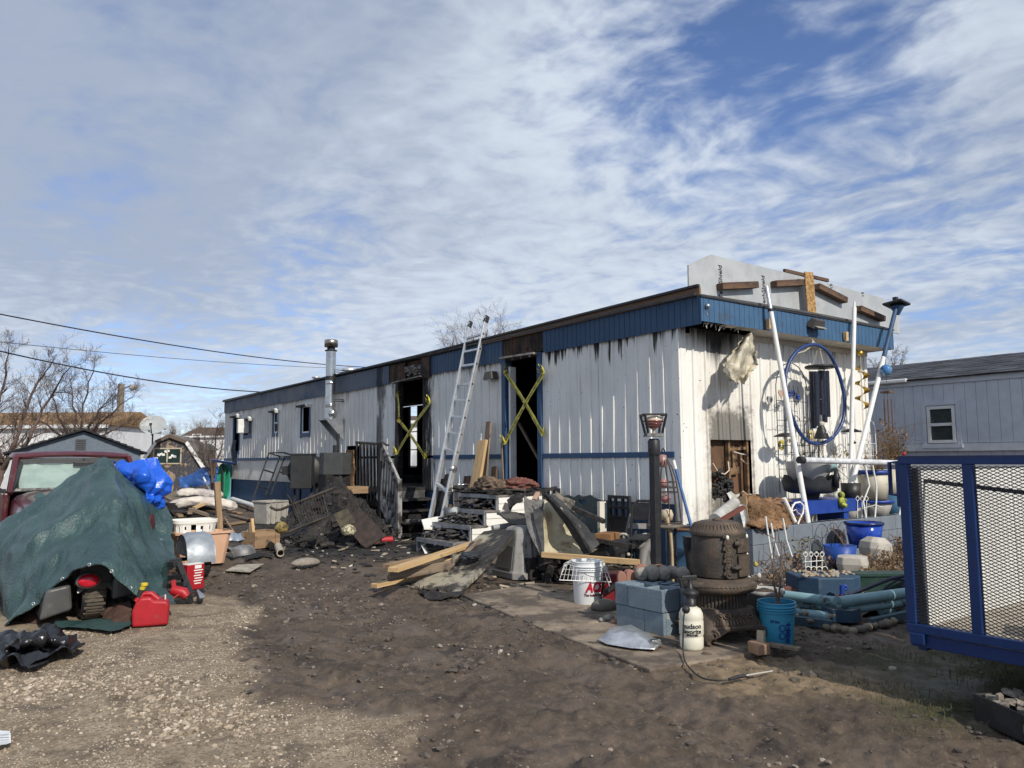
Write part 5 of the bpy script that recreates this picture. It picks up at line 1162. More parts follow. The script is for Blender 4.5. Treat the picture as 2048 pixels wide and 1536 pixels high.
C=catmull([[D(60,1190,7.3),D(98,1180,7.25),D(110,1215,7.3)],[D(40,1228,7.1),D(85,1225,7.0),D(105,1240,7.2)],[D(22,1262,6.95),D(60,1268,6.85),D(95,1262,6.9)]],30,40)
q=MB();q.sheet(drape(C,.06,5,5),.003);single('brown_tarp',q,TARPBR,'brown tarp bunched on the left below the motorcycle saddlebag','tarp',G(65,1262))
C=catmull([[D(205,1230,7.0),D(228,1212,7.0),D(262,1200,7.0)],[D(212,1240,6.85),D(238,1225,6.85),D(264,1222,6.9)],[D(222,1246,6.75),D(248,1246,6.7),D(263,1240,6.75)]],26,30)
q=MB();q.sheet(drape(C,.05,6,6),.003);single('brown_tarp',q,TARPBR,'brown tarp folded against the right side of the motorcycle tyre','tarp',G(240,1245))
bt=D(283,980,9.0)
bo=[[(222,921),(240,924),(258,928),(275,922),(292,921),(318,931)],[(232,938),(246,942),(262,948),(282,942),(302,944),(332,953)],[(240,962),(255,966),(272,972),(290,970),(310,972),(337,975)],[(252,992),(265,996),(282,1000),(298,998),(314,998),(333,1000)],[(268,1014),(278,1016),(290,1020),(302,1017),(313,1014),(329,1010)],[(285,1029),(291,1032),(298,1035),(306,1038),(314,1036),(322,1028)]]
C=catmull([[D(a,b,9.15-.42*math.sin(math.pi*(j+.4)/5.8)*(1 if 0<i<5 else .45))for j,(a,b)in enumerate(r)]for i,r in enumerate(bo)],110,120)
rows=drape(folds(C,.075,5,2.0,5,.7),-.03,2.2,5,.8)
q=MB();q.sheet(rows,.004);single('blue_tarp',q,TARPB,'bright blue tarp crumpled into a bundle behind the green tarp','tarp',bt)
q=MB();q.span((bt.x-.45,bt.y-.1,0),(bt.x+.12,bt.y+.4,.75));single('covered_load',q,BLKM,'dark load under the blue tarp bundle behind the green tarp','crate',(bt.x,bt.y,0),bevel=.03)
b0=G(75,1318)
ctrl=[[(0,1262),(60,1258),(100,1250),(135,1270)],[(-20,1290),(40,1285),(100,1275),(168,1285)],[(-20,1315),(40,1300),(105,1300),(160,1302)],[(-10,1325),(45,1330),(90,1318),(140,1308)]]
C=catmull([[G(a,b,.02+(.12 if 0<i<2 and 0<j<3 else .07 if i==0 and j in(1,2)else .03))for j,(a,b)in enumerate(r)]for i,r in enumerate(ctrl)],60,90)
rows=drape(folds(C,.055,8,2.4,5,.8),-.05,2.2,8,.8);rows=[[Vector((p.x,p.y,max(p.z,.003)))for p in r]for r in rows]
BAG=mat('black bin bag',(.010,.010,.011),rough=.22,bump=.6,bsc=40,bd=.008,spec=.7);q=MB();q.sheet(rows,.003);single('bin_bag',q,BAG,'crumpled black plastic bag on the gravel in front of the motorcycle','plastic bag',b0)
q=MB();rows=flat([[(52,1322),(78,1306),(100,1308)],[(55,1337),(80,1331),(104,1314)]],.03,14,20,.03,7,3);q.sheet(rows,.003);single('bin_bag_flap',q,mat('grey black plastic',(.03,.03,.033),rough=.4),'dull flat piece of black plastic at the front of the crumpled bag','plastic sheet',G(75,1330))
q=MB();q.tube([G(-5,1272,.04),G(8,1268,.05),D(18,1258,6.95),D(22,1252,6.95)],.007,6);q.tube([G(8,1268,.05),G(10,1282,.03)],.007,6);single('rope_end',q,ROPE,'white rope tied to the left corner of the green tarp','rope',G(8,1270))
fc=root('fuel_can','red plastic fuel can with a yellow and black spout','fuel can',G(300,1249),RAD(-14))
q=MB();q.prism([(-.135,-.09,.0),(.145,-.09,0),(.15,-.09,.17),(.13,-.09,.205),(.03,-.09,.215),(.0,-.09,.245),(-.08,-.09,.245),(-.115,-.09,.20),(-.14,-.09,.13)],(0,.18,0));part('body',q,RED,fc,bevel=.022,seg=3)
q=MB();q.tube([(-.11,0,.20),(-.06,0,.265),(.0,0,.262),(.06,0,.205)],[.03,.022,.022,.028],8);part('handle',q,RED,fc)
q=MB();q.tube([(-.09,.0,.235),(-.075,0,.30)],.026,12);part('collar',q,BLACKP,fc);q=MB();q.tube([(-.075,0,.295),(-.055,-.01,.345)],.022,12);q.lathe([(.03,.0),(.03,.02)],(-.055,-.01,.335),10);part('spout',q,mat('yellow spout',(.60,.47,.03),rough=.5),fc)
q=MB();q.tube([D(325,1195,6.9),D(331,1190,6.85),D(330,1208,6.8),D(322,1204,6.85)],.006,6);single('tie_cord',q,ROPE,'white cord looped on the fuel can side of the green tarp','rope',G(330,1215))
cr_=root('tilted_frame','black tubular stand tipped up beside the red oil tin','stand',G(345,1200));q=MB()
def pp(px,py,d=None):return D(px,py,d if d else DEP(G(345,1200)))
dz=DEP(G(345,1200))
for(a,b,w)in(((292,1130),(320,1215),.06),((355,1122),(382,1192),.06),((292,1133),(352,1128),.05),((308,1175),(372,1168),.05),((303,1160),(368,1153),.035)):
 q.bar(pp(*a,dz+.1),pp(*b,dz-.15),w,.05)
q.bar(pp(288,1130,dz+.1),pp(315,1128,dz+.12),.09,.05);q.bar(pp(340,1124,dz+.1),pp(362,1120,dz+.12),.09,.05);part('frame',q,BLKM,cr_,world=True,bevel=.006)
board('cross_board',pp(306,1147,dz+.12),pp(358,1140,dz+.12),.09,.02,BROWNW,parent=cr_)
fj=root('floor_jack','small red hydraulic floor jack with a black bar and castor wheel','floor jack',G(375,1205));q=MB();dj=dz-.25
q.tube([pp(345,1180,dj),pp(368,1186,dj),pp(374,1194,dj)],[.05,.055,.04],10);q.bar(pp(346,1160,dj),pp(348,1182,dj),.03,.04);part('body',q,RED,fj,world=True)
q=MB();q.bar(pp(330,1207,dj),pp(385,1201,dj),.045,.04);q.bar(pp(375,1195,dj),pp(408,1180,dj),.03,.05);part('chassis',q,BLKM,fj,world=True,bevel=.004)
cw=pp(400,1196,dj);q=MB();q.lathe([(.0,-.02),(.05,-.02),(.055,0),(.05,.02),(0,.02)],cw,18,M=Matrix.Rotation(RAD(90),3,'Y')@Matrix.Rotation(.5,3,'X'));part('castor',q,BLACKP,fj,world=True)
q=MB();q.bar(pp(398,1180,dj),pp(404,1197,dj-.05),.05,.02);part('castor_fork',q,GALV,fj,world=True);q=MB();q.tube([pp(335,1203,dj-.1),pp(352,1193,dj-.1),pp(362,1186,dj)],.008,6);part('hose',q,mat('red hose',(.3,.03,.03)),fj,world=True)
ot=root('oil_tin','rectangular red tin can with white print behind the black stand','tin',G(385,1178),RAD(20));q=MB();q.span((-.11,-.06,0),(.10,.06,.27));part('body',q,RED,ot,bevel=.008)
q=MB();q.span((-.105,-.055,.27),(.095,.055,.276));part('lid',q,WHITE,ot)
for i in range(6):q=MB();q.span((-.03+.01*(i%2),-.0625,.20-.028*i),(.08-.012*(i%3),-.0605,.212-.028*i));part('print_line',q,WHITE,ot)
q=MB();q.span((-.02,-.0625,.225),(.06,-.0605,.262));part('label',q,WHITE,ot)
ut=root('mudguard_wheel','trailer wheel under a dented galvanised mudguard beside the peach tub','trailer wheel',M=Matrix.Translation(G(408,1158))@Matrix.Diagonal((.95,.82,.82,1)));WXD=DEP(G(412,1158));s_=1540/WXD
Wm=Matrix.Rotation(RAD(90),3,'Y');q=MB();q.lathe([(.18,-.085),(.27,-.09),(.29,-.07),(.295,0),(.29,.07),(.27,.09),(.18,.085)],(.0,.28,.28),36,M=Wm);w_=part('tyre',q,RUB,ut)
q=MB()
for k in range(36):
 a=2*math.pi*k/36
 for x in(-.05,0,.05):q.box((x,.28+.293*math.cos(a),.28+.293*math.sin(a)),(.035,.035,.012),rx=a-math.pi/2)
part('tread',q,RUB,w_,kind='stuff');q=MB();q.lathe([(0,-.05),(.19,-.06),(.19,.06),(0,.05)],(0,.28,.28),20,M=Wm);part('rim',q,ALU,w_)
q=MB();rows=[]
for k in range(15):
 a=RAD(-8+k*12);rows.append([(x-.05,.28-.37*math.cos(a)+(0 if abs(x)<.14 else .02),.30+.36*math.sin(a)-(0 if abs(x)<.14 else .03))for x in(-.17,-.155,-.10,0,.10,.155,.17)])
q.sheet(rows,.006);q.prism([(-.215,.28+.35*math.cos(a),.30+.33*math.sin(a))for a in np.linspace(.1,3.05,14)],(.006,0,0));part('mudguard',q,mat('dented zinc',(.42,.46,.49),(.32,.35,.38),4,rough=.5,metal=.6,bump=.25,bsc=8),ut)
q=MB();q.bar((-.5,.5,.25),(.0,.3,.27),.05);q.tube([(-.3,-.02,.12),(-.15,-.05,.30),(-.05,-.03,.36)],.015,6);part('axle',q,BLKM,ut)
pt=root('peach_tub','peach coloured plastic tub standing behind the trailer wheel','tub',G(400,1126));PEACH=mat('peach plastic',(.62,.38,.25),(.56,.34,.22),4,rough=.55,bump=.03,dirt=(.30,.19,.13),dsc=5,dlo=.6,dhi=.8)
k=1540/DEP(G(400,1126));w=102/k;h=62/k
def tub(parent,w0,w1,d0,d1,h,m,th=.012,name='body',rim=.02):
 q=MB();rows=[]
 for z,f in((0,0.),(h*.5,.5),(h,1.)):
  a,b=w0+(w1-w0)*f,d0+(d1-d0)*f;rows.append([(x*a/2,y*b/2,z)for x,y in((-1,-.8),(-.85,-1),(.85,-1),(1,-.8),(1,.8),(.85,1),(-.85,1),(-1,.8))])
 q.grid(rows,False,True);q.grid([[(x*.96,y*.95,max(z,.02))for x,y,z in r]for r in rows][::-1],False,True);q.add(rows[0],[tuple(range(7,-1,-1))]);q.add([(x*.96,y*.95,.02)for x,y,z in rows[0]],[tuple(range(8))]);o=part(name,q,m,parent)
 if rim:
  q=MB();r=rows[-1];out=[(x+rim*(1 if x>0 else-1),y+rim*(1 if y>0 else-1),z)for x,y,z in r];q.grid([[(x,y,z-.02)for x,y,z in r],[(x,y,z-.025)for x,y,z in out],out,[(x*.96,y*.95,z+.004)for x,y,z in r]],False,True);part('rim',q,m,parent)
 return o
tub(pt,w*.78,w,.38,.46,h,PEACH)
lb=root('laundry_basket','white slotted plastic laundry basket sitting in the peach tub','laundry basket',pt.location+Vector((-14/k,0,h-.06)))
bw,bh=84/k,33/k;q=MB();rows=[]
PV=mat('white basket plastic',(.80,.79,.74),(.74,.73,.68),4,rough=.45,bump=0)
def ringpt(f,n=72):return[(bw/2*(.86+.14*f)*math.copysign(abs(math.cos(t))**.5,math.cos(t)),.20*(.86+.14*f)*math.copysign(abs(math.sin(t))**.5,math.sin(t)))for t in np.linspace(0,2*math.pi,n,endpoint=False)]
lv=[(0,0.),(bh*.12,.1),(bh*.30,.3),(bh*.62,.6),(bh*.72,.75),(bh*.80,1.04),(bh*.98,1.10),(bh,1.02)]
vs=[(x,y,z)for z,f in lv for x,y in ringpt(f)];fs=[]
for i in range(len(lv)-1):
 for j in range(72):
  if i in(1,3)and j%4 in(1,)or i==2 and j%4 in(1,2):continue
  fs.append((i*72+j,i*72+(j+1)%72,(i+1)*72+(j+1)%72,(i+1)*72+j))
q.add(vs,fs);q.add([(x*.96,y*.96,z)for x,y,z in vs],[f[::-1]for f in fs]);part('body',q,PV,lb)
q=MB();q.add([(x,y,.004)for x,y in ringpt(0)],[tuple(range(72))]);part('base',q,PV,lb)
tb=root('work_bench','low dark work bench loaded with scrap timber and white sacks','bench',G(400,1062));bd_=DEP(G(400,1062));k=1540/bd_
def bp(px,py,dd=0.):return D(px,py,bd_+dd)
q=MB();q.bar(bp(345,1040,-.2),bp(430,1034,-.2),.05,.14);q.bar(bp(345,1040,1.),bp(440,1032,1.),.05,.14);q.prism([bp(342,1022,-.2),bp(436,1028,-.2),bp(455,1012,1.4),bp(338,1010,1.4)],(0,0,-.03));part('top',q,CHAR,tb,world=True)
for a,d_ in((348,-.2),(430,-.2),(350,1.2),(448,1.2)):q=MB();p=bp(a,1040,d_);q.span((p.x-.045,p.y-.045,0),(p.x+.045,p.y+.045,p.z));part('leg',q,mat('dark bench wood',(.03,.027,.025),rough=.8),tb,world=True)
q=MB();q.span(mw(tb).to_translation()+Vector((-.5,.5,.0)),mw(tb).to_translation()+Vector((.5,.9,.55)));part('crate_below',q,CHARD,tb,world=True)
for nm,a,b,da,db,w_,t_,m_,lab in(('plank',(380,1018),(446,1040),-.1,-.35,.10,.05,OLDW,'grey plank slanting across the front of the dark bench'),('plank',(344,1022),(362,1032),.4,-.4,.09,.045,TREATW,'pale ended stud sticking out of the bench toward the basket'),('plank',(388,1016),(407,1008),.0,.2,.09,.05,PINE,'short new pine offcut lying on the lower white sack'),('plank',(330,995),(350,1003),1.3,.4,.10,.05,OLDW,'weathered plank end behind the sacks by the blue tarp'),('plank',(410,1018),(440,1028),.5,.1,.12,.04,BROWNW,'dark brown plank on the bench behind the wooden post'),('plank',(372,1024),(380,1026),.3,-.3,.09,.05,OLDW,'squared timber end under the lower white sack')):
 board(nm,bp(*a,da),bp(*b,db),w_,t_,m_,lab,'plank',group='scrap timber on the bench')
SACK=mat('white sack cloth',(.68,.62,.54),(.56,.50,.44),7,rough=.75,bump=.5,bsc=22,dirt=(.36,.33,.32),dsc=3.5,dlo=.5,dhi=.65)
def sack(label,pts,r,dd,seed):
 P=[bp(x,y,dd)for x,y in pts];n=48;rows=[]
 A=np.array([tuple(p)for p in P])
 for i in range(n):
  t=i/(n-1)*(len(P)-1);a=min(len(P)-2,int(t));f=t-a;p=P[a].lerp(P[a+1],f);e=min(1,(i/n*9)**.5*.9+.15,((n-1-i)/n*9)**.5*.9+.15);d_=(P[a+1]-P[a]).normalized();_,s_,u_=basis(d_)
  row=[]
  for j in range(28):
   th_=2*math.pi*j/28;nn=1+.22*mn.fractal(Vector((i*.16+seed,math.cos(th_)*1.3,math.sin(th_)*1.3)),1.,2.,4);row.append(p+(s_*math.cos(th_)*1.5+u_*math.sin(th_))*r*e*nn)
  rows.append(row)
 q=MB();q.grid(rows,True,True);q.add(rows[0],[tuple(range(27,-1,-1))]);q.add(rows[-1],[tuple(range(28))]);return single('sack',q,SACK,label,'sack',P[0],group='long white sacks')
sack('long lumpy white sack, lower of the two, on the timber bench',[(333,1020),(352,1010),(385,1003),(425,1005),(455,1010),(474,1016)],.105,.35,2)
sack('long white sack with a grey end, upper of the two on the bench',[(354,988),(372,985),(400,986),(430,989),(446,991)],.09,.75,9)
p0=G(440,1068);board('wooden_post',p0,CP(p0,434,964),.105,.10,TREATW,'square wooden post standing in front of the sack bench','post',up=(0,1,0),bevel=.006)
p0=G(475,1082);rk=root('garden_rake','thin handled rake lying against the post','rake',p0);q=MB();q.tube([D(449,1035,DEP(p0)+.3),p0+Vector((0,0,.06))],.014,6);part('handle',q,OLDW,rk,world=True);q=MB();q.prism([p0+Vector((-.08,0,.01)),p0+Vector((.09,0,0.01)),p0+Vector((.02,.02,.12))],(0,.015,0));part('head',q,GALV,rk,world=True)
def curl(label,a,b,r,m,seed,arc=(0,2.6)):
 A,B=G(*a),G(*b);d_,s_,u_=basis(B-A);L_=(B-A).length;rows=[[A+d_*(L_*i/12)+s_*(r*math.cos(t)+.03*math.sin(i*.7+seed))+u_*(r*math.sin(t)*(1+.1*math.sin(i)))+Vector((0,0,r*.1))for t in np.linspace(*arc,16)]for i in range(13)];q=MB();q.sheet(rows,.003);return single('sheet_metal',q,m,label,'sheet metal',A,group='curled sheet metal')
curl('curled bright galvanised sheet standing behind the other beside the peach tub',(455,1095),(508,1093),.21,mat('bright zinc',(.60,.64,.68),(.48,.52,.56),4,rough=.3,metal=.85,bump=.15,bsc=8),1,(.5,2.2))
curl('dull grey curled sheet lying in front beside the peach tub',(449,1118),(500,1110),.14,mat('dull zinc',(.34,.34,.34),(.24,.24,.24),6,rough=.5,metal=.6,dirt=(.12,.1,.09),dsc=7,dlo=.5,dhi=.7),2,(.1,2.7))
q=MB();q.sheet(flat([[(495,1105),(515,1104),(545,1112)],[(490,1120),(520,1114),(548,1115)]],.03,12,20,.03),.003);single('black_felt',q,CHARD,'flat scrap of black felt beside the curled sheet metal','felt scrap',G(520,1112))
wb=root('wooden_box','open brown wooden box on the mud beside the burn heap','wooden box',G(521,1094),RAD(18));k=1540/DEP(G(521,1094));w=58/k;h=32/k
for nm,a,b in(('front_board',(-w/2,-.18,0),(w/2-.09,-.15,h)),('front_batten',(w/2-.085,-.185,0),(w/2,-.15,h+.02)),('back_board',(-w/2,.15,0),(w/2,.18,h)),('side_board',(-w/2,-.15,0),(-w/2+.03,.15,h)),('side_board',(w/2-.03,-.15,0),(w/2,.15,h)),('bottom_board',(-w/2+.03,-.15,0),(w/2-.03,.15,.03))):q=MB();q.span(a,b);part(nm,q,TREATW,wb,bevel=.004)
p0=wb.location;board('stake',p0+Vector((-.10,0,.04)),CP(p0,504,1037),.05,.03,PINE,'pale stake standing in the wooden box','stake');board('stake',p0+Vector((-.16,0.05,.04)),CP(p0,499,1045),.06,.03,OLDW,'grey stake standing behind the pale one in the wooden box','stake')
gt=root('grey_tote','ribbed grey plastic tote tilted by the blue skirting','tote',G(541,1046),RAD(20));k=1540/DEP(G(541,1046));TOTE=mat('grey tote plastic',(.44,.42,.38),(.36,.345,.31),4,rough=.5,bump=.03,dirt=(.2,.18,.15),dsc=4,dlo=.55,dhi=.75);w=54/k
tub(gt,w*.86,w,.5,.58,44/k,TOTE)
for i in range(4):q=MB();x=-w*.33+w*.22*i;q.bar((x,-.262,.03),(x*1.1,-.30,44/k-.06),.05,.03);part('rib',q,TOTE,gt)
q=MB();q.sheet(flat([[(475,1130),(528,1128)],[(450,1142),(500,1145)]],.02,8,14,.01),.006);single('plastic_board',q,mat('dirty pale plastic',(.46,.42,.34),(.30,.27,.21),8,rough=.6,dirt=(.15,.12,.09),dsc=6),'dirty pale plastic board flat on the mud near the trailer wheel','board',G(490,1137))
q=MB();q.grid(crumple(G(611,1126,.03),(.20,.10,.07),.10,.9,3,28,16,-.02),True,True);single('stone',q,mat('muddy stone',(.30,.27,.23),(.20,.17,.14),9,rough=.9,bump=.4),'flat pale stone lying alone on the black mud','stone',G(611,1126))
q=MB();a=G(556,1092,.06);b=G(561,1106,.055);q.tube([a,b],.056,18,caps=False);q.tube([b,a],.046,18,caps=False);q.grid([[b+Vector((r*math.cos(t),0,r*math.sin(t)))+(b-a)*0 for t in np.linspace(0,6.283,18,endpoint=False)]for r in(.046,.056)],False,True);single('pipe_stub',q,mat('cream pvc',(.55,.50,.40),(.40,.35,.27),8,rough=.5),'short open cream pipe stub on the ground by the burn heap','pipe',b)
fdp=31.
b0=D(400,985,fdp);C=catmull([[D(358,968,fdp),D(385,958,fdp+1),D(410,945,fdp+1.2),D(437,940,fdp+1.5)],[D(357,958,fdp-.8),D(383,950,fdp-.8),D(408,940,fdp-.8),D(436,936,fdp-.5)],[D(360,975,fdp-1.),D(384,975,fdp-1.),D(410,970,fdp-1.),D(436,968,fdp-.8)]],40,60)
q=MB();q.sheet(drape(C,.18,2.2,4,.6),.01);single('blue_covered_trailer',q,mat('faded blue tarpaulin',(.02,.07,.24),(.03,.10,.32),2,rough=.5,bump=.4,bsc=8),'blue tarp stretched over a low load in front of the barn shaped shed','tarp',(b0.x,b0.y,0))
q=MB();q.span(D(366,982,fdp)-Vector((.1,.1,.5)),D(432,976,fdp)+Vector((.1,.4,-.05)));q.lathe([(0,-.1),(.25,-.1),(.25,.1),(0,.1)],D(384,982,fdp-.9),14,M=Matrix.Rotation(1.57,3,'Y'));single('trailer_bed',q,BLKM,'dark bed and wheel under the faded blue tarp','trailer',(b0.x,b0.y,0))
cd_=25.5;c0=D(450,1000,cd_);hb=root('cyan_cabinet','narrow light blue cabinet at the far corner of the mobile home','cabinet',(c0.x,c0.y,0));q=MB();q.span((-.12,-.15,0),(.14,.2,D(450,928,cd_).z));part('body',q,mat('pale cyan paint',(.16,.38,.44),rough=.5),hb,bevel=.01)
hs=root('hose_coil','green garden hose coiled on the light blue cabinet','hose',D(443,965,cd_-.4));q=MB()
for i in range(7):r_=1540/cd_;q.tube([((10-i*.6)/r_*math.cos(t)*.8+.02*i,-.03*i,(36-i*1.4)/r_*math.sin(t))for t in np.linspace(0,6.283,26,endpoint=False)],.022,6,closed=True)
part('coil',q,mat('green hose',(.02,.22,.12),(.02,.30,.17),9,rough=.45),hs)
pd=D(446,927,cd_-.6);pt_=root('blue_dish','flat blue round bird bath dish beside the light blue cabinet','bird bath',(pd.x,pd.y,0));q=MB();q.lathe([(0,.0),(.30,.02),(.42,.06),(.40,.07),(0,.03)],(0,0,pd.z),24,M=Matrix.Rotation(.16,3,'Y'));part('bowl',q,mat('blue glaze',(.05,.11,.34),rough=.3),pt_);q=MB();q.tube([(0,0,0),(0,0,pd.z)],.03,8);part('stand',q,BLKM,pt_)
fc2=D(415,990,27.5);q=MB();q.span((fc2.x-.3,fc2.y-.2,0),(fc2.x+.3,fc2.y+.2,.32));single('grey_cooler',q,mat('cooler grey',(.30,.29,.28),rough=.6),'small grey box by the blue tarp beyond the sacks','box',(fc2.x,fc2.y,0),bevel=.02)
q=MB();q.tube([D(407,955,26),D(424,987,25.5)],.03,8);single('white_stick',q,WHITEP,'white stick leaning by the blue tarp beyond the sacks','stick',D(424,987,25.5))
BARK=mat('winter bark',(.15,.105,.085),(.10,.07,.058),8,rough=.9,bump=.2,pos=True)
def grow(q,p,d,L,r,lev,rs,bend=.35,up=.12,n0=4):
 k=5;pts=[p];rad=[r];dd=d.copy()
 for i in range(k):
  dd=(dd+Vector((rs.uniform(-bend,bend),rs.uniform(-bend,bend),rs.uniform(-bend,bend)+up))*.5).normalized();pts.append(pts[-1]+dd*L/k);rad.append(max(r*(1-.8*(i+1)/k),.0028))
 q.tube(pts,rad,5 if r>.02 else 3,caps=False)
 if lev>0:
  for i in range(1,k+1):
   for _ in range(2 if rs.rand()<.5 else 1):
    a=(pts[i]-pts[i-1]).normalized();x=Vector((rs.uniform(-1,1),rs.uniform(-1,1),rs.uniform(-.6,1)));x=(x-a*x.dot(a)).normalized()
    grow(q,pts[i],(a*.75+x*.8).normalized(),L*rs.uniform(.32,.55),rad[i]*.65,lev-1,rs,bend,up)
def stem_tree(name,label,stems,dep,seed,r0,lev=2,side=.8,cat='tree',m=BARK,group=None):
 rs=np.random.RandomState(seed);base=D(*stems[0][0],dep);t=root(name,label,cat,(base.x,base.y,0),group=group);tr,cw=MB(),MB()
 for st in stems:
  P=[D(a,b,dep+rs.uniform(-.6,.6)*(i>0))for i,(a,b)in enumerate(st)];A=[]
  for i in range(len(P)-1):
   for f in np.linspace(0,1,5)[:-1]:A.append(P[i].lerp(P[i+1],f)+Vector((rs.uniform(-.04,.04),0,rs.uniform(-.04,.04))))
  A.append(P[-1]);n=len(A);rad=[r0*(1-.85*i/(n-1))for i in range(n)];tr.tube(A,rad,7,caps=False)
  for i in range(1,n):
   for _ in range(2 if rs.rand()<.8 else 1):
    a=(A[i]-A[i-1]).normalized();x=Vector((rs.uniform(-1,1),rs.uniform(-1,1),rs.uniform(-.5,.9)));x=(x-a*x.dot(a)).normalized()
    grow(cw,A[i],(a*.7+x*.85).normalized(),side*rs.uniform(.5,1.1)*(1-.45*i/n),max(rad[i]*.38,.006),lev,rs)
 q0=MB();q0.tube([(0,0,0),mw(t).inverted()@base],[r0*1.2,r0],8);part('trunk',tr,m,t,world=True);part('root_stem',q0,m,t);part('crown',cw,m,t,world=True,kind='stuff');return t
stem_tree('bare_tree','bare tree with thick slanting stems at the left edge',[[(2,945),(35,868),(75,768),(108,718)],[(2,945),(-15,850),(8,770),(18,690)],[(2,940),(60,880),(95,800),(140,735)],[(2,930),(-30,800),(-40,700)]],23,4,.075,2,1.15)
stem_tree('bare_tree','bare many stemmed tree fanning out behind the grey gabled shed',[[(152,905),(150,830),(140,760)],[(152,905),(168,810),(190,722)],[(155,905),(190,835),(232,780)],[(155,900),(212,835),(268,792)],[(152,905),(118,835),(96,775)],[(155,900),(225,858),(262,838)],[(150,900),(95,850),(55,830)]],24,9,.05,2,1.0)
stem_tree('bare_shrub','bare grey shrub at the far left corner of the mobile home',[[(425,950),(430,890),(438,840)],[(425,950),(415,900),(408,868)],[(427,950),(442,900),(448,862)],[(420,950),(404,910),(395,890)]],30,5,.05,2,.75,'shrub')
stem_tree('bare_tree','bare round crowned tree rising behind the roof of the mobile home',[[(965,800),(960,720),(945,670)],[(965,800),(985,710),(1010,665)],[(965,800),(930,725),(905,690)],[(965,800),(965,710),(975,660)],[(965,790),(1000,715),(1028,690)]],36,6,.12,2,2.0)
stem_tree('bare_tree','small bare tree showing over the grey house roof',[[(1790,800),(1788,745),(1782,715)],[(1790,800),(1797,745),(1803,718)]],40,7,.06,2,.9)
stem_tree('bare_tree','thin bare tree between the mobile home and the feeder pole',[[(1752,800),(1750,760),(1747,728)],[(1752,800),(1757,755),(1760,735)]],42,8,.05,2,.8)
GREYB_=mat('pale winter twigs',(.30,.26,.22),(.22,.19,.16),8,rough=.9,bump=0,pos=True)
for i,(px,py,s,lab)in enumerate(((275,845,1.,'pale bare tree on the skyline left of the satellite dish'),(292,855,.8,'low pale bare tree behind the satellite dish mast'),(395,858,.7,'faint bare tree behind the white two storey house'),(345,862,.6,'tiny bare tree on the skyline right of the dish'))):
 stem_tree('distant_tree',lab,[[(px,905),(px-3*s,875),(px-9*s,py+4)],[(px,905),(px+4*s,875),(px+11*s,py)],[(px,905),(px,870),(px+1,py-3)]],95,20+i,.20,2,3.4*s,m=GREYB_)
CON=mat('dark conifer needles',(.022,.034,.024),(.04,.055,.035),3,rough=.9,bump=0,pos=True)
def conifer(label,px,pt,pb,dep,seed):
 rs=np.random.RandomState(seed);b=D(px,pb,dep);h=D(px,pt,dep).z-b.z;t=root('conifer',label,'tree',(b.x,b.y,b.z-1));q=MB();q.tube([(0,0,0),(0,0,h*.9+1)],[.2,.05],6);part('trunk',q,BARK,t);q=MB()
 for i in range(420):
  z=rs.uniform(.06,1);rr_=(1-z)*h*.34*rs.uniform(.3,1.05)+.1;a=rs.uniform(0,6.28);p=Vector((rr_*math.cos(a),rr_*math.sin(a),1+z*h));s_=rs.uniform(.3,.7);u=Vector((math.cos(a),math.sin(a),-.4))*s_;v=Vector((-math.sin(a),math.cos(a),.1))*s_*.45
  q.add([p-v,p+u,p+v,p+Vector((0,0,s_*.4))],[(0,1,2),(0,1,3),(1,2,3)])
 part('crown',q,CON,t,kind='stuff')
for px,pt,pb,dep,lab in((220,866,900,80,'dark conifer just right of the tan roofed house'),(231,872,900,80,'shorter dark conifer beside the utility pole'),(255,876,900,120,'low dark conifer on the skyline right of the utility pole'),(312,872,900,120,'small dark conifer on the skyline at the dish'),(418,862,905,100,'dark conifer above the brown roof far behind'),(432,866,905,100,'dark conifer next to the corner shrub'),(408,868,905,110,'low dark conifer over the white two storey house')):conifer(lab,px,pt,pb,dep,px)
PICK=mat('scorched grey picket',(.34,.33,.32),(.20,.19,.18),7,rough=.8,bump=.2,st=(1,1,.4),dirt=(.03,.027,.025),dsc=4,dlo=.47,dhi=.6)
ps=root('charred_porch','small porch with charred black pickets, grey stair rail and burnt treads below the middle doorway','porch',(-.5,6.6,0))
def wz(px,py,x):return W(px,py,x)
lx=-1.0
for i in range(8):
 px=714+i*6.9;a,b=W(px,884+.5*i,lx),W(px+1,1002,lx);c=W(px+4,889,lx)
 q=MB();q.tube([b,Vector((lx,a.y,a.z-.08)),Vector((lx+.0,a.y-.01,a.z)),],[.022,.024,.02],6);q.bar(Vector((lx-.0,a.y-.01,a.z-.01)),Vector((lx+.14,a.y-.05,a.z-.03)),.045,.04);part('picket',q,CHAR,ps,world=True)
q=MB();q.bar(W(713,885,lx+.05),W(768,889,lx+.05),.05,.05);part('rail',q,CHAR,ps,world=True);q=MB();q.bar(W(713,1000,lx+.05),W(768,1010,lx+.05),.06,.10);part('rail',q,CHAR,ps,world=True)
q=MB();q.span((-1.02,6.45,.78),(-.06,7.85,.86));part('landing',q,CHAR,ps,world=True)
for x,y in((-.98,7.8),(-.98,6.5),(-.1,7.8)):q=MB();q.span((x-.05,y-.05,0),(x+.05,y+.05,1.72 if x<-.5 and y<7 else .8));part('post',q,CHAR,ps,world=True)
q=MB();q.span((-1.0,6.44,.60),(-.08,6.47,.80));part('riser_board',q,mat('smoked grey board',(.10,.10,.095),(.04,.04,.04),6,rough=.8,dirt=(.015,.015,.015),dsc=4),ps,world=True)
ta,tb_=W(763,886,-1.0),W(797,962,-1.0);ba,bb=W(757,985,-1.0),W(791,1072,-1.0)
q=MB();q.bar(ta,tb_,.05,.09);part('stair_rail',q,PICK,ps,world=True,bevel=.005)
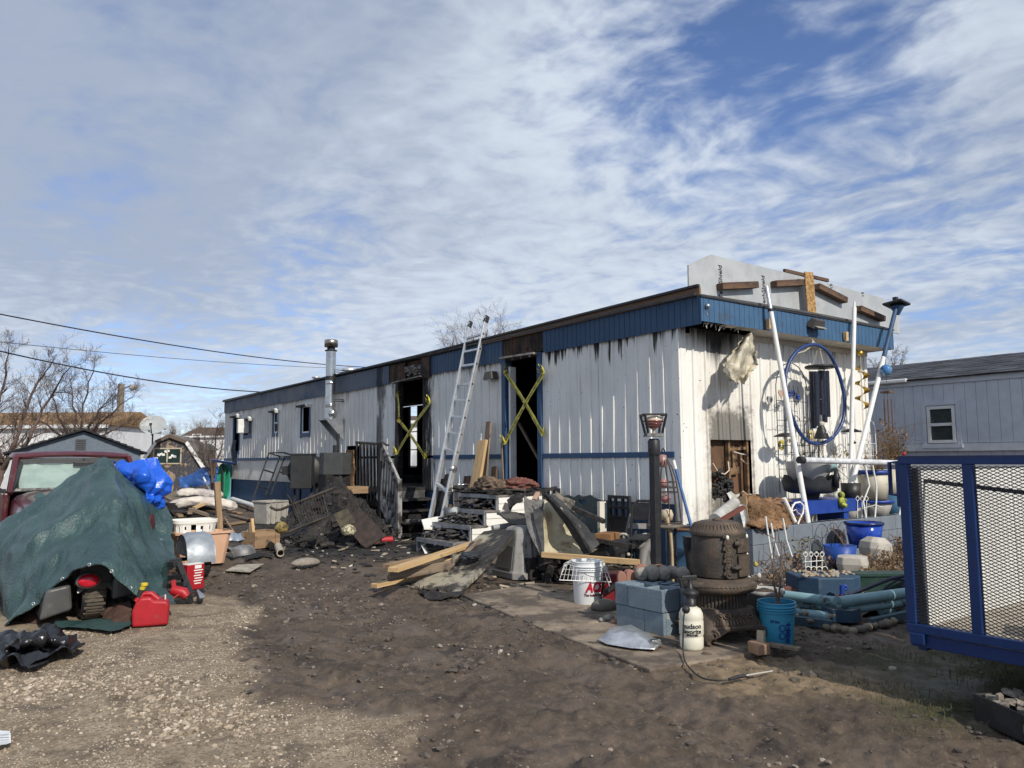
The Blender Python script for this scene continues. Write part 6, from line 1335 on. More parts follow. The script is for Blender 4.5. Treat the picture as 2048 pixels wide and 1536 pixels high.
q=MB();q.bar(ba+Vector((0,0,.0)),bb+Vector((0,-.05,.02)),.04,.22);part('stringer',q,mat('peeling white stringer',(.50,.50,.49),(.30,.29,.28),5,rough=.7,dirt=(.04,.035,.03),dsc=3,dlo=.5,dhi=.65),ps,world=True)
for i in range(7):
 k=(i+.3)/6.8;a,b=ta.lerp(tb_,k),ba.lerp(bb,k);q=MB();q.bar(a,b+Vector((0,random.uniform(-.02,.02),0)),.04,.05,w2=.04);part('picket',q,PICK,ps,world=True)
q=MB();a=ta.lerp(tb_,1.02);q.bar(a+Vector((0,0,.05)),Vector((a.x,a.y-.02,.0)),.085,.085);part('newel_post',q,PICK,ps,world=True,bevel=.006)
for i in range(4):
 y=6.35-.24*i;z=.64-.19*i;q=MB()
 q.box((-.52,y-.1,z),(.92,.25,.035),rz=random.uniform(-.03,.03),rx=random.uniform(-.05,.05),jit=.012);part('tread',q,CHAR,ps,world=True)
 if i in(1,2):
  for x in(-.75,-.35):q=MB();q.prism([(x,y+.02,z-.02),(x+.16,y+.02,z-.02),(x+.05,y+.02,z-.2)],(0,.03,0));part('step_bracket',q,OLDW,ps,world=True)
q=MB();q.box((-.70,5.75,.27),(.35,.02,.10),rx=.4);part('peeled_riser',q,PICK,ps,world=True)
q=MB();q.bar((-.08,6.6,.1),(-.08,5.5,.0),.05,.25);part('stringer',q,CHAR,ps,world=True)
pbk=MB();pbk.span((-.9,6.5,.0),(-.1,7.8,.7));part('underside',pbk,CHARD,ps,world=True)
q=MB();p=W(712,985,-1.25);q.span((p.x-.25,p.y-.05,p.z-.02),(p.x+.25,p.y+.45,p.z+.11));single('brown_crate',q,TREATW,'brown wooden drawer perched on the burn heap beside the black pickets','drawer',(p.x,p.y,p.z),bevel=.006)
BX=[(-2.95,5.0),(-1.15,8.3)]
hx,hy=-2.15,6.5
rs=np.random.RandomState(31)
def heap_z(x,y):
 d=math.hypot((x-(-1.75))/1.15,(y-6.9)/1.55);return max(0,.95*(1-d))*(.75+.5*float(fbm(np.array(x*2.2),np.array(y*2.2),3)))
rows=[]
for i in range(60):
 y=4.9+3.6*i/59;row=[]
 for j in range(46):
  x=-3.3+2.4*j/45;z=heap_z(x,y);n_=mn.ridged_multi_fractal(Vector((x*3,y*3,z*3)),1.,2.2,4,1.,2.);row.append(Vector((x,y,z*(.55+.4*n_)-.03+.05*(z>0)*n_)))
 rows.append(row)
HEAP=mat('wet black ash',(.010,.010,.011),(.030,.027,.026),9,rough=.6,bump=1.,bsc=38,bd=.03,dirt=(.085,.07,.055),dsc=6,dlo=.6,dhi=.72)
q=MB();q.grid(rows,False);single('ash_heap',q,HEAP,'heap of wet black ash and burnt scraps in front of the porch',None,(hx,hy,0),kind='stuff')
for nm,m_,n_,s0,s1,seed in(('charred_debris',mat('burnt scrap',(.014,.013,.013),(.05,.043,.04),7,rough=.8,bump=.5,dirt=(.14,.11,.08),dsc=3,dlo=.62,dhi=.75,pos=True),520,.05,.30,5),('pale_litter',mat('grey burnt litter',(.22,.20,.17),(.08,.07,.06),5,rough=.8,pos=True),130,.02,.10,6)):
 r3=np.random.RandomState(seed);q=MB()
 for i in range(n_):
  x,y=r3.uniform(-3.4,-.75),r3.uniform(4.9,8.4);z=heap_z(x,y)
  if z<.02 and r3.rand()<(.55 if x>-2.9 else .85):continue
  L_=r3.uniform(s0,s1);q.box((x,y,z*.9+.02),(L_,L_*r3.uniform(.12,.5),r3.uniform(.01,.05)),rz=r3.uniform(0,3.1),rx=r3.uniform(-.6,.6),ry=r3.uniform(-.7,.5),jit=.012)
 single(nm,q,m_,'burnt boards and shreds scattered over the ash heap' if n_>200 else 'pale flecks of burnt litter on the ash heap',None,(hx,hy,0),kind='stuff')
hd=12.6
WIREB=mat('burnt wire',(.075,.062,.05),(.035,.030,.027),12,rough=.7,metal=.3,dirt=(.15,.09,.05),dsc=8,dlo=.6,dhi=.75)
def wire_panel(name,label,cor,nx,ny,m,r=.006,fr=.016,cat='cart',extra=()):
 A,B,C_,D_=[Vector(c)for c in cor];t=root(name,label,cat,D_);q=MB();q.tube([A,B,C_,D_],fr,6,closed=True);part('frame',q,m,t,world=True)
 for i in range(1,nx):q=MB();q.tube([A.lerp(B,i/nx),D_.lerp(C_,i/nx)],r,4);part('wire',q,m,t,world=True)
 q=MB()
 for i in range(1,ny):q.tube([A.lerp(D_,i/ny),B.lerp(C_,i/ny)],r,4)
 part('cross_wires',q,m,t,world=True)
 for nm,pts,rr_ in extra:q=MB();q.tube(pts,rr_,7);part(nm,q,m,t,world=True)
 return t
wire_panel('burnt_cart','burnt shopping cart basket tipped on its side in the heap',[D(585,1007,hd),D(645,987,hd+.1),D(657,1032,hd-.2),D(603,1052,hd-.3)],11,3,WIREB,extra=[('handle',[D(540,1014,hd),D(552,1020,hd),D(562,1019,hd),D(600,1003,hd),D(648,984,hd+.1),D(670,975,hd+.3)],.022),('lower_bar',[D(572,1066,hd-.4),D(606,1052,hd-.3),D(652,1034,hd-.2)],.022),('chassis',[D(585,1007,hd),D(575,990,hd+.2),D(592,1040,hd+.4)],.014)])
wire_panel('burnt_wire_rack','burnt wire shelf standing in the heap next to the black pickets',[D(664,983,hd+.9),D(690,972,hd+.9),D(735,1040,hd+.6),D(705,1050,hd+.4)],9,6,WIREB,.005,.010,'wire shelf')
q=MB();rows=catmull([[D(628,1048,hd-.5),D(660,1032,hd-.3)],[D(590,1085,hd-.7),D(640,1068,hd-.5)],[D(560,1090,hd-.7),D(612,1082,hd-.6)]],16,14);q.sheet(drape(rows,.08,4,3),.01);single('burnt_sheet',q,CHAR,'limp black burnt sheet hanging under the tipped cart','burnt sheet',D(590,1085,hd-.7))
board('heap_board',D(680,1023,hd+.2),D(697,1052,hd-.1),.26,.03,mat('singed olive board',(.10,.085,.05),(.05,.042,.03),8,rough=.85),'singed olive brown board on the front of the heap','board',ragged=.015,up=(-.5,-.7,.5))
board('heap_board',D(700,1030,hd+.5),D(752,1085,hd-.1),.42,.03,mat('singed red brown board',(.06,.04,.032),(.028,.022,.02),7,rough=.85),'wide singed brown panel sloping off the right of the heap','board',ragged=.03,up=(-.4,-.6,.6))
q=MB();q.grid(crumple(D(697,1061,hd-.3),(.12,.09,.09),.25,2.2,4,26,16),True,True);single('scorched_packet',q,mat('scorched packet',(.52,.48,.32),(.16,.14,.10),20,rough=.7,lo=.45,hi=.55),'scorched pale packet below the olive board on the heap','packet',D(697,1061,hd-.3))
q=MB();q.grid(crumple(D(563,1055,hd-.4),(.11,.08,.09),.3,2.0,5,26,16),True,True);single('singed_bag',q,mat('singed yellow bag',(.30,.22,.07),(.08,.06,.03),12,rough=.7),'singed yellow bag at the left end of the heap','bag',D(563,1055,hd-.4))
p=G(762,1080,.05);q=MB();q.tube([p,p+Vector((.2,-.02,.0))],.05,12);single('red_capped_can',q,mat('red end cap',(.42,.03,.04),rough=.4),'small can with a red end lying at the foot of the porch stairs','can',p)
p=G(745,1084,.04);q=MB();q.box(p,(.24,.10,.07),rz=.3);single('half_brick',q,mat('dirty brick',(.15,.07,.055),(.09,.05,.04),10,rough=.9),'half brick on the black ground at the foot of the heap','brick',p,bevel=.008)
for i,(a,b,r_)in enumerate((((618,1088),(655,1082),.07),((655,1070),(700,1078),.09),((640,1092),(668,1089),.05))):
 q=MB();A,B=G(*a,.05),G(*b,.06);q.tube([A,A.lerp(B,.5)+Vector((0,0,.02)),B],[r_*.8,r_,r_*.7],9);single('charred_log',q,CHAR,('charred log at the front edge of the heap','fat charred log under the scorched packet','thin charred log nearest the cream pipe stub')[i],'log',A,group='charred logs')
q=MB()
for i in range(14):a_=rs.uniform(0,6.3);c0=G(660+rs.uniform(-60,60),1066+rs.uniform(-12,8),.12);q.tube([c0+Vector((.12*math.cos(a_+k*.7),.1*math.sin(a_+k*.6),.05*math.sin(k)))for k in range(8)],.012,5)
single('burnt_cables',q,CHAR,'tangle of burnt cables in the front of the heap','cable tangle',G(660,1070))
def SP(px,py,x):return W(px,py,x)
sm=root('smoker_grill','tall black box smoker with a round drum behind it by the skirting','smoker',SP(605,1010,-.75));k=1540/DEP(sm.location)
cx,cy=sm.location.x,sm.location.y;zt=CP(sm.location,605,938).z;zb_=CP(sm.location,605,1006).z
q=MB();q.box((0,0,(zt+zb_)/2),(.50,.42,zt-zb_),rz=RAD(-36));part('cabinet',q,mat('matt black steel',(.022,.023,.025),(.032,.033,.034),6,rough=.65,bump=.05),sm,bevel=.02)
q=MB();q.box((0,0,zt+.01),(.54,.46,.03),rz=RAD(-36));part('lid',q,mat('matt grey lid',(.035,.037,.038),rough=.6),sm,bevel=.01)
q=MB();p=_f*.32;q.lathe([(0,-.25),(.40,-.24),(.42,-.2),(.42,.2),(.40,.24),(0,.25)],(p.x,p.y,zt-.40),28,M=Matrix.Rotation(YAW*-1,3,'Z')@Matrix.Rotation(RAD(90),3,'X'));part('drum',q,BLKM,sm)
q=MB();
for s_ in(-.2,.2):q.bar(_r*s_+Vector((0,0,zb_)),_r*s_,.05);q.bar(_r*s_+_f*.5+Vector((0,0,zt-.5)),_r*s_+_f*.5,.05)
part('legs',q,BLKM,sm)
q=MB();q.bar(_r*-.5+Vector((0,0,zt-.38)),_r*-.28+Vector((0,0,zt-.36)),.06,.2);part('side_shelf',q,BLKM,sm)
g2=root('box_grill','dark grey box shaped grill lid with a short black flue by the torn wall hole','grill',SP(668,1010,-.85));zt=CP(g2.location,668,946).z;zb_=CP(g2.location,668,990).z
q=MB();q.prism([_r*-.33+Vector((0,0,zb_)),_r*-.18-_f*.25+Vector((0,0,zb_)),_r*.22-_f*.25+Vector((0,0,zb_)),_r*.36+Vector((0,0,zb_)),_r*.3+_f*.3+Vector((0,0,zb_)),_r*-.3+_f*.3+Vector((0,0,zb_))],(0,0,zt-zb_));part('lid',q,mat('dark grey grill',(.045,.048,.05),(.06,.062,.063),5,rough=.6),g2,bevel=.01)
q=MB();q.tube([_r*.02+Vector((0,0,zt)),_r*.02+Vector((0,0,zt+.16))],.065,12);q.tube([_r*.0+_f*.3+Vector((0,0,zt)),_r*.0+_f*.3+Vector((0,0,zt+.42))],.035,8);part('flue',q,BLACKP,g2)
q=MB();q.span((-.28,-.2,0),(.28,.2,zb_));part('base',q,CHARD,g2)
p=Vector((sm.location.x,sm.location.y,CP(sm.location,605,938).z+.025))-_r*.02;wbt=root('water_bottle','clear plastic water bottle standing on the black smoker','bottle',p);q=MB();q.lathe([(0,0),(.075,0),(.08,.02),(.08,.09),(.07,.11),(.08,.13),(.08,.19),(.04,.25),(.035,.27)],n=16);part('body',q,mat('clear bottle',(.62,.80,.80),rough=.06,bump=0,alpha=.55,spec=.8),wbt);q=MB();q.lathe([(0,.30),(.038,.295),(.038,.265)],n=12);part('cap',q,mat('pale cap',(.6,.75,.76)),wbt);q=MB();q.lathe([(.0805,.03),(.0805,.10)],n=16);part('label',q,WHITE,wbt)
rk=root('frame_rack','thin black metal frame leaning against the white lower siding','metal frame',D(520,1003,21));q=MB()
for a,b in(((538,906),(568,905)),((568,905),(592,914)),((592,914),(560,913)),((560,913),(538,906)),((538,906),(504,1004)),((560,913),(531,990)),((570,912),(541,990)),((592,914),(579,952)),((529,940),(548,946)),((560,944),(579,951)),((516,973),(536,978))):
 q.bar(D(*a,21),D(*b,20.8),.035)
part('frame',q,BLKM,rk,world=True)
q=MB();q.tube([W(465,998,-.15),W(510,1012,-.2)],.07,10);single('white_drainpipe',q,WHITEP,'white pipe lying along the foot of the blue skirting','pipe',W(490,1005,-.15))
for i,(a,b,m_)in enumerate((((470,1002),(515,1018),OLDW),((478,1010),(520,1025),BROWNW),((462,1030),(502,1040),OLDW),((455,1022),(480,1026),TREATW),((450,1050),(487,1044),TREATW))):
 board('ground_board',G(*a,.03),G(*b,.03),.12,.04,m_,('weathered board lying along the skirting','brown board lying parallel to the skirting board','grey board on the ground behind the wooden box','short tan board by the end of the white sack','tan board on the mud behind the rake')[i],'plank',group='boards on the far ground')
R0,R1=W(973,634,.02),W(885,1036,-.98);L0,L1=W(940,645,.02),W(866,1012,-.93)
ld=root('ladder','bright aluminium folding ladder leaning on the eave between the two doorways','ladder',(R1.x,R1.y,0));dR=(R1-R0);dL=(L1-L0)
R2=R1+dR*(R1.z/(-dR.z))if dR.z<0 else R1;L2=L1+dL*(L1.z/(-dL.z))
q=MB();q.bar(R0,R0.lerp(R2,.52),.035,.075);q.bar(R0.lerp(R2,.5),R2,.045,.085);part('side_rail',q,ALU,ld,world=True,bevel=.004)
q=MB();q.bar(L0,L0.lerp(L2,.52),.035,.07);q.bar(L0.lerp(L2,.5),L2,.045,.08);part('side_rail',q,ALU,ld,world=True,bevel=.004)
HOLE=mat('dark hole',(.02,.02,.02),bump=0)
for py in(665,697,729,771,805,840,874,909):
 k=(py+6-634)/(1036-634+5);a=R0.lerp(R1,k);b=L0.lerp(L1,k*1.02);q=MB();q.bar(a,b,.055,.035,up=(0,0,1));part('rung',q,ALU,ld,world=True,bevel=.004)
 q=MB();d_=(R0-R1).normalized();q.disc(a+Vector((-.0,-.0,0))+(a-b).normalized()*.0245,.018,10,(a-b));part('rung_bolt',q,HOLE,ld,world=True)
k=.77;q=MB();a=R0.lerp(R1,k);b=L0.lerp(L1,k+.015);q.lathe([(0,-.03),(.06,-.03),(.065,0),(.06,.03),(0,.03)],a,16,M=Matrix.Rotation(RAD(90),3,'X'));part('hinge',q,GALV,ld,world=True)
k=.86;q=MB();a=R0.lerp(R1,k+.02);b=L0.lerp(L1,k+.03);q.bar(a+(a-b)*.12,b-(a-b)*.15,.07,.05);part('rung',q,ALU,ld,world=True,bevel=.006)
q=MB();q.bar(R0+Vector((.02,0,.02)),R0.lerp(R1,.03),.05,.09);q.bar(L0+Vector((.02,0,.02)),L0.lerp(L1,.03),.05,.08);part('end_caps',q,BLACKP,ld,world=True,bevel=.01)
a,b=W(897,950,-.55),W(872,1050,-.75);board('charred_post',a,(b.x,b.y,.02),.11,.10,CHAR,'charred black post leaning at the foot of the ladder','post',ragged=.02)
q=MB()
for i in range(30):p=W(890-i*.6+random.uniform(-6,6),962+i*2.5,-.6);q.box(p,(random.uniform(.03,.10),.06,random.uniform(.05,.12)),rz=random.uniform(0,3),rx=random.uniform(-.5,.5),jit=.015)
single('charred_crust',q,CHAR,'flaking charred scraps stuck along the charred post',None,W(880,1010,-.6),kind='stuff')
def lean(px0,py0,px1,py1,x0,x1,w,t,m_,label,rag=.0):a,b=W(px1,py1,x1),W(px0,py0,x0);return board('leaning_board',a,b,w,t,m_,label,'board',up=(-1,0,.2),ragged=rag,group='boards leaning on the wall')
lean(966,881,942,1030,-.22,-.55,.24,.05,PINE,'long new pine plank leaning on the white siding right of the ladder')
lean(978,843,966,985,-.12,-.28,.14,.03,OLDW,'tall weathered board behind the new pine plank')
lean(935,952,925,1040,-.25,-.38,.19,.03,BROWNW,'brown board behind the shiny metal bin')
lean(989,933,986,985,-.10,-.16,.14,.03,BROWNW,'short dark red brown board beside the doorway jamb')
lean(1003,884,1007,980,-.06,-.10,.035,.02,OLDW,'thin grey stick standing against the blue jamb')
lean(905,1010,888,1052,-.35,-.5,.16,.03,TREATW,'short tan board leaning below the shiny metal bin')
bnp=W(922,1018,-.75);bn_=root('metal_bin','shiny round steel bin standing left of the white steps','bin',(bnp.x,bnp.y,0));zt=CP(bnp,922,969).z;r_=16.5*DEP(bnp)/1540;q=MB();q.lathe([(0,zt-.75),(r_*.82,zt-.75),(r_*.9,zt-.4),(r_,zt)],n=28);q.lathe([(r_*.98,zt),(r_*.88,zt-.4),(r_*.8,zt-.74),(0,zt-.74)],n=28);q.tube([(r_*math.cos(t),r_*math.sin(t),zt)for t in np.linspace(0,6.283,28,endpoint=False)],.01,6,closed=True);part('body',q,SS,bn_);q=MB();q.span((-.2,-.2,0),(.2,.2,zt-.75));part('stand',q,CHARD,bn_)
st=root('metal_steps','white panelled steps with metal framed treads leading to the right doorway','steps',(-.9,3.2,0));y0,y1=2.72,3.78
SIDEW=mat('white lap board',(.80,.79,.74),(.74,.73,.68),3,rough=.5,bump=.05,dirt=(.40,.36,.30),dsc=4,dlo=.62,dhi=.85)
STF=mat('grey step frame',(.42,.43,.45),(.30,.31,.33),8,rough=.5,metal=.5,dirt=(.18,.17,.16),dsc=10,dlo=.5,dhi=.7)
stp=[(-.95,.86),(-1.17,.64),(-1.42,.43),(-1.70,.21)]
q=0
z=0.
while z<.855:
 z2=min(z+.105,.855);xl=min([x for x,zz in stp if zz>=z2-.06]or[-.95]);b=MB();b.prism([(xl,y0-.012,z),(-.10,y0-.012,z),(-.10,y0,z2),(xl,y0,z2)],(0,.02,0));part('side_board',b,SIDEW,st,world=True);z=z2
for i,(x,z)in enumerate(stp):
 b=MB();xb=-.08 if i==0 else stp[i-1][0]+.02
 b.span((x-.03,y0-.02,z-.025),(xb,y1,z));part('tread',b,mat('ashen tread',(.22,.20,.18),(.08,.075,.07),9,rough=.9,bump=.4,dirt=(.40,.38,.35),dsc=12,dlo=.6,dhi=.75),st,world=True)
 b=MB();b.span((x-.045,y0-.02,z-.055),(x-.031,y1,z+.004));part('nosing',b,STF,st,world=True)
 zl=stp[i+1][1]if i<3 else 0.
 for y in(y0,y1-.03):b=MB();b.span((x-.04,y,zl),(x-.01,y+.03,z-.055));part('frame_leg',b,STF,st,world=True)
 for s_ in(0,1):
  ya_,yb_=(y0+.03,y0+.26)if s_==0 else(y1-.03,y1-.26);b=MB();b.bar((x-.02,ya_,zl+.01),(x-.02,yb_,z-.06),.02,.02);part('brace',b,STF,st,world=True)
b=MB();b.span((-1.0,y0+.05,0),(-.9,y1-.05,.55));b.span((-.9,y1-.03,0),(-.1,y1,.84));part('inner_panel',b,CHARD,st,world=True)
b=MB()
for i in range(150):
 k=random.random()*3;i0=int(k);x=random.uniform(stp[i0+1][0]+.05,stp[i0][0]+.0)if i0<3 else-1;y=random.uniform(y0+.1,y1-.1);z=(stp[i0+1][1]if i0<3 else 0)+random.uniform(0,.13)
 b.box((x,y,z+.01),(random.uniform(.05,.22),random.uniform(.02,.05),.015),rz=random.uniform(-.6,.9),ry=random.uniform(-.5,.3),rx=random.uniform(-.3,.3),jit=.008)
single('step_debris',b,mat('grey ash shards',(.10,.095,.09),(.045,.042,.04),8,rough=.85,bump=.4,pos=True),'grey shards of burnt ceiling heaped on the white steps',None,(-1.3,3.2,.4),kind='stuff')
q=MB();q.grid(crumple((-1.2,3.55,.56),(.10,.12,.10),.25,2.,7,26,16),True,True);single('pale_rag',q,mat('pale rag',(.42,.44,.43),(.25,.26,.25),9,rough=.8),'pale crumpled rag on the second white step','rag',(-1.2,3.55,.5))
q=MB();p=(-1.02,3.35,.69);q.tube([p,(p[0]+.02,p[1]-.09,p[2])],.04,10);single('bottle_top',q,mat('blue lid',(.02,.03,.30),rough=.4),'small blue plastic cap on the upper white step','bottle top',p)
INS2=mat('grey brown insulation',(.21,.145,.10),(.085,.065,.05),12,rough=.95,bump=1.,bsc=26,bd=.03,dirt=(.02,.018,.017),dsc=4,dlo=.52,dhi=.66)
INS3=mat('pink brown insulation',(.25,.10,.075),(.12,.06,.05),12,rough=.95,bump=1.,bsc=26,bd=.03,dirt=(.02,.018,.017),dsc=4,dlo=.55,dhi=.7)
q=MB();q.grid(crumple((-.72,3.28,.97),(.24,.30,.15),.42,2.4,11,64,40),True,True);single('insulation_roll',q,INS2,'brown wad of burnt insulation on the top of the white steps','insulation',(-.72,3.28,.87))
q=MB();q.grid(crumple((-.35,3.0,.97),(.26,.30,.13),.45,2.4,13,64,40),True,True);single('insulation_wad',q,INS3,'reddish wad of insulation in the right doorway','insulation',(-.35,3.0,.87))
b=MB()
for i in range(160):b.box((random.uniform(-1.0,-.1),random.uniform(2.7,3.8),.875+random.uniform(0,.05)),(random.uniform(.05,.3),random.uniform(.02,.09),.02),rz=random.uniform(0,3),rx=random.uniform(-.4,.4),ry=random.uniform(-.3,.3),jit=.012)
single('landing_debris',b,mat('charred flakes',(.014,.014,.014),(.10,.09,.08),5,rough=.85,bump=.4,lo=.45,hi=.7,pos=True),'charred flakes covering the landing of the white steps',None,(-.5,3.2,.87),kind='stuff')
wp=root('broken_white_panel','broken white lap board panel lying on scorched boards left of the steps','panel',(-1.9,3.9,0))
q=MB();q.prism([D(843,1043,12.2),D(873,1037,12.6),D(925,1036,12.9),D(905,1060,12.3),D(848,1059,12.0)],(0,0,.03));part('sheet',q,SIDEW,wp,world=True)
q=MB();q.prism([D(838,1080,11.9),D(846,1084,11.9),D(856,1110,11.6),D(850,1108,11.6)],(.03,.02,.0));part('edge_scrap',q,SIDEW,wp,world=True)
for i,(a,c)in enumerate((((846,1060,12.1),(890,1060,12.3)),((848,1067,12.1),(885,1070,12.3)))):board('under_board',D(*a),D(*c),.06,.04,CHAR if i else BRNT,parent=wp)
for i,(a,z0,c,z1,w,t,m_,lab)in enumerate((((772,1133),.27,(940,1096),.30,.09,.045,TREATW,'tan stud at the back of the lumber stack'),((786,1140),.30,(950,1086),.36,.12,.045,PINE,'long pale stud crossing the top of the lumber stack'),((822,1146),.17,(935,1116),.22,.05,.10,PINE,'short pale stud stamped HK 1 in the middle of the stack'),((777,1153),.20,(900,1130),.20,.045,.10,OLDW,'grey stud under the stamped one in the lumber stack'),((748,1172),.04,(905,1136),.08,.10,.045,PINE,'pale stud lying lowest at the front of the lumber stack'),((822,1120),.22,(930,1100),.30,.08,.04,TREATW,'short tan offcut behind the lumber stack'))):
 o=board('stud',G(*a,z0),G(*c,z1),w,t,m_,lab,'stud',group='studs in the lumber stack')
 if i==2:text('HK 1',.055,INK,o,Matrix.Translation((.14,-.026,.0))@Matrix.Rotation(RAD(90),4,'X'),name='lettering')
CDOOR=mat('charred door face',(.020,.018,.017),(.055,.05,.045),10,rough=.7,bump=.8,bsc=30,st=(.25,1.2,1.2),dirt=(.34,.31,.24),dsc=2.6,dlo=.49,dhi=.62)
dm0=[[D(818,1174,8.42),D(862,1182,8.30),D(912,1190,8.15)],[D(872,1128,8.9),D(915,1130,8.8),D(962,1133,8.6)],[D(918,1093,9.3),D(957,1092,9.2),D(1000,1093,9.0)],[D(968,1062,9.7),D(1000,1058,9.6),D(1037,1052,9.4)]]
lo_,hi_=dm0[0],dm0[-1];dm=[[a.lerp(b,t)+Vector((0,0,-.03*math.sin(math.pi*t)))for a,b in zip(lo_,hi_)]for t in(0,.33,.66,1)]
C=catmull(dm,40,24)
for j in range(24):C[0,j]+=(C[1,j]-C[0,j])*random.uniform(0,1.6);
q=MB();q.sheet(drape(C,.015,5,2),.045);cdr=single('charred_door',q,CDOOR,'long charred panel with pale ashen upper end sloping over the lumber stack','charred panel',G(865,1185));a,b=D(905,1120,8.82),D(965,1062,9.66);a=D(913,1140,8.6)
q=MB();q.bar(D(893,1140,8.72),D(962,1078,9.42),.04,.02);part('pale_strip',q,OLDW,cdr,world=True)
q=MB();q.grid(crumple(D(940,1112,8.82),(.13,.12,.05),.45,2.2,21,40,24),True,True);single('blue_rag',q,mat('sooty blue rag',(.035,.045,.055),(.02,.022,.026),9,rough=.7,bump=.4),'sooty blue grey rag lying on the charred panel','rag',D(940,1112,8.8))
q=MB();C=catmull([[G(835,1186),G(880,1192),G(930,1188)],[G(850,1200),G(885,1204),G(925,1196)]],10,22);q.sheet([[p+Vector((0,0,.02))for p in r]for r in drape(C,.06,6,5)],.012);single('char_flakes',q,CHAR,'curled black flakes at the foot of the charred panel','char',G(880,1195))
dh=root('dog_house','grey moulded plastic dog house with flared base and a rounded top','dog house',G(1046,1150),RAD(-4));DGH=mat('grey moulded plastic',(.30,.29,.27),(.24,.23,.215),3,rough=.6,bump=.1,bsc=30,dirt=(.075,.068,.06),dsc=5,dlo=.52,dhi=.75)
k=1540/DEP(dh.location);bwid=112/k*.82;htot=(1150-1060)/k+.03
def octr(w,d,z,c=.28):
 a,b=w/2,d/2;ca,cb=a*(1-c),b*(1-c);return[(-ca,-b,z),(ca,-b,z),(a,-cb,z),(a,cb,z),(ca,b,z),(-ca,b,z),(-a,cb,z),(-a,-cb,z)]
q=MB();w=bwid;lev=[octr(w*1.06,w*1.15,0),octr(w*1.06,w*1.15,.075),octr(w*.98,w*1.06,.085),octr(w*.62,w*.74,htot*.88,.35),octr(w*.54,w*.66,htot*.97,.4),octr(w*.40,w*.5,htot,.45)]
q.grid([l for l in lev],False,True);q.add(lev[-1],[tuple(range(8))]);part('shell',q,DGH,dh,bevel=.016,seg=3)
q=MB();q.prism([(-w*.50,-w*.34,.10),(-w*.50,w*.30,.10),(-w*.37,w*.22,htot*.62),(-w*.37,-w*.24,htot*.62)],(-.012,0,.004));part('doorway',q,mat('shadow grey plastic',(.10,.10,.095),rough=.8),dh,bevel=.004)
for x in(-.16,.02,.2):q=MB();q.bar((x*w/.5*.5,-w*.555,.10),(x*w/.5*.33,-w*.39,htot*.84),.05,.02);part('rib',q,DGH,dh,bevel=.006)
q=MB();q.ball((.10,-w*.33,htot*.93),.022,10,6,(1.4,1,.6));q.ball((-.02,-w*.59,.045),.02,10,6);part('vent_hole',q,HOLE,dh)
bf=root('burnt_fridge','burnt refrigerator carcass with a cream inner liner and blackened folded door','refrigerator',G(1120,1150));fd_=9.0
LIN=mat('cream fridge liner',(.60,.55,.40),(.50,.44,.29),2.5,rough=.45,bump=.08,bsc=8,dirt=(.22,.14,.07),dsc=2.6,dlo=.54,dhi=.72)
BFM=mat('blackened steel sheet',(.030,.030,.031),(.065,.064,.062),8,rough=.65,bump=.35,bsc=20,dirt=(.42,.40,.36),dsc=5,dlo=.63,dhi=.70)
ASHM=mat('ashen grey sheet',(.20,.19,.18),(.09,.085,.08),7,rough=.75,bump=.4,bsc=20,dirt=(.03,.03,.03),dsc=4,dlo=.52,dhi=.66)
C=catmull([[D(1088,1000,9.5),D(1105,1010,9.55),D(1130,1025,9.5),D(1150,1040,9.4)],[D(1084,1045,9.15),D(1110,1052,9.42),D(1145,1055,9.4),D(1165,1060,9.2)],[D(1084,1085,8.95),D(1105,1085,9.3),D(1150,1085,9.3),D(1180,1088,9.0)],[D(1086,1108,8.85),D(1110,1113,8.95),D(1155,1117,8.95),D(1197,1098,8.9)]],40,50)
q=MB();q.sheet(drape(C,.03,3,4,.3),.01);part('liner',q,LIN,bf,world=True)
C=catmull([[D(1048,991,9.5),D(1062,1000,9.5),D(1090,1003,9.6)],[D(1050,1030,9.3),D(1066,1035,9.3),D(1088,1040,9.3)],[D(1060,1068,9.1),D(1072,1072,9.05),D(1085,1075,9.0)],[D(1080,1110,8.85),D(1084,1112,8.85),D(1088,1112,8.85)]],36,22)
q=MB();q.sheet(drape(C,.05,4,6),.012);part('side_panel',q,ASHM,bf,world=True)
C=catmull([[D(1066,1020,9.28),D(1086,1012,9.3)],[D(1070,1050,9.1),D(1087,1050,9.1)],[D(1080,1085,8.9),D(1088,1090,8.9)],[D(1084,1108,8.82),D(1088,1110,8.82)]],20,8);q=MB();q.sheet(drape(C,.03,4,7),.008);part('scorched_patch',q,BFM,bf,world=True)
C=catmull([[D(1086,984,9.3),D(1096,992,9.2),D(1112,997,9.35)],[D(1110,1022,9.1),D(1122,1016,8.95),D(1146,1026,9.1)],[D(1138,1060,8.95),D(1150,1050,8.75),D(1172,1056,8.9)],[D(1168,1108,8.75),D(1180,1100,8.6),D(1197,1090,8.7)]],44,20)
def lin(ctrl,nr,nc):
 A=np.array([[tuple(p)for p in r]for r in ctrl]);R,K=A.shape[:2];u=np.linspace(0,R-1,nr);v=np.linspace(0,K-1,nc);i=np.minimum(u.astype(int),R-2);j=np.minimum(v.astype(int),K-2);f=(u-i)[:,None,None];g=(v-j)[None,:,None]
 return(A[i][:,j]*(1-g)+A[i][:,j+1]*g)*(1-f)+(A[i+1][:,j]*(1-g)+A[i+1][:,j+1]*g)*f
C=lin([[D(1086,984,9.25),D(1095,990,9.15)],[D(1130,1046,8.95),D(1143,1040,8.85)],[D(1168,1108,8.72),D(1182,1106,8.62)]],40,6);q=MB();q.sheet(drape(C,.02,4,8),.012);part('door_edge',q,CHAR,bf,world=True)
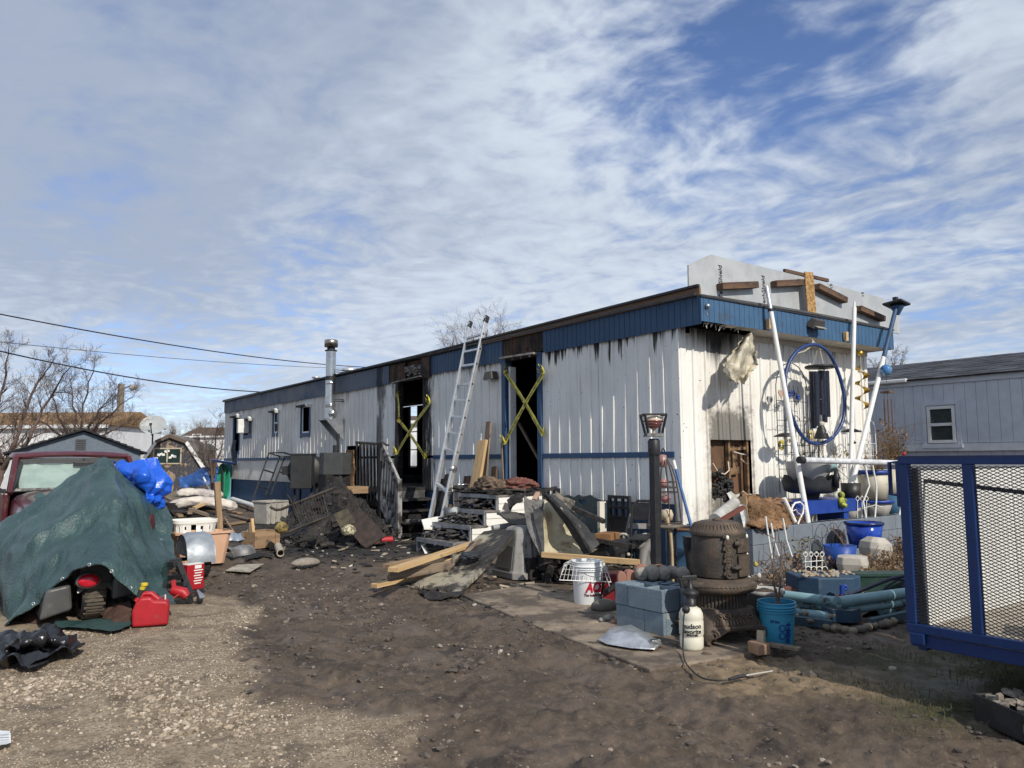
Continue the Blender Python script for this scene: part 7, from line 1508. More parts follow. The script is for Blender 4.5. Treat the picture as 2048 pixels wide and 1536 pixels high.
C=lin([[D(1095,990,9.15),D(1103,992,9.3)],[D(1118,1014,9.0),D(1150,1030,9.25)],[D(1143,1040,8.85),D(1168,1050,9.1)],[D(1182,1106,8.62),D(1198,1090,8.8)]],40,20);q=MB();q.sheet(drape(C,.03,5,9),.02);part('door',q,BFM,bf,world=True)
C=catmull([[D(1100,995,9.3),D(1118,988,9.45),D(1150,1003,9.5)],[D(1118,1015,9.2),D(1135,1012,9.3),D(1148,1018,9.35)],[D(1130,1030,9.1),D(1142,1033,9.15),D(1150,1032,9.2)]],24,26);q=MB();q.sheet(drape(C,.05,5,9),.008);part('ashen_flap',q,mat('ashen tan flap',(.20,.175,.135),(.05,.046,.042),9,rough=.8,bump=.4,lo=.42,hi=.58),bf,world=True)
q=MB();p=D(1120,1106,8.86);q.tube([p,p+Vector((-.02,-.03,0))],.028,12);part('drain_cap',q,GALV,bf,world=True)
q=MB()
for i in range(60):p=D(random.uniform(1082,1180),random.uniform(1118,1160),8.9+random.uniform(0,.4));q.box(p,(random.uniform(.06,.22),.05,random.uniform(.03,.14)),rz=random.uniform(0,3),rx=random.uniform(-.5,.5),jit=.02)
q.span(G(1115,1160)+Vector((-.25,.2,-.0)),G(1115,1160)+Vector((.45,.7,.24)))
single('charred_base',q,CHAR,'black charred rubble under the burnt refrigerator',None,G(1125,1160),kind='stuff')
board('pine_strip',D(1084,1109,8.72),D(1281,1125,8.25),.05,.06,PINE,'long pale timber across the front of the burnt refrigerator','stud')
board('charred_stud',D(1145,1015,9.1),D(1208,1043,8.95),.09,.05,CHAR,'charred black stud jutting right of the burnt refrigerator','stud',ragged=.012)
board('charred_stud',D(1022,998,9.9),D(1113,975,10.2),.045,.04,CHAR,'thin charred stick poking up behind the burnt refrigerator','stick',ragged=.01)
board('charred_stud',D(1195,1080,8.9),D(1265,1093,8.7),.12,.05,CHAR,'charred wedge of wood beside the hose reel','stud',ragged=.02)
q=MB();C=catmull([[D(993,1026,10.2),D(1015,1024,10.3),D(1050,1030,10.2)],[D(1005,1036,9.9),D(1030,1036,9.9),D(1060,1040,9.8)],[D(1020,1048,9.7),D(1035,1050,9.7),D(1066,1056,9.6)]],20,26);q.sheet(drape(C,.05,4,10),.02);single('scorched_vinyl',q,mat('scorched vinyl',(.05,.047,.044),(.10,.09,.08),7,rough=.7,bump=.4),'pointed scorched panel lying across the junk before the white steps','vinyl sheet',D(1040,1045,9.8))
q=MB();A=[D(1012,1022,10.5),D(1018,1008,10.5),D(1030,998,10.4),D(1044,995,10.3)];
for i in range(3):q.bar(A[i],A[i+1],.03,.12)
single('curved_strip',q,mat('grey curved strip',(.13,.12,.11),(.06,.055,.05),8,rough=.7),'curved grey strip arching over the junk before the white steps','strip',A[0])
board('pink_stud',D(1068,1000,9.7),D(1076,985,9.8),.06,.03,mat('pinkish raw wood',(.45,.30,.22),(.35,.22,.16),9,rough=.8),'short pinkish stick poking out behind the burnt refrigerator','stick')
q=MB();A=D(985,1056,9.9);B=D(1035,1048,10.1);q.tube([A,B],.035,10);single('grey_pipe',q,mat('grey pipe',(.30,.31,.31),rough=.5),'grey pipe resting on the white steps side','pipe',A)
bx=-.62;bn_=root('heart_bench','dark green bench back with scalloped top, heart cut-out and white end post','bench',(bx,W(1170,1070,bx).y,0));GRN=mat('dark green bench paint',(.055,.075,.075),(.04,.055,.055),5,rough=.6,bump=.15,dirt=(.22,.22,.20),dsc=7,dlo=.62,dhi=.72)
topl=[(1124,992),(1136,990),(1147,995),(1157,989),(1163,993),(1172,992),(1180,990),(1188,995),(1200,1000),(1210,1006)]
bot=[(1210,1062),(1124,1062)];hx0,hy0=1164.5,998.;hp=lambda t:(hx0+8*math.sin(t)**3,1003-(6.5*math.cos(t)-2.5*math.cos(2*t)-1.*math.cos(3*t)-.5*math.cos(4*t))+1.5)
Lh=[hp(t)for t in np.linspace(0,-math.pi,12)];Rh=[hp(t)for t in np.linspace(0,math.pi,12)]
tl_,tr_=[p for p in topl if p[0]<1164]+[(1164.5,993)],[(1164.5,993)]+[p for p in topl if p[0]>1165]
for poly in(tl_+Lh+[(1164.5,1062),(1124,1062)],tr_+[(1210,1062),(1164.5,1062)]+Rh[::-1]):q=MB();q.prism([W(a,b,bx)for a,b in poly],(.03,0,0));part('back_panel',q,GRN,bn_,world=True)
q=MB();a=W(1203,1003,bx-.03);b=W(1204,1070,bx-.03);q.bar((a.x,a.y,a.z),(a.x,a.y,0),.05,.11);part('end_post',q,mat('peeling cream post',(.68,.64,.54),(.60,.56,.46),4,rough=.7,dirt=(.10,.10,.10),dsc=6,dlo=.6,dhi=.66),bn_,world=True)
q=MB();z=W(1165,1062,bx).z;q.span((bx-.4,W(1208,1060,bx).y,z-.04),(bx,W(1126,1060,bx).y,z));part('seat',q,GRN,bn_,world=True)
for yy in(W(1208,1060,bx).y+.05,W(1126,1060,bx).y-.05):q=MB();q.span((bx-.38,yy-.04,0),(bx-.30,yy+.04,z-.04));part('leg',q,GRN,bn_,world=True)
def screen(px0,px1,py0,py1,x,label):
 t=root('slatted_screen',label,'screen',W((px0+px1)/2,py1,x),group='dark screens with small openings');
 ya,yb=W(px1,py0,x).y,W(px0,py0,x).y;z1=W((px0+px1)/2,py0,x).z;z0=0.02;zm=z1-(z1)*.30
 q=MB()
 for y in(ya,yb-.04):q.span((x-.02,y,z0),(x+.02,y+.04,z1))
 part('stile',q,BLKM,t,world=True)
 n=(zm,(zm+z1)/2,z1)
 for zz in n:q=MB();q.span((x-.021,ya+.04,zz-.04),(x+.021,yb-.04,zz));part('rail',q,BLKM,t,world=True)
 for i in(1,2):y=ya+(yb-ya)*i/3;q=MB();q.span((x-.019,y-.015,zm),(x+.019,y+.015,z1-.04));part('muntin',q,BLKM,t,world=True)
 q=MB();q.span((x-.012,ya+.04,z0),(x+.012,yb-.04,zm-.04));part('lower_panel',q,mat('smoky panel',(.045,.043,.045),(.07,.062,.06),5,rough=.5),t,world=True)
screen(1217,1260,991,1060,-.30,'dark screen with six small openings standing right of the heart bench')
screen(1086,1119,976,1030,-.22,'dark screen with small openings half hidden behind the burnt refrigerator')
fchp=W(1284,1085,-.75);fch=root('folding_chair','black metal folding chair standing against the siding','chair',(fchp.x,fchp.y,0),RAD(-60));z1=CP(fchp,1284,1001).z;w=44*DEP(fchp)/1540/2
q=MB();q.tube([(-w,.15,0),(-w,-.02,.45),(-w,.10,z1-.08),(-w+.06,.11,z1-.01),(w-.06,.11,z1-.01),(w,.10,z1-.08),(w,-.02,.45),(w,.15,0)],.016,8);q.tube([(-w+.03,-.28,0),(-w+.03,.12,.50)],.014,8);q.tube([(w-.03,-.28,0),(w-.03,.12,.5)],.014,8);part('frame',q,BLKM,fch)
q=MB();q.sheet([[(x,.085+.02*math.cos(x*6)-.01,z)for x in np.linspace(-w+.01,w-.01,9)]for z in(z1-.24,z1-.13,z1-.03)],.008);part('backrest',q,BLACKP,fch);q=MB();q.box((0,-.10,.45),(2*w-.06,.38,.025),rx=.06);part('seat',q,BLACKP,fch,bevel=.01)
hrp=G(1262,1150);hr=root('hose_reel','grey plastic hose reel cart with pale wheels and a green hose wound on it','hose reel',hrp);hd_=DEP(hrp);k=1540/hd_
GRP=mat('taupe plastic',(.19,.18,.17),(.15,.145,.137),4,rough=.5,bump=.03,dirt=(.08,.07,.065),dsc=5,dlo=.58,dhi=.75);CRP=mat('cream wheel plastic',(.50,.47,.39),rough=.5)
def H(px,py,dd=0.):return D(px,py,hd_+dd)
q=MB();q.tube([H(1250,1098,.45),H(1258,1050,.4),H(1263,1030,.4),H(1275,1026,.4),H(1298,1027,.4),H(1306,1034,.4)],.030,8);part('handle',q,GRP,hr,world=True)
q=MB();q.prism([H(1262,1047,.35),H(1298,1047,.35),H(1300,1058,.3),H(1260,1057,.3)],(0,.04,0));part('handle_bracket',q,GRP,hr,world=True)
q=MB();q.tube([H(1310,1028,.3),H(1308,1065,.15),H(1300,1085,0.),H(1288,1105,-.15),H(1284,1140,-.3),H(1276,1150,-.35)],[.03,.04,.055,.06,.045,.04],8);part('side_arm',q,GRP,hr,world=True)
q=MB();q.prism([H(1268,1080,-.05),H(1296,1086,-.1),H(1304,1140,-.2),H(1286,1152,-.25),H(1296,1110,-.2),H(1276,1095,-.1)],(0,.05,0));part('side_plate',q,GRP,hr,world=True)
q=MB();q.tube([H(1288,1078,0),H(1285,1105,-.1),H(1272,1148,-.3),H(1268,1152,-.32)],[.022,.03,.03,.02],6);part('leg',q,mat('dark grey leg',(.09,.09,.09),rough=.5),hr,world=True)
for(a,b,dd)in((1247,1085,.15),(1293,1085,.25)):
 q=MB();c=H(a,b,dd);r_=17/k;MR=Matrix.Rotation(RAD(25),3,'Z')@Matrix.Rotation(RAD(90),3,'Y');q.tube([c+MR@Vector((r_*math.cos(t),r_*math.sin(t),0))for t in np.linspace(0,6.283,24,endpoint=False)],.016,6,closed=True)
 for i in range(6):t=i*math.pi/3;q.bar(c,c+MR@Vector((r_*math.cos(t),r_*math.sin(t),0)),.022,.012)
 q.lathe([(0,-.02),(.03,-.02),(.03,.02),(0,.02)],c,10,M=MR);part('reel_flange',q,CRP,hr,world=True)
q=MB();a,b=H(1244,1112,.1),H(1280,1108,.2)
for i in range(7):
 c=a.lerp(b,i/6);r_=(17-abs(i-3)*.5)/k;q.tube([c+Matrix.Rotation(RAD(25),3,'Z')@Vector((.02*math.sin(t*2+i),r_*math.cos(t),r_*math.sin(t)*1.15))for t in np.linspace(0,6.283,20,endpoint=False)],.016,6,closed=True)
part('hose',q,mat('dark green hose',(.012,.055,.035),(.02,.08,.05),9,rough=.4),hr,world=True)
q=MB();q.lathe([(.10,-.03),(.10,.03)],H(1240,1108,0),18,M=Matrix.Rotation(RAD(115),3,'Z')@Matrix.Rotation(RAD(90),3,'Y'));
for i in range(8):t=i*.785;q.ball(H(1240,1108,-.05)+Matrix.Rotation(RAD(25),3,'Z')@Vector((0,.105*math.cos(t),.105*math.sin(t))),.022,8,6)
part('front_flange',q,CRP,hr,world=True)
wbp=D(1215,1072,8.95);q=MB();q.box(wbp,(.26,.20,.075),rz=.4);single('wood_block',q,mat('orange brown wood',(.30,.15,.065),(.22,.105,.045),6,rough=.7,st=(.3,1,1),bump=.1),'orange brown wood block lying in front of the heart bench','wood block',wbp,bevel=.005)
q=MB();q.box(D(1215,1095,9.1),(.5,.3,.16),rz=.3,jit=.02);single('dark_case',q,BLKM,'dark box supporting the wood block beside the hose reel','box',D(1215,1110,9.1),bevel=.02)
ab=root('white_bucket','white five gallon bucket printed with a red store logo','bucket',G(1176,1207));k=1540/DEP(ab.location);rb,rt,hb=27/k,30.5/k,86/k*.95
WB=mat('white bucket plastic',(.74,.76,.77),(.68,.70,.71),3,rough=.4,bump=.02,dirt=(.42,.40,.36),dsc=6,dlo=.62,dhi=.8)
def bucket(parent,rb,rt,h,m,rings=((.80,.012),(.84,.012),(.90,.014)),inner=None):
 q=MB();q.lathe([(0,0),(rb*.97,0),(rb,.01),(rb+(rt-rb)*.8,h*.8),(rt,h)],n=36);q.lathe([(rt*.97,h),(rb*.97,.02),(0,.02)],n=36);q.tube([(rt*math.cos(t),rt*math.sin(t),h)for t in np.linspace(0,6.283,36,endpoint=False)],.006,6,closed=True);o=part('body',q,m,parent)
 for f,d in rings:r=rb+(rt-rb)*f;q=MB();q.lathe([(r,h*f-.006),(r+d,h*f-.004),(r+d,h*f+.004),(r,h*f+.006)],n=36);part('ring',q,m,parent)
 return o
bucket(ab,rb,rt,hb,WB)
def canM(ang,r,z):return Matrix.Rotation(ang,4,'Z')@Matrix.Translation((0,-r,z))@Matrix.Rotation(RAD(90),4,'X')
REDI=mat('red print',(.42,.01,.03),rough=.4,bump=0);fa=math.atan2(CAMP.x-ab.location.x,-(CAMP.y-ab.location.y));fa=-math.atan2(CAMP.x-ab.location.x,-(CAMP.y-ab.location.y))
fa=math.atan2((ab.location-CAMP).y,(ab.location-CAMP).x)-math.pi/2
text('ACE',.125,REDI,ab,canM(fa+RAD(28),rb*1.075,hb*.42),wrap=rb*1.08,bold=.006,width=.20,shear=.22,name='lettering');text('The helpful place',.034,mat('dark red print',(.12,.01,.02),bump=0),ab,canM(fa+RAD(28),rb*1.05,hb*.25),wrap=rb*1.06,width=.21,bold=.0008,name='lettering')
q=MB();q.tube([(rt*math.cos(t),rt*math.sin(t)*1.,hb*.92-.10*abs(math.sin(t)))for t in np.linspace(-2.9,-.3,14)],.003,5);part('bail_handle',q,GALV,ab)
wbk=root('wire_basket','white wire freezer basket upside down over the white bucket','wire basket',ab.location+Vector((0,0,hb)))
A=[CP(ab.location-_f*.16,*p)for p in((1117,1160),(1222,1165))]+[CP(ab.location+_f*.2,*p)for p in((1212,1138),(1130,1128))]
B=[CP(ab.location-_f*.10,*p)for p in((1128,1127),(1215,1136))]+[CP(ab.location+_f*.16,*p)for p in((1192,1124),(1148,1117))]
A[0]=CP(ab.location-_f*.16,1119,1160);A[1]=CP(ab.location-_f*.16,1222,1164)
q=MB();q.tube(A,.005,5,closed=True);q.tube(B,.005,5,closed=True);part('frame',q,WHITE,wbk,world=True)
def wgrid(a,b,c,d,nu,nv,rr=.0022):
 q=MB()
 for i in range(nu+1):q.tube([a.lerp(b,i/nu),d.lerp(c,i/nu)],rr,3)
 for i in range(nv+1):q.tube([a.lerp(d,i/nv),b.lerp(c,i/nv)],rr,3)
 part('wire_side',q,WHITE,wbk,world=True)
wgrid(A[0],A[1],B[1],B[0],13,3);wgrid(A[1],A[2],B[2],B[1],10,4);wgrid(A[3],A[0],B[0],B[3],10,4);wgrid(A[2],A[3],B[3],B[2],12,3);wgrid(B[0],B[1],B[2],B[3],12,4)
rc=root('red_toolbox','dented dark red metal tote lying on its side next to the white bucket','toolbox',G(1224,1212));DR=mat('dark red enamel',(.17,.014,.018),(.12,.011,.014),5,rough=.3,bump=.15,bsc=9,dirt=(.05,.02,.02),dsc=5,dlo=.55,dhi=.75)
dr=DEP(rc.location)
q=MB();q.prism([D(1204,1205,dr),D(1211,1214,dr),D(1240,1205,dr+.1),D(1246,1147,dr+.15),D(1212,1147,dr+.05)],_f*.22);part('body',q,DR,rc,world=True,bevel=.012)
q=MB();q.bar(D(1210,1184,dr-.05),D(1242,1162,dr),.05,.03);part('handle_bar',q,BLACKP,rc,world=True);q=MB();q.bar(D(1211,1150,dr-.03),D(1219,1172,dr-.03),.03,.01);q.bar(D(1204,1190,dr-.03),D(1208,1204,dr-.03),.02,.01);part('chrome_strip',q,ALU,rc,world=True)
q=MB();q.ball(G(1212,1222)+Vector((0,.02,.04)),.13,16,10,(1.1,.8,.5),.05);single('round_stone',q,mat('grey brown stone',(.15,.13,.105),(.10,.09,.075),8,rough=.9,bump=.3),'round grey brown stone under the dark red tote','stone',G(1212,1222))
BLK=mat('pale blue painted block',(.205,.265,.31),(.17,.225,.27),9,rough=.85,bump=.8,bsc=90,dirt=(.34,.36,.35),dsc=5.5,dlo=.60,dhi=.68)
A,C0=G(1233,1254),G(1328,1277);d_=(C0-A);d_.z=0;Lb=d_.length;ang=math.atan2(d_.y,d_.x)
def hollow_block(name,label,loc,rz,size,m=BLK,group=None,cat='concrete block'):
 t=root(name,label,cat,loc,rz,group=group);L_,W_,H_=size;q=MB();w=.035
 q.span((0,0,0),(L_,w,H_));q.span((0,W_-w,0),(L_,W_,H_));q.span((0,w,0),(w,W_-w,H_));q.span((L_-w,w,0),(L_,W_-w,H_));q.span((L_/2-w/2,w,0),(L_/2+w/2,W_-w,H_));part('shell',q,m,t,bevel=.006);return t
k=1540/DEP(C0);H1=(1277-1231)/k*.97;Lf=Lb
e=d_.normalized();n_=Vector((-e.y,e.x,0))
if n_.dot(_f)<0:n_=-n_
def bl(name,label,u,v,z,L_,W_,ex=True):
 p=A+e*u+n_*v;M=Matrix((e,n_,Vector((0,0,1)))).transposed().to_4x4();M.translation=(p.x,p.y,z)
 t=root(name,label,'concrete block',M=M,group='pale blue concrete blocks');q=MB();w=.035
 q.span((0,0,0),(L_,w,H1-.004));q.span((0,W_-w,0),(L_,W_,H1-.004));q.span((0,w,0),(w,W_-w,H1-.004));q.span((L_-w,w,0),(L_,W_-w,H1-.004));q.span((L_/2-w/2,w,.0),(L_/2+w/2,W_-w,H1-.004));part('shell',q,BLK,t,bevel=.007);return t
bl('concrete_block','pale blue block at the lower left front of the stack under the stones',0,0,.012,Lf*.60,.2)
bl('concrete_block','pale blue block at the lower right front corner of the stack beside the sprayer',Lf*.605,0,.012,Lf*.395,.2)
bl('concrete_block','pale blue block with a chipped end, upper left in the stack',-.01,.0,.012+H1,Lf*.28,.2)
bl('concrete_block','long pale blue block forming the upper front of the stack',Lf*.28,-.008,.012+H1,Lf*.72,.2)
bl('concrete_block','pale blue block in the upper back row behind the sprayer',Lf*.5,.21,.012+H1,.40,.2)
bl('concrete_block','pale blue block in the lower back row behind the sprayer',Lf*.55,.21,.012,.40,.2)
bl('concrete_block','pale blue block at the back left of the stack under the brick edging',-.0,.21,.012+H1,.40,.2)
bl('concrete_block','pale blue block hidden lowest at the back left of the stack',.0,.21,.012,.40,.2)
ZT=.012+2*H1
def onstack(px,py,v=0.):return CP(A+n_*v,px,py)
STN=mat('grey beige stone',(.34,.31,.26),(.25,.225,.19),7,rough=.9,bump=.35,bsc=45)
for i,(px,py,rx,rz_,lab)in enumerate(((1284,1170,.060,.060,'grey stone at the left of the row on the blue blocks'),(1305,1167,.058,.070,'round grey stone second in the row on the blue blocks'),(1328,1175,.062,.066,'grey stone with a dark label in the middle of the row on the blue blocks'),(1345,1163,.05,.06,'pale stone behind the lamp post on the blue blocks'),(1366,1171,.055,.062,'grey stone at the right of the row on the blue blocks'))):
 p=CP(A+n_*(.16 if i!=3 else .3),px,py);p.z=max(p.z,ZT+rz_*.8);q=MB();q.grid(crumple(p,(rx,.06+.02*(i%2),rz_),.22,1.4,40+i,30,18),True,True);single('stone',q,STN,lab,'stone',p,group='stones on the blue blocks')
p=CP(A+n_*.06,1328,1164);q=MB();q.box(p,(.03,.012,.035),rz=ang);single('stone_label',q,mat('dark sticker',(.02,.02,.06),rough=.4),'tiny dark sticker on the middle grey stone','label',p)
SALM=mat('salmon edging brick',(.36,.185,.135),(.27,.135,.10),6,rough=.9,bump=.25,bsc=60,dirt=(.15,.10,.085),dsc=5,dlo=.58,dhi=.75)
def scallop(name,label,cor,depth,n=3,m=SALM):
 """scalloped edging stone: lower corners a,b and height h, standing on the plane that faces the camera"""
 a,b,h=cor;a,b=Vector(a),Vector(b);u=(b-a);Lg=u.length;u.normalize();up=Vector((0,0,1));nn=u.cross(up).normalized()
 if nn.dot(_f)<0:nn=-nn
 pts=[a,b]
 for i in range(n-1,-1,-1):
  for t in np.linspace(0,math.pi,9):c=(i+.5)/n*Lg;pts.append(a+u*(c+Lg/n/2*math.cos(t))+up*(h*.72+h*.28*math.sin(t)))
 q=MB();q.prism(pts,nn*depth);return single(name,q,m,label,'edging brick',a,bevel=.008)
p=CP(A+n_*.12,1236,1181);r=CP(A+n_*.12,1254,1183);scallop('edging_brick','salmon scalloped brick standing on end at the left end of the blue blocks',(p,r,.16),.07,1)
p=CP(A+n_*.2,1254,1172);r=CP(A+n_*.25,1272,1170);scallop('edging_brick','salmon scalloped brick behind the one at the left end of the blocks',(p,r,.13),.07,1)
p=CP(A+n_*.28,1272,1166);r=CP(A+n_*.32,1334,1164);scallop('edging_brick','long salmon scalloped brick lying behind the stones at the lamp post',(p,r,.15),.09,2)
q=MB();p=CP(A+n_*.02,1318,1193);q.lathe([(.0,-.03),(.022,-.03),(.026,.01),(.02,.015),(0,.015)],p,12);single('white_cup',q,WHITE,'tiny white cup on the edge of the blue blocks','cup',p)
for i,(px,py,s)in enumerate(((1218,1236,.05),(1205,1240,.035),(1230,1244,.04))):q=MB();q.grid(crumple(G(px,py,s*.6),(s,s*.9,s*.7),.12,1.3,70+i,18,12),True,True);single('edge_stone',q,STN if i<2 else SALM,('small pale stone by the corner of the slab left of the blue blocks','smaller pale stone next to the red tote on the slab','reddish stone chip against the left blue block')[i],'stone',G(px,py))
lpb=CP(A+n_*.42,1313,1172);lp=root('lamp_post','black garden lamp post with an open lantern frame in front of the siding corner','lamp post',(lpb.x,lpb.y,lpb.z));k=1540/DEP(lpb);dl=DEP(lpb)
q=MB();w=15/k;q.bar((0,0,0),CP(lpb,1308,893)-lpb,w,w);part('post',q,BLACKP,lp,bevel=.004)
def LL(px,py):return CP(lpb,px,py)-lpb
t0=LL(1307.5,873);q=MB();q.lathe([(w*.75,-.14),(w*.82,-.10),(w*.82,-.02),(w*.6,0)],t0+Vector((0,0,-.02)),14);part('collar',q,BLACKP,lp)
q=MB();hw2=20/k;rz=RAD(45)-YAW*0;q.lathe([(hw2*1.25,0),(hw2*1.1,.028),(0,.03)],t0,4,M=Matrix.Rotation(.2,3,'Z'),sm=False);q.lathe([(0,0),(hw2*1.25,0)],t0,4,M=Matrix.Rotation(.2,3,'Z'),sm=False);part('lantern_base',q,BLACKP,lp)
zt2=LL(1307,830).z;R3=Matrix.Rotation(.2,3,'Z');q=MB();bt4=[t0+R3@Vector((hw2*1.0*math.cos(i*math.pi/2),hw2*1.0*math.sin(i*math.pi/2),.03))for i in range(4)];tp4=[Vector((t0.x,t0.y,zt2))+R3@Vector((hw2*1.5*math.cos(i*math.pi/2),hw2*1.5*math.sin(i*math.pi/2),0))for i in range(4)]
for i in range(4):q.bar(bt4[i],tp4[i],.016);q.bar(tp4[i],tp4[(i+1)%4],.018)
part('lantern_frame',q,BLACKP,lp)
q=MB();zb2=t0.z;hh=zt2-zb2;q.lathe([(.012,hh*.05),(.012,hh*.30),(.03,hh*.38),(.075,hh*.62),(.088,hh*.74),(.08,hh*.9),(.05,hh*1.0),(0,hh*1.02)],t0,18);bl_=part('glass_bulb',q,mat('amber white glass',(.66,.60,.46),(.58,.45,.35),6,rough=.12,bump=0,coat=.3),lp)
for f in(.44,.57,.70):q=MB();r_=.035+.06*(f-.38)/.33+.004 if f<.68 else .089;q.lathe([(r_,hh*f-.006),(r_+.003,hh*f),(r_,hh*f+.006)],t0,18);part('red_band',q,mat('red glass band',(.16,.015,.02),rough=.15,bump=0),bl_)
ob=CP(A+n_*.75,1330,1046);obt=root('wire_obelisk','dark wire garden obelisk standing on the round plant stand by the blue drum','obelisk',ob);k=1540/DEP(ob);r0_=33/k;ho=(1046-912)/k;OBM=mat('rusty dark wire',(.05,.042,.038),(.09,.06,.045),9,rough=.7)
for i in range(12):
 a=i*math.pi/6;q=MB();q.tube([(r0_*math.cos(a)*f,r0_*math.sin(a)*f,z*ho)for f,z in((1.,0),(.93,.2),(.84,.45),(.72,.65),(.5,.82),(.26,.92),(.04,.96))],.0045,5);part('wire',q,OBM,obt)
for f,z in((.84,.45),(.75,.60),(.79,.52),(1,.01)):q=MB();q.tube([(r0_*f*math.cos(t),r0_*f*math.sin(t),z*ho)for t in np.linspace(0,6.283,24,endpoint=False)],.005,5,closed=True);part('hoop',q,OBM,obt);q=MB();q.tube([(0,0,ho*.94),(.01,0,ho*1.0),(-.02,0,ho*1.06),(.0,0,ho*1.10),(.025,0,ho*1.05)],.006,5);part('finial',q,OBM,obt)
hb_=ob+Vector((-.01,0,ho*.55));q=MB();q.lathe([(0,.10),(.035,.09),(.04,.0),(.015,-.02)],hb_+Vector((0,0,.18)),10);q.ball(hb_+Vector((0,0,.02)),.04,10,6);q.ball(hb_+Vector((.03,0,-.12)),.045,10,6);single('glass_feeder',q,mat('rosy glass',(.42,.16,.16),(.30,.22,.20),20,rough=.2),'small rosy glass feeder hanging inside the wire obelisk','feeder',hb_)
ps2=root('plant_stand','round topped plant stand with a diamond lattice side under the wire obelisk','plant stand',ob-Vector((0,0,.03)));q=MB();q.lathe([(0,0),(36/k,-.005),(36.5/k,.01),(35/k,.022),(0,.018)],n=26);part('top',q,mat('weathered stand top',(.17,.145,.115),(.10,.088,.07),8,rough=.85),ps2)
q=MB()
for s_ in(0,1):
 x=(6 if s_==0 else 20)/k;q.bar(_r*x,_r*x-Vector((0,0,ob.z-.02)),.018)
for i in range(9):
 z=-.05-i*.085;q.bar(_r*(6/k)+Vector((0,0,z)),_r*(20/k)+Vector((0,0,z-.085)),.008);q.bar(_r*(20/k)+Vector((0,0,z)),_r*(6/k)+Vector((0,0,z-.085)),.008)
part('lattice_leg',q,BLKM,ps2)
q=MB();q.bar(-_r*(20/k)+_f*.1,-_r*(20/k)+_f*.1-Vector((0,0,ob.z-.02)),.018);part('back_leg',q,BLKM,ps2)
q=MB();q.tube([CP(A+n_*.62,1334,1035),CP(A+n_*.6,1341,1068),CP(A+n_*.6,1344,1100),CP(A+n_*.6,1346,1165)],[.022,.016,.012,.012],8);single('bamboo_cane',q,mat('pale cane',(.52,.40,.24),(.42,.31,.18),9,rough=.6),'pale bent cane standing behind the lamp post','cane',CP(A+n_*.6,1346,1165))
q=MB();q.lathe([(0,0),(.05,.0),(.06,.05),(.045,.09),(0,.10)],CP(A+n_*.8,1334,1040),12);single('cream_jar',q,mat('cream ceramic',(.55,.46,.33),rough=.4),'cream jar on the plant stand inside the obelisk','jar',CP(A+n_*.8,1334,1040))
bd=G(1380,1192);dr_=root('blue_drum','open blue steel drum with a rusty rim behind the cast iron stove','drum',bd);k=1540/DEP(bd);r_=44/k;h=CP(bd,1380,1056).z
DRUM=mat('blue drum paint',(.03,.085,.16),(.04,.10,.18),4,rough=.45,bump=.05,dirt=(.10,.06,.04),dsc=4,dlo=.62,dhi=.75)
q=MB();q.lathe([(0,0),(r_,0),(r_,h*.32),(r_*1.03,h*.34),(r_,h*.36),(r_,h*.65),(r_*1.03,h*.67),(r_,h*.69),(r_,h)],n=40);part('shell',q,DRUM,dr_);q=MB();q.lathe([(r_*.985,h),(r_*.98,.05),(0,.05)],n=40);part('lining',q,mat('rusty drum inside',(.20,.10,.05),(.09,.05,.03),5,rough=.8),dr_)
q=MB();q.tube([(r_*math.cos(t),r_*math.sin(t),h)for t in np.linspace(0,6.283,40,endpoint=False)],.013,8,closed=True);part('rim',q,mat('rusty blue rim',(.06,.10,.14),(.16,.08,.04),8,rough=.6),dr_)
p0,p1=CP(bd-_f*.1,1391,1085),CP(bd+_f*.1,1347,921);br=root('broom_handle','blue broom handle with a white tip slanting out of the blue drum','broom',p0);q=MB();q.tube([p0,p0.lerp(p1,.9)],.016,10);part('stick',q,mat('blue stick',(.03,.10,.28),(.05,.14,.32),20,rough=.4),br,world=True);q=MB();q.tube([p0.lerp(p1,.89),p1],.017,10);part('tip',q,WHITE,br,world=True)
fh0=root('ribbed_hose','black ribbed drain hose standing against the stove and blue drum','hose',CP(bd-_f*.55,1386,1150));dd=DEP(fh0.location);q=MB();pts,rr=[],[]
for i in range(61):
 t=i/60;x=1386-6*math.sin(t*2.4)+0*t;y=1152-78*t;pts.append(D(x,y,dd));R0_=(9.5+8*max(0,t-.45)**1.2*1.9)/(1540/dd);rr.append(R0_*(1+.07*(1 if i%2 else-1)))
q.tube(pts,rr,18);part('hose',q,BLACKP,fh0,world=True)
q=MB();q.tube([D(1397,1145,dd-.1),D(1399,1100,dd-.1)],.016,10);part('black_wand',q,BLACKP,fh0,world=True);q=MB();q.tube([D(1399,1102,dd-.1),D(1401,1094,dd-.1)],.022,10);part('chrome_tip',q,ALU,fh0,world=True)
IRON=mat('rusty cast iron',(.050,.044,.039),(.082,.068,.056),8,rough=.62,metal=.25,bump=.35,bsc=70,dirt=(.15,.085,.045),dsc=5,dlo=.52,dhi=.72)
IRON2=mat('browner cast iron',(.072,.057,.046),(.115,.085,.062),8,rough=.65,metal=.2,bump=.4,bsc=60,dirt=(.17,.12,.08),dsc=6,dlo=.55,dhi=.72)
sb=G(1464,1279);sb.z=.014;srz=RAD(-22);sv=root('parlour_stove','ornate rusty cast iron parlour stove on curled feet on the slab','stove',sb,srz);ks=1540/DEP(sb);ds=DEP(sb)
cxp=1441.0
def SZ(py):return CP(sb,1450,py).z-sb.z
ctr=(CP(sb,1441,1200)-sb);ctr.z=0;Rz=Matrix.Rotation(-srz,3,'Z');c2=Rz@ctr;cx,cy=c2.x,c2.y+.02
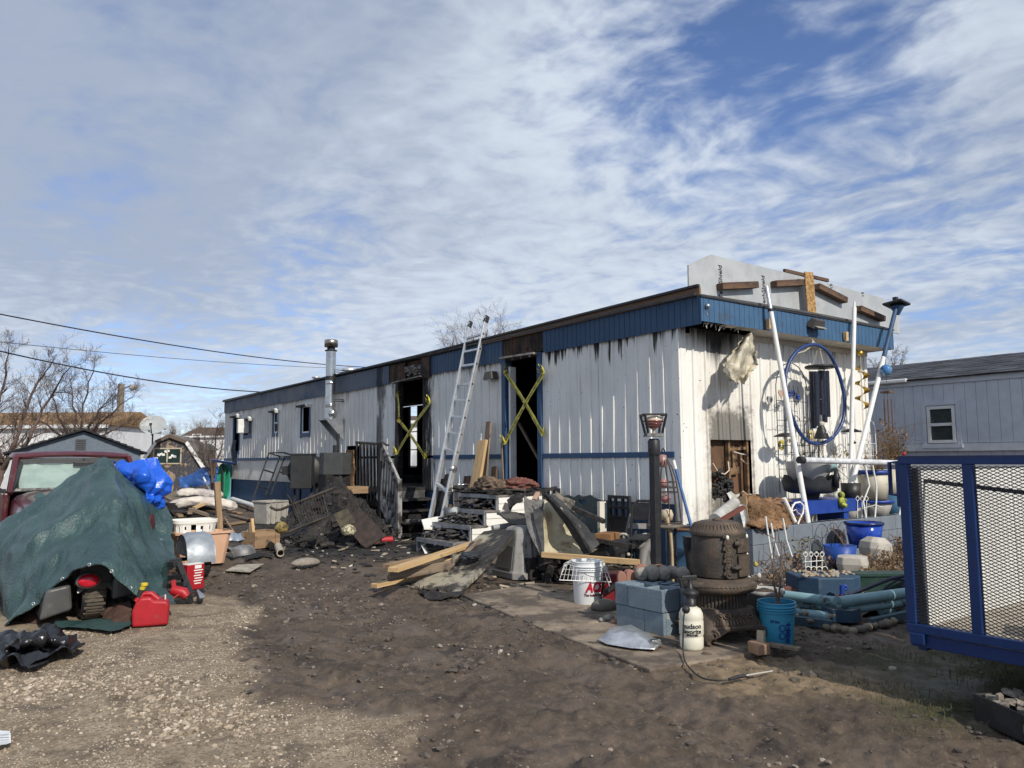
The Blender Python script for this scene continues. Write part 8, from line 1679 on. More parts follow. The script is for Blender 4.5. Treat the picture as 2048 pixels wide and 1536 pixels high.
def SL(prof,nm,m=IRON,n=48,**kw):q=MB();q.lathe([(r/ks,SZ(y))for r,y in prof],(cx,cy,0),n,**kw);return part(nm,q,m,sv)
SL([(50,1150),(52,1140),(51,1100),(50,1068),(47,1064)],'barrel')
SL([(54,1068),(55,1064),(53,1059),(47,1053),(42,1045),(30,1041),(0,1041)],'top_dome',IRON2)
q=MB()
for i in range(44):
 a=2*math.pi*i/44;q.bar((cx+51.5/ks*math.cos(a),cy+51.5/ks*math.sin(a),SZ(1060)),(cx+43/ks*math.cos(a),cy+43/ks*math.sin(a),SZ(1046.5)),.018,.014)
part('dome_fluting',q,IRON2,sv)
q=MB();q.ball((cx,cy,SZ(1039.5)),.035,12,6,(1,1,.5));part('lid_knob',q,IRON2,sv)
SL([(54,1152),(68,1160),(72,1165),(72,1172),(68,1178),(56,1182),(48,1183)],'skirt_ring',IRON2)
q=MB()
for i in range(60):
 a=2*math.pi*i/60;q.bar((cx+62/ks*math.cos(a),cy+62/ks*math.sin(a),SZ(1157.5)),(cx+72.5/ks*math.cos(a),cy+72.5/ks*math.sin(a),SZ(1166)),.016,.012)
part('ring_fluting',q,IRON2,sv)
q=MB();q.lathe([(50/ks,.23),(50/ks,SZ(1182))],(cx,cy,0),48);part('fire_pot',q,IRON,sv)
q=MB()
for i in range(46):
 a=2*math.pi*i/46;q.tube([(cx+50.5/ks*math.cos(a),cy+50.5/ks*math.sin(a),.24),(cx+50.5/ks*math.cos(a),cy+50.5/ks*math.sin(a),SZ(1184))],.0125,6)
part('pot_fluting',q,IRON,sv)
b0_,b1_=50/ks,68/ks;zt3,zm3,zb3=.25,.165,.128
def sqr(h,z,c=.25):
 k_=h*(1-c);return[(cx-k_,cy-h,z),(cx+k_,cy-h,z),(cx+h,cy-k_,z),(cx+h,cy+k_,z),(cx+k_,cy+h,z),(cx-k_,cy+h,z),(cx-h,cy+k_,z),(cx-h,cy-k_,z)]
q=MB();lev=[sqr(b1_*1.0,zb3-.03),sqr(b1_*1.04,zb3-.015),sqr(b1_*1.04,zb3+.005),sqr(b1_*.98,zb3+.01),sqr(b1_*.93,zm3),sqr(b0_*1.08,zt3-.02),sqr(b0_*1.04,zt3),sqr(b0_*.6,zt3+.01)]
q.grid(lev,False,True);q.add(lev[0],[tuple(range(7,-1,-1))]);q.add(lev[-1],[tuple(range(8))]);part('base',q,IRON2,sv,bevel=.012)
q=MB()
for s_,ax in((-1,1),(-1,0),(1,0)):
 for i in range(15):
  u=(i-7)/7*b1_*.72
  def P3(f,z):h=b1_*.99+(b0_*1.1-b1_*.99)*f;return(cx+u*(1-.25*f),cy+s_*h*1.0,z)if ax==1 else(cx+s_*h,cy+u*(1-.25*f),z)
  q.bar(P3(.04,zb3+.015),P3(.42,zb3+.42*(zt3-zb3)),.016,.016)
part('base_fluting',q,IRON2,sv,kind='stuff')
def scroll(q,c,u,v,r,turns=1.4,w=.008):q.tube([Vector(c)+Vector(u)*(r*(1-.75*t)*math.cos(t*turns*6.283))+Vector(v)*(r*(1-.75*t)*math.sin(t*turns*6.283))for t in np.linspace(0,1,18)],w,5)
q=MB()
for i in range(6):
 u=(i-2.5)/3*b1_*.62
 scroll(q,(cx+u*.9,cy-(b1_*.99+(b0_*1.1-b1_*.99)*.62)-.004,zb3+.62*(zt3-zb3)),(1,0,0),(0,.35,.93),.028);scroll(q,(cx-(b1_*.99+(b0_*1.1-b1_*.99)*.62)-.004,cy+u*.9,zb3+.62*(zt3-zb3)),(0,1,0),(.35,0,.93),.028)
part('base_scrolls',q,IRON2,sv,kind='stuff')
for i,(sx_,sy_)in enumerate(((-1,-1),(1,-1),(1,1),(-1,1))):
 o_=Vector((sx_,sy_,0)).normalized();c=Vector((cx+sx_*b1_*.80,cy+sy_*b1_*.80,0));zl=zb3-.02;q=MB()
 q.tube([c-o_*.04+Vector((0,0,zl)),c+o_*.03+Vector((0,0,zl-.03)),c+o_*.05+Vector((0,0,zl*.55)),c+o_*.02+Vector((0,0,zl*.22)),c+o_*.05+Vector((0,0,0.0))],[.085,.075,.05,.028,.033],10)
 sd=Vector((-o_.y,o_.x,0));q.prism([c-sd*.15+Vector((0,0,zl+.01)),c+sd*.15+Vector((0,0,zl+.01)),c+sd*.10+o_*.03+Vector((0,0,zl*.7)),c+o_*.05+Vector((0,0,zl*.42)),c-sd*.10+o_*.03+Vector((0,0,zl*.7))],-o_*.03);lg=part('leg',q,IRON2,sv)
 q=MB();scroll(q,c+o_*.055+sd*.06+Vector((0,0,zl*.82)),sd,(0,0,1),.04,1.5,.009);scroll(q,c+o_*.055-sd*.06+Vector((0,0,zl*.82)),-sd,(0,0,1),.04,1.5,.009);part('leg_scrolls',q,IRON2,lg,kind='stuff')
def arcpanel(a0,a1,y0_,y1_,off,nm,m=IRON,n=12,th=.016):
 rows=[[(cx+(50.5/ks+off)*math.cos(a),cy+(50.5/ks+off)*math.sin(a),z)for a in np.linspace(a0,a1,n)]for z in(SZ(y0_),SZ((y0_+y1_)/2),SZ(y1_))];q=MB();q.sheet(rows,-th);return part(nm,q,m,sv)
vis=math.atan2(-(_f.y),-_f.x)-srz
a_c=vis+RAD(48)
arcpanel(a_c-.62,a_c+.62,1150,1066,.004,'front_plate',IRON,20)
d1=arcpanel(a_c-.42,a_c+.50,1100,1074,.022,'upper_door',IRON2,16);d2=arcpanel(a_c-.40,a_c+.52,1146,1106,.024,'lower_door',IRON2,16)
def on(a,y,off=.03):return Vector((cx+(50.5/ks+off)*math.cos(a),cy+(50.5/ks+off)*math.sin(a),SZ(y)))
for par,ya,yb_,n_s in((d1,1078,1096,4),(d2,1112,1140,4)):
 q=MB()
 for i in range(n_s):
  a=a_c-.25+.6*i/(n_s-1);tg=(-math.sin(a),math.cos(a),0)
  for j in range(2 if par is d2 else 1):scroll(q,on(a,ya+(yb_-ya)*(.3+.45*j if par is d2 else .5)),tg if(i+j)%2 else tuple(-x for x in tg),(0,0,1),.030,1.4,.0075)
 part('door_scrolls',q,IRON,par)
q=MB()
for i in range(7):
 y=1071+12*i;a=vis+RAD(7);tg=(-math.sin(a),math.cos(a),0);scroll(q,on(a,y,.012),tg if i%2 else tuple(-x for x in tg),(0,0,1),.036,1.6,.011);q.ball(on(a,y,.012),.012,8,6)
part('column_scrolls',q,IRON2,sv)
q=MB()
for y in(1082,1128):q.tube([on(a_c-.5,y,.03),on(a_c-.42,y,.045),on(a_c-.36,y,.03)],.022,8)
q.tube([on(vis+RAD(12),1128,.03),on(vis+RAD(18),1129,.06),on(vis+RAD(26),1127,.05)],.014,8);part('hinges',q,IRON,sv)
for y,s_ in((1070,-1),(1071,1),(1108,1),(1135,1)):q=MB();q.ball(on(vis+RAD(5 if s_<0 else 68),y,.02),.013,8,6,(1,1,1.4));part('bolt',q,WHITE,sv)
q=MB();q.lathe([(0,0),(34/ks,0),(36/ks,.02),(34/ks,.05),(30/ks,.055),(0,.04)],(cx-48/ks*math.cos(0),cy-.02,SZ(1170)),24);part('side_shelf',q,IRON,sv)
BRK=mat('tan brick',(.40,.25,.16),(.30,.19,.12),7,rough=.9,bump=.25,bsc=60)
p=G(1518,1296,.05);q=MB();q.box(p,(.10,.14,.075),rz=RAD(-20),jit=.006);single('loose_brick',q,BRK,'tan brick end lying under the right foot of the stove','brick',p,bevel=.006)
p=G(1522,1278,.08);q=MB();q.box(p,(.06,.05,.12),rz=.4,ry=.2);single('wood_wedge',q,mat('pale wedge',(.45,.38,.26),rough=.8),'small pale wedge standing behind the tan brick','wedge',p,bevel=.004)
q=MB();q.bar(G(1500,1283,.05),G(1600,1298,.04),.07,.02);single('grey_lath',q,OLDW,'thin grey slat lying between the stove and the blue bucket','slat',G(1520,1286))
q=MB();q.bar(D(1435,1045,6.6),D(1487,1014,6.7),.045,.03);single('rusty_bar',q,mat('rusty red bar',(.16,.05,.035),rough=.7),'rusty red bar slanting up behind the stove top','bar',D(1435,1045,6.6))
q=MB();q.tube([D(1430,1040,6.8),D(1470,1005,7.2)],[.06,.05],10);q.grid(crumple(D(1452,1022,7.),(.07,.06,.05),.3,2,9,18,12),True,True);single('grey_duct',q,mat('dirty grey duct',(.50,.50,.47),(.35,.34,.31),6,rough=.6),'dirty pale duct end behind the stove top','duct',D(1430,1040,6.8))
jp=G(1384,1302);jp.z=.014;jg=root('pump_sprayer','translucent white pump sprayer with black handle and printed label','sprayer',jp);k=1540/DEP(jp);HT=(CP(jp,1384,1212).z-jp.z)
JUG=mat('milky plastic',(.68,.66,.56),(.62,.60,.49),2,rough=.38,bump=.03,dirt=(.50,.47,.32),dsc=2.5,dlo=.55,dhi=.75,sub=.1)
R_=23.5/k;q=MB();q.lathe([(0,0),(R_*.85,0),(R_*.96,.02),(R_*.97,HT*.28),(R_*.93,HT*.30),(R_*.93,HT*.33),(R_,HT*.36),(R_,HT*.66),(R_*.95,HT*.69),(R_,HT*.73),(R_*.97,HT*.84),(R_*.80,HT*.94),(R_*.45,HT),(0,HT)],n=36);part('tank',q,JUG,jg)
q=MB();q.lathe([(R_*.42,HT-.01),(R_*.45,HT+.05),(R_*.30,HT+.055),(R_*.68,HT+.085),(R_*.72,HT+.10),(R_*.40,HT+.12),(.018,HT+.13),(.018,HT+.2)],n=24);part('pump',q,BLACKP,jg)
q=MB();q.bar(_r*-.065+Vector((0,0,HT+.20)),_r*.05+Vector((0,0,HT+.205)),.03,.035);q.bar(_r*-.06+Vector((0,0,HT+.13)),_r*-.065+Vector((0,0,HT+.20)),.022,.03);part('handle',q,BLACKP,jg,bevel=.006)
fa=math.atan2((jp-CAMP).y,(jp-CAMP).x)-math.pi/2
for s_,sz,f,wd in(('hudson',.048,.575,.140),('favorite',.043,.455,.140),('SPRAYER',.018,.375,.085)):text(s_,sz,INK,jg,canM(fa+RAD(4),R_*1.005,HT*f),wrap=R_*1.005,width=wd,bold=.0011,name='lettering')
q=MB();rows=[[(R_*1.004*math.cos(a),R_*1.004*math.sin(a),HT*f)for a in np.linspace(vis_a,vis_b,8)]for vis_a,vis_b,f in((fa-2.1,fa-1.05,.385),(fa-2.1,fa-1.05,.388))];q.grid(rows);part('label_rule',q,INK,jg)
q=MB();hs_=[CP(jp-_f*.13,1370,1216),CP(jp-_f*.15,1367,1240),CP(jp-_f*.15,1366,1280),CP(jp-_f*.15,1366,1298),G(1370,1322,.03),G(1385,1342,.015),G(1408,1357,.012),G(1440,1361,.015),G(1462,1358,.02)]
C_=[hs_[0]]
for i in range(len(hs_)-1):
 p0,p1,p2,p3=hs_[max(i-1,0)],hs_[i],hs_[i+1],hs_[min(i+2,len(hs_)-1)]
 for t in np.linspace(0,1,7)[1:]:C_.append(.5*((2*p1)+(-p0+p2)*t+(2*p0-5*p1+4*p2-p3)*t*t+(-p0+3*p1-3*p2+p3)*t**3))
q.tube(C_,.0055,7);part('hose',q,BLACKP,jg,world=True);q=MB();q.ball(CP(jp-_f*.13,1372,1219),.03,10,6);part('hose_elbow',q,BLACKP,jg,world=True)
q=MB();q.tube([G(1458,1359,.02),G(1478,1353,.025),G(1492,1352,.025)],[.010,.013,.010],8);part('grip',q,BLACKP,jg,world=True);q=MB();q.tube([G(1480,1353,.025),G(1545,1342,.02)],.006,6);part('wand',q,mat('pale wand',(.42,.40,.36),rough=.5),jg,world=True)
tr=root('mudflap_tray','dented shiny aluminium light housing lying on the slab before the blue blocks','tray',G(1260,1278,.03));pts_o=[G(1198,1280,.035),G(1215,1268,.035),G(1262,1262,.035),G(1310,1278,.035),G(1322,1288,.035),G(1308,1299,.035),G(1262,1296,.035),G(1214,1288,.035)]
c=sum(pts_o,Vector())/8;top=[c+(p-c)*.72+Vector((0,0,.07 if i<3 or i>6 else .045))for i,p in enumerate(pts_o)];mid=[c+(p-c)*.93+Vector((0,0,.012))for p in pts_o];rim=[c+(p-c)*1.03 for p in pts_o]
q=MB();q.grid([rim,[p+Vector((0,0,.008))for p in rim],mid,top,[c+(p-c)*.25+Vector((0,0,.078))for p in pts_o]],True,True);q.add([c+(p-c)*.25+Vector((0,0,.078))for p in pts_o],[tuple(range(8))]);part('shell',q,mat('bright dented aluminium',(.80,.80,.79),(.60,.60,.60),12,rough=.36,metal=.85,bump=.6,bsc=12,dirt=(.20,.16,.12),dsc=7,dlo=.6,dhi=.7),tr,world=True,bevel=.006)
q=MB();e0=G(1308,1292,.06);q.tube([G(1303,1283,.035),G(1302,1280,.09),G(1318,1281,.08),G(1320,1290,.035)],.012,6);part('end_lip',q,ALU,tr,world=True)
bb=G(1556,1289);bk=root('light_blue_bucket','light blue plastic bucket with dark printing holding bare twigs','bucket',bb);k=1540/DEP(bb);CY=mat('light blue bucket plastic',(.045,.30,.48),(.04,.26,.42),3,rough=.4,bump=.02,dirt=(.05,.16,.22),dsc=5,dlo=.6,dhi=.78);hb=CP(bb,1556,1203).z
bucket(bk,29/k,35/k,hb,CY,((.80,.012),(.86,.014),(.92,.012)))
INKB=mat('dark blue print',(.01,.045,.22),rough=.4,bump=0);fa=math.atan2((bb-CAMP).y,(bb-CAMP).x)-math.pi/2
text('Melting',.055,INKB,bk,canM(fa+RAD(38),31.9/k,hb*.38)@Matrix.Rotation(RAD(-90),4,'Z'),bold=.003,name='lettering');text('50 lbs',.028,INKB,bk,canM(fa-RAD(8),33.2/k,hb*.60),wrap=33.2/k,bold=.001,name='lettering')
q=MB();fr=canM(fa-RAD(14),31.3/k,hb*.55);
for y in(.28,.46):q2=MB();q2.tube([canM(fa+RAD(16),(29.6+6*y)/k,hb*y)@Vector((.022*math.cos(t),.022*math.sin(t),.0))for t in np.linspace(0,6.283,16,endpoint=False)],.004,5,closed=True);part('print_ring',q2,INKB,bk)
q=MB();q.lathe([(33/k,hb*.9),(0,hb*.9)],n=24);part('soil',q,mat('dark potting soil',(.04,.03,.024),(.08,.06,.045),20,rough=.95),bk)
TW=mat('bare twigs',(.17,.105,.075),(.12,.075,.055),9,rough=.85,bump=0)
def twigs(name,label,base,stems,r,seed,cat='plant',m=TW,side=.16,lev=1):
 rs=np.random.RandomState(seed);t=root(name,label,cat,base);q=MB()
 for st_ in stems:
  P=[CP(base+_f*rs.uniform(-.04,.04),*p)for p in st_];n=len(P);q.tube(P,[r*(1-.6*i/(n-1))for i in range(n)],5,caps=False)
  for i in range(n-1):
   for f in(.3,.7):
    if rs.rand()<.8:p=P[i].lerp(P[i+1],f);grow(q,p,Vector((rs.uniform(-1,1),rs.uniform(-.6,.6),rs.uniform(.2,1))).normalized(),side*rs.uniform(.5,1.2),r*.5,lev,rs)
 part('stems',q,m,t,world=True);return t
twigs('potted_twigs','bare brown rose stems standing in the light blue bucket',CP(bb,1556,1210),[[(1556,1212),(1548,1170),(1546,1120),(1552,1060)],[(1556,1212),(1560,1165),(1562,1120),(1563,1080)],[(1556,1212),(1552,1180),(1530,1140),(1512,1122)]],.009,3,side=.14,lev=0)
for i,(pts,lab)in enumerate((([(1531,1033),(1538,1080),(1545,1122)],'white bent stake with a wired top, leftmost in the twigs'),([(1542,1046),(1548,1082),(1558,1112)],'white bent stake between the two taller ones in the twigs'),([(1566,1037),(1573,1080),(1584,1113)],'white bent stake, rightmost of those over the twigs'),([(1557,1056),(1558,1110),(1566,1170)],'thin grey stake in the middle of the twigs'))):
 b_=G(1545,1225);q=MB();P=[CP(b_,*p)for p in pts];P.append(Vector((P[-1].x,P[-1].y,max(.0,P[-1].z-.5))))if i==3 else None;q.tube(P,.0085 if i<3 else .006,7);single('cane_stake',q,WHITEP if i<3 else GALV,lab,'stake',P[-1],group='stakes in the flower bed')
gp=G(1530,1262);pt2=root('white_planter','weathered white round planter tub behind the light blue bucket','planter',gp);k=1540/DEP(gp);h=CP(gp,1530,1178).z
q=MB();q.lathe([(0,0),(30/k,0),(37/k,h*.9),(40/k,h*.92),(40/k,h),(36/k,h),(33/k,h*.85),(0,h*.82)],n=32);part('tub',q,mat('weathered white tub',(.46,.46,.44),(.30,.30,.29),5,rough=.7,bump=.1,dirt=(.14,.12,.10),dsc=4,dlo=.52,dhi=.7),pt2)
q=MB();q.grid(crumple((0,0,h*.86),(28/k,28/k,.05),.3,3,3,30,12),True,True);part('soil',q,MATS['dark potting soil'],pt2)
for i in range(3):q=MB();p=CP(gp-_f*.05,(1498,1518,1512)[i],(1158,1152,1128)[i]);q.grid(crumple(p,(.02,.018,.025),.3,2.2,50+i,18,10),True,True);single('paper_scrap',q,mat('dirty white scrap',(.55,.54,.50),(.40,.38,.33),9,rough=.8)if i<2 else mat('yellow bloom',(.5,.42,.12),rough=.7),('dirty white scrap in the planter at the stove shoulder','pale scrap on the rim of the white planter','faded yellow flower head above the white planter')[i],'scrap' if i<2 else 'flower',p)
GBL=mat('grey blue painted block',(.185,.215,.25),(.155,.18,.21),4,rough=.85,bump=.25,bsc=60,dirt=(.28,.29,.30),dsc=3,dlo=.6,dhi=.75)
bw=root('block_wall','low grey blue concrete block wall in front of the sunny end wall','wall',(0,-1.06,0));zt4=.57
for r_ in range(3):
 x=-.02-(.2 if r_%2 else 0);i=0
 while x<3.6:
  a=max(x,-.02);b_=min(x+.40,3.6)
  if b_-a>.06:q=MB();q.span((a+.003,-.0,r_*.19+.002),(b_-.003,.19,r_*.19+.188));part('block',q,GBL,bw,bevel=.005)
  x+=.40
for r_ in range(3):
 for j in range(2):q=MB();q.span((-.018,.195+.4*j,r_*.19+.002),(.17,.59+.4*j,r_*.19+.188));part('block',q,GBL,bw,bevel=.005)
for x in np.arange(.1,3.5,.2):q=MB();q.span((x-.055,.045,zt4-.003),(x+.055,.145,zt4+.0015));part('core_hole',q,HOLE,bw)
INB=mat('tawny insulation fibre',(.34,.20,.105),(.19,.105,.052),7,rough=.95,bump=.8,bsc=55,bd=.02,st=(1,1,2.2),dirt=(.055,.035,.02),dsc=5,dlo=.54,dhi=.68)
C=catmull([[E(1478,985,-.15),E(1500,988,-.3),E(1515,992,-.3)],[E(1490,1005,-.45),E(1512,1000,-.55),E(1545,1008,-.5)],[E(1492,1035,-.75),E(1535,1012,-.8),E(1575,1015,-.7)],[E(1497,1062,-1.05),E(1545,1058,-1.15),E(1597,1056,-.95)]],60,80)
q=MB();rows=drape(C,-.34,2.6,12,.75);q.sheet(drape(np.array([[tuple(p)for p in r]for r in rows]),-.08,11,3,.8,(1,1,2)),.02);ins=single('spilled_insulation',q,INB,'mass of tawny insulation spilling from the wall hole over the block wall','insulation',E(1540,1040,-.9))
q=MB();r4=np.random.RandomState(9)
for i in range(1700):
 k_=r4.rand();p=E(1500+95*k_+r4.uniform(-8,8),1000+18*k_+r4.uniform(0,44),-.6-.35*r4.rand());d_=Vector((r4.uniform(-.3,1),r4.uniform(-1,.4),r4.uniform(-.6,.5))).normalized();L_=r4.uniform(.04,.16);q.tube([p,p+d_*L_*.5+Vector((0,0,.01)),p+d_*L_+Vector((0,0,-.02))],.0022,3,caps=False)
single('loose_fibres',q,mat('pale fibres',(.42,.27,.15),(.28,.165,.09),9,rough=.9,bump=0),'frayed fibres of the spilled insulation',None,E(1545,1030,-.9),kind='stuff')
q=MB();C=catmull([[E(1474,995,-.2),E(1492,992,-.5)],[E(1484,1030,-.5),E(1497,1025,-.75)],[E(1490,1060,-.95),E(1502,1058,-1.05)]],14,8);q.sheet(drape(C,.04,4,3),.006);single('paper_backing',q,mat('tan backing paper',(.46,.33,.19),(.36,.25,.14),5,rough=.8),'tan paper backing at the left of the spilled insulation','paper',E(1490,1050,-.9))
q=MB();q.bar(E(1484,1010,-.5),E(1498,1066,-1.0),.09,.01);single('white_trim_strip',q,WHITE,'bent white trim strip leaning on the left end of the block wall','trim strip',E(1498,1066,-1.))
for i,(px,py,d__)in enumerate(((1570,999,-.9),(1455,1004,-.3))):
 if i==0:q=MB();q.tube([E(1568,996,-.95),E(1590,1044,-1.0)],.026,10);single('pipe_piece',q,WHITEP,'short white pipe sticking out of the spilled insulation','pipe',E(1590,1044,-1.))
q=MB();y_=-.98;q.tube([E(1583,1035,y_),E(1584,1015,y_),E(1590,1006,y_),E(1600,1004,y_),E(1607,1011,y_),E(1606,1025,y_),E(1598,1042,y_),E(1594,1052,y_)],.012,7);q.tube([E(1586,1022,y_),E(1592,1019,y_),E(1596,1026,y_),E(1602,1030,y_)],.006,5);single('shepherd_hook',q,WHITEP,'bent white metal hook on the block wall by the leaning pole','hook',E(1594,1052,y_))
bz_=root('blue_bench','blue painted plank bench standing on the block wall with pots above','bench',E(1640,1050,-.75));q=MB();a,b_=E(1588,1018,-.9),E(1712,1020,-.9);BLB=mat('bright blue paint',(.012,.045,.26),(.018,.06,.30),5,rough=.45,dirt=(.05,.06,.12),dsc=5,dlo=.6,dhi=.75)
q.span((a.x,-.93,a.z-.085),(b_.x,-.90,a.z+.085));part('front_board',q,BLB,bz_,world=True,bevel=.006);q=MB();q.span((a.x,-.90,a.z+.06),(b_.x,-.35,a.z+.085));part('seat_board',q,BLB,bz_,world=True)
q=MB();q.prism([(b_.x,-.93,a.z+.08),(b_.x+.17,-.95,a.z-.02),(b_.x,-.93,a.z-.05)],(0,.04,0));part('end_point',q,BLB,bz_,world=True)
for x in(a.x+.2,b_.x-.3):q=MB();q.span((x,-.9,.45),(x+.12,-.5,a.z-.0));part('leg',q,BLB,bz_,world=True)
zb5=a.z+.085
tp_p=E(1621,985,-.62);tp_=root('scalloped_planter','black planter cut from a tyre with a scalloped rim holding a white basin','planter',(tp_p.x,-.62,zb5));k=1540/DEP(tp_p);R_=52/k;z0,z1=CP(tp_p,1621,986).z-zb5,CP(tp_p,1621,955).z-zb5;n=72
rows=[[(R_*.72*math.cos(t),R_*.72*math.sin(t),z0)for t in np.linspace(0,6.283,n,endpoint=False)],[(R_*.95*math.cos(t),R_*.95*math.sin(t),z0+.03)for t in np.linspace(0,6.283,n,endpoint=False)],[(R_*math.cos(t),R_*math.sin(t),(z0+z1)/2)for t in np.linspace(0,6.283,n,endpoint=False)],[((R_*1.03+.02*abs(math.sin(5*t)))*math.cos(t),(R_*1.03+.02*abs(math.sin(5*t)))*math.sin(t),z1-.05+.085*abs(math.sin(5*t)))for t in np.linspace(0,6.283,n,endpoint=False)]]
q=MB();q.grid(rows,True,True);q.grid([[(x*.95,y*.95,z)for x,y,z in r]for r in rows][::-1],True,True);q.add(rows[0],[tuple(range(n-1,-1,-1))]);part('tyre_shell',q,mat('painted black rubber',(.028,.032,.038),(.04,.045,.05),6,rough=.55,bump=.1),tp_)
q=MB();q.lathe([(0,z0),(R_*.35,z0-.0),(R_*.3,0),(R_*.4,0)],n=20);part('foot',q,GALV,tp_)
wp_=root('white_basin','large white basin set in the black scalloped planter','basin',(tp_p.x,-.60,zb5+z0+.02));q=MB();zt5=CP(tp_p,1621,924).z-zb5-z0-.02;q.lathe([(0,0),(R_*.62,.0),(R_*.86,zt5),(R_*.90,zt5+.01),(R_*.84,zt5),(R_*.6,.03),(0,.03)],n=36);part('shell',q,mat('white basin plastic',(.70,.72,.74),(.64,.66,.68),3,rough=.4),wp_)
p=E(1658,930,-.75);q=MB();q.ball(p,.105,20,14);single('teal_globe',q,mat('pale teal glass',(.36,.52,.52),(.20,.36,.38),5,rough=.1,bump=0,coat=.4),'pale teal glass globe beside the white basin','glass globe',p)
ck=E(1673,957,-.98);cl=root('round_clock','round white faced outdoor clock with a black rim at the tyre planter','clock',ck,RAD(30));q=MB();Mx=Matrix.Rotation(RAD(90),3,'X');q.lathe([(0,.03),(.12,.03),(.135,0),(.125,-.03),(.112,-.03)],(0,0,0),28,M=Matrix.Rotation(RAD(-90),3,'X'));part('case',q,BLACKP,cl);q=MB();q.disc((0,-.026,0),.113,28,(0,-1,0));part('dial',q,mat('clock dial',(.74,.78,.76),rough=.4,bump=0),cl)
q=MB();q.bar((0,-.03,0),(.02,-.03,.07),.008,.004);q.bar((0,-.03,0),(-.045,-.03,.02),.01,.004);part('hands',q,INK,cl)
for i in range(12):q=MB();a=i*math.pi/6;q.box((.095*math.sin(a),-.028,.095*math.cos(a)),(.008,.003,.018),ry=a);part('hour_mark',q,INK,cl)
fg=E(1683,1002,-.95);q=MB();q.ball(fg+Vector((0,0,-.01)),.06,12,8,(1,.8,1.2));q.ball(fg+Vector((.0,0,.08)),.045,12,8);q.ball(fg+Vector((.03,-.03,.01)),.03,8,6);q.ball(fg+Vector((-.03,-.03,-.04)),.035,8,6);q.ball(fg+Vector((.04,-.02,-.06)),.035,8,6);single('garden_frog',q,mat('yellow green glaze',(.42,.45,.06),(.10,.14,.03),22,rough=.3,lo=.45,hi=.55),'little yellow green seated garden figurine on the blue bench','figurine',fg)
def pot(name,label,px,pyb,pyt,wt,wb_,d,m,rimh=.0,rim_m=None,cat='plant pot',n=32,soil=True,z0=None):
 b_=E(px,pyb,d);k=1540/DEP(b_);h=(pyb-pyt)/k*1.0;t=root(name,label,cat,b_);q=MB();q.lathe([(0,0),(wb_/2/k,0),(wt/2/k,h),(wt/2/k*.93,h),(wb_/2/k*.9,.03),(0,.03)],n=n);part('body',q,m,t)
 if rimh:q=MB();q.lathe([(wt/2/k*.98,h-rimh/k),(wt/2/k*1.05,h-rimh/k),(wt/2/k*1.06,h+.005),(wt/2/k*.95,h+.005)],n=n);part('rim',q,rim_m or m,t)
 if soil:q=MB();q.lathe([(wt/2/k*.93,h*.88),(0,h*.9)],n=20);part('soil',q,MATS['dark potting soil'],t)
 return t
CREAMP=mat('cream bucket plastic',(.56,.52,.42),(.50,.46,.37),4,rough=.5,dirt=(.10,.18,.34),dsc=3.5,dlo=.66,dhi=.72)
pot('black_pot','black flower pot at the foot of the feeder pole',1703,1003,967,38,34,-.80,BLACKP)
pot('cream_tub','cream bucket planter with a bright blue rim under the pipe rail',1749,998,942,62,46,-.75,CREAMP,7,BLB)
pot('cream_tub','cream bucket behind the blue rimmed one, cut by the trailer gate post',1786,998,940,50,40,-.45,CREAMP)
pot('stone_pot','pale stone coloured pot with a blue ring under the blue rimmed bucket',1752,1032,1001,66,44,-.85,mat('pale stone pot',(.42,.40,.36),(.34,.32,.29),6,rough=.8),5,BLB)
pot('stone_pot','small pale square pot behind the blue bench end',1698,1040,1004,40,34,-.6,MATS['pale stone pot'],n=4)
pot('blue_tub','mid blue barrel cut off behind the trailer gate post',1790,1040,990,56,52,-.6,mat('dusty blue plastic',(.05,.13,.22),rough=.5))
GLB=mat('glossy cobalt pot',(.008,.035,.30),(.015,.075,.42),3,rough=.15,bump=0,coat=.5,st=(1,1,.35))
pot('cobalt_pot','large glossy cobalt blue pot on the stones in front of the block wall',1730,1094,1046,70,56,-1.45,GLB,4,mat('dark blue rim',(.01,.03,.12),rough=.3))
pot('blue_planter','small faded blue planter beside the large cobalt pot',1682,1141,1092,62,46,-1.65,mat('faded blue planter',(.012,.06,.30),(.20,.22,.22),2.2,rough=.5,lo=.52,hi=.66,st=(1,1,2)))
for i,(px,py,s,lab)in enumerate(((1706,1150,58,'squat pale concrete block with cut corners standing before the cobalt pot'),(1750,1118,54,'pale concrete block with a pointed top behind the squat one'))):
 p=E(px,py,-1.95+.25*i);k=1540/DEP(p);w=s/k;q=MB();z=(38 if i==0 else 34)/k
 lev=[[(x*w*.42,y*w*.42,0)for x,y in((-1,-.6),(-.6,-1),(.6,-1),(1,-.6),(1,.6),(.6,1),(-.6,1),(-1,.6))],[(x*w*.5,y*w*.5,z*.6)for x,y in((-1,-.6),(-.6,-1),(.6,-1),(1,-.6),(1,.6),(.6,1),(-.6,1),(-1,.6))],[(x*w*.46,y*w*.46,z*.95)for x,y in((-1,-.6),(-.6,-1),(.6,-1),(1,-.6),(1,.6),(.6,1),(-.6,1),(-1,.6))],[(x*w*.25,y*w*.25,z*(1.0 if i==0 else 1.25))for x,y in((-1,-.6),(-.6,-1),(.6,-1),(1,-.6),(1,.6),(.6,1),(-.6,1),(-1,.6))]]
 q.grid(lev,False,True);q.add(lev[-1],[tuple(range(8))]);q.add(lev[0],[tuple(range(7,-1,-1))]);q.tf(Matrix.Translation(p)@Matrix.Rotation(.5+.7*i,4,'Z')@Matrix.Rotation(.12*i,4,'X'));single('concrete_cube',q,mat('pale rough concrete',(.46,.43,.38),(.36,.335,.29),5,rough=.9,bump=.2,bsc=40),lab,'concrete block',p,bevel=.01)
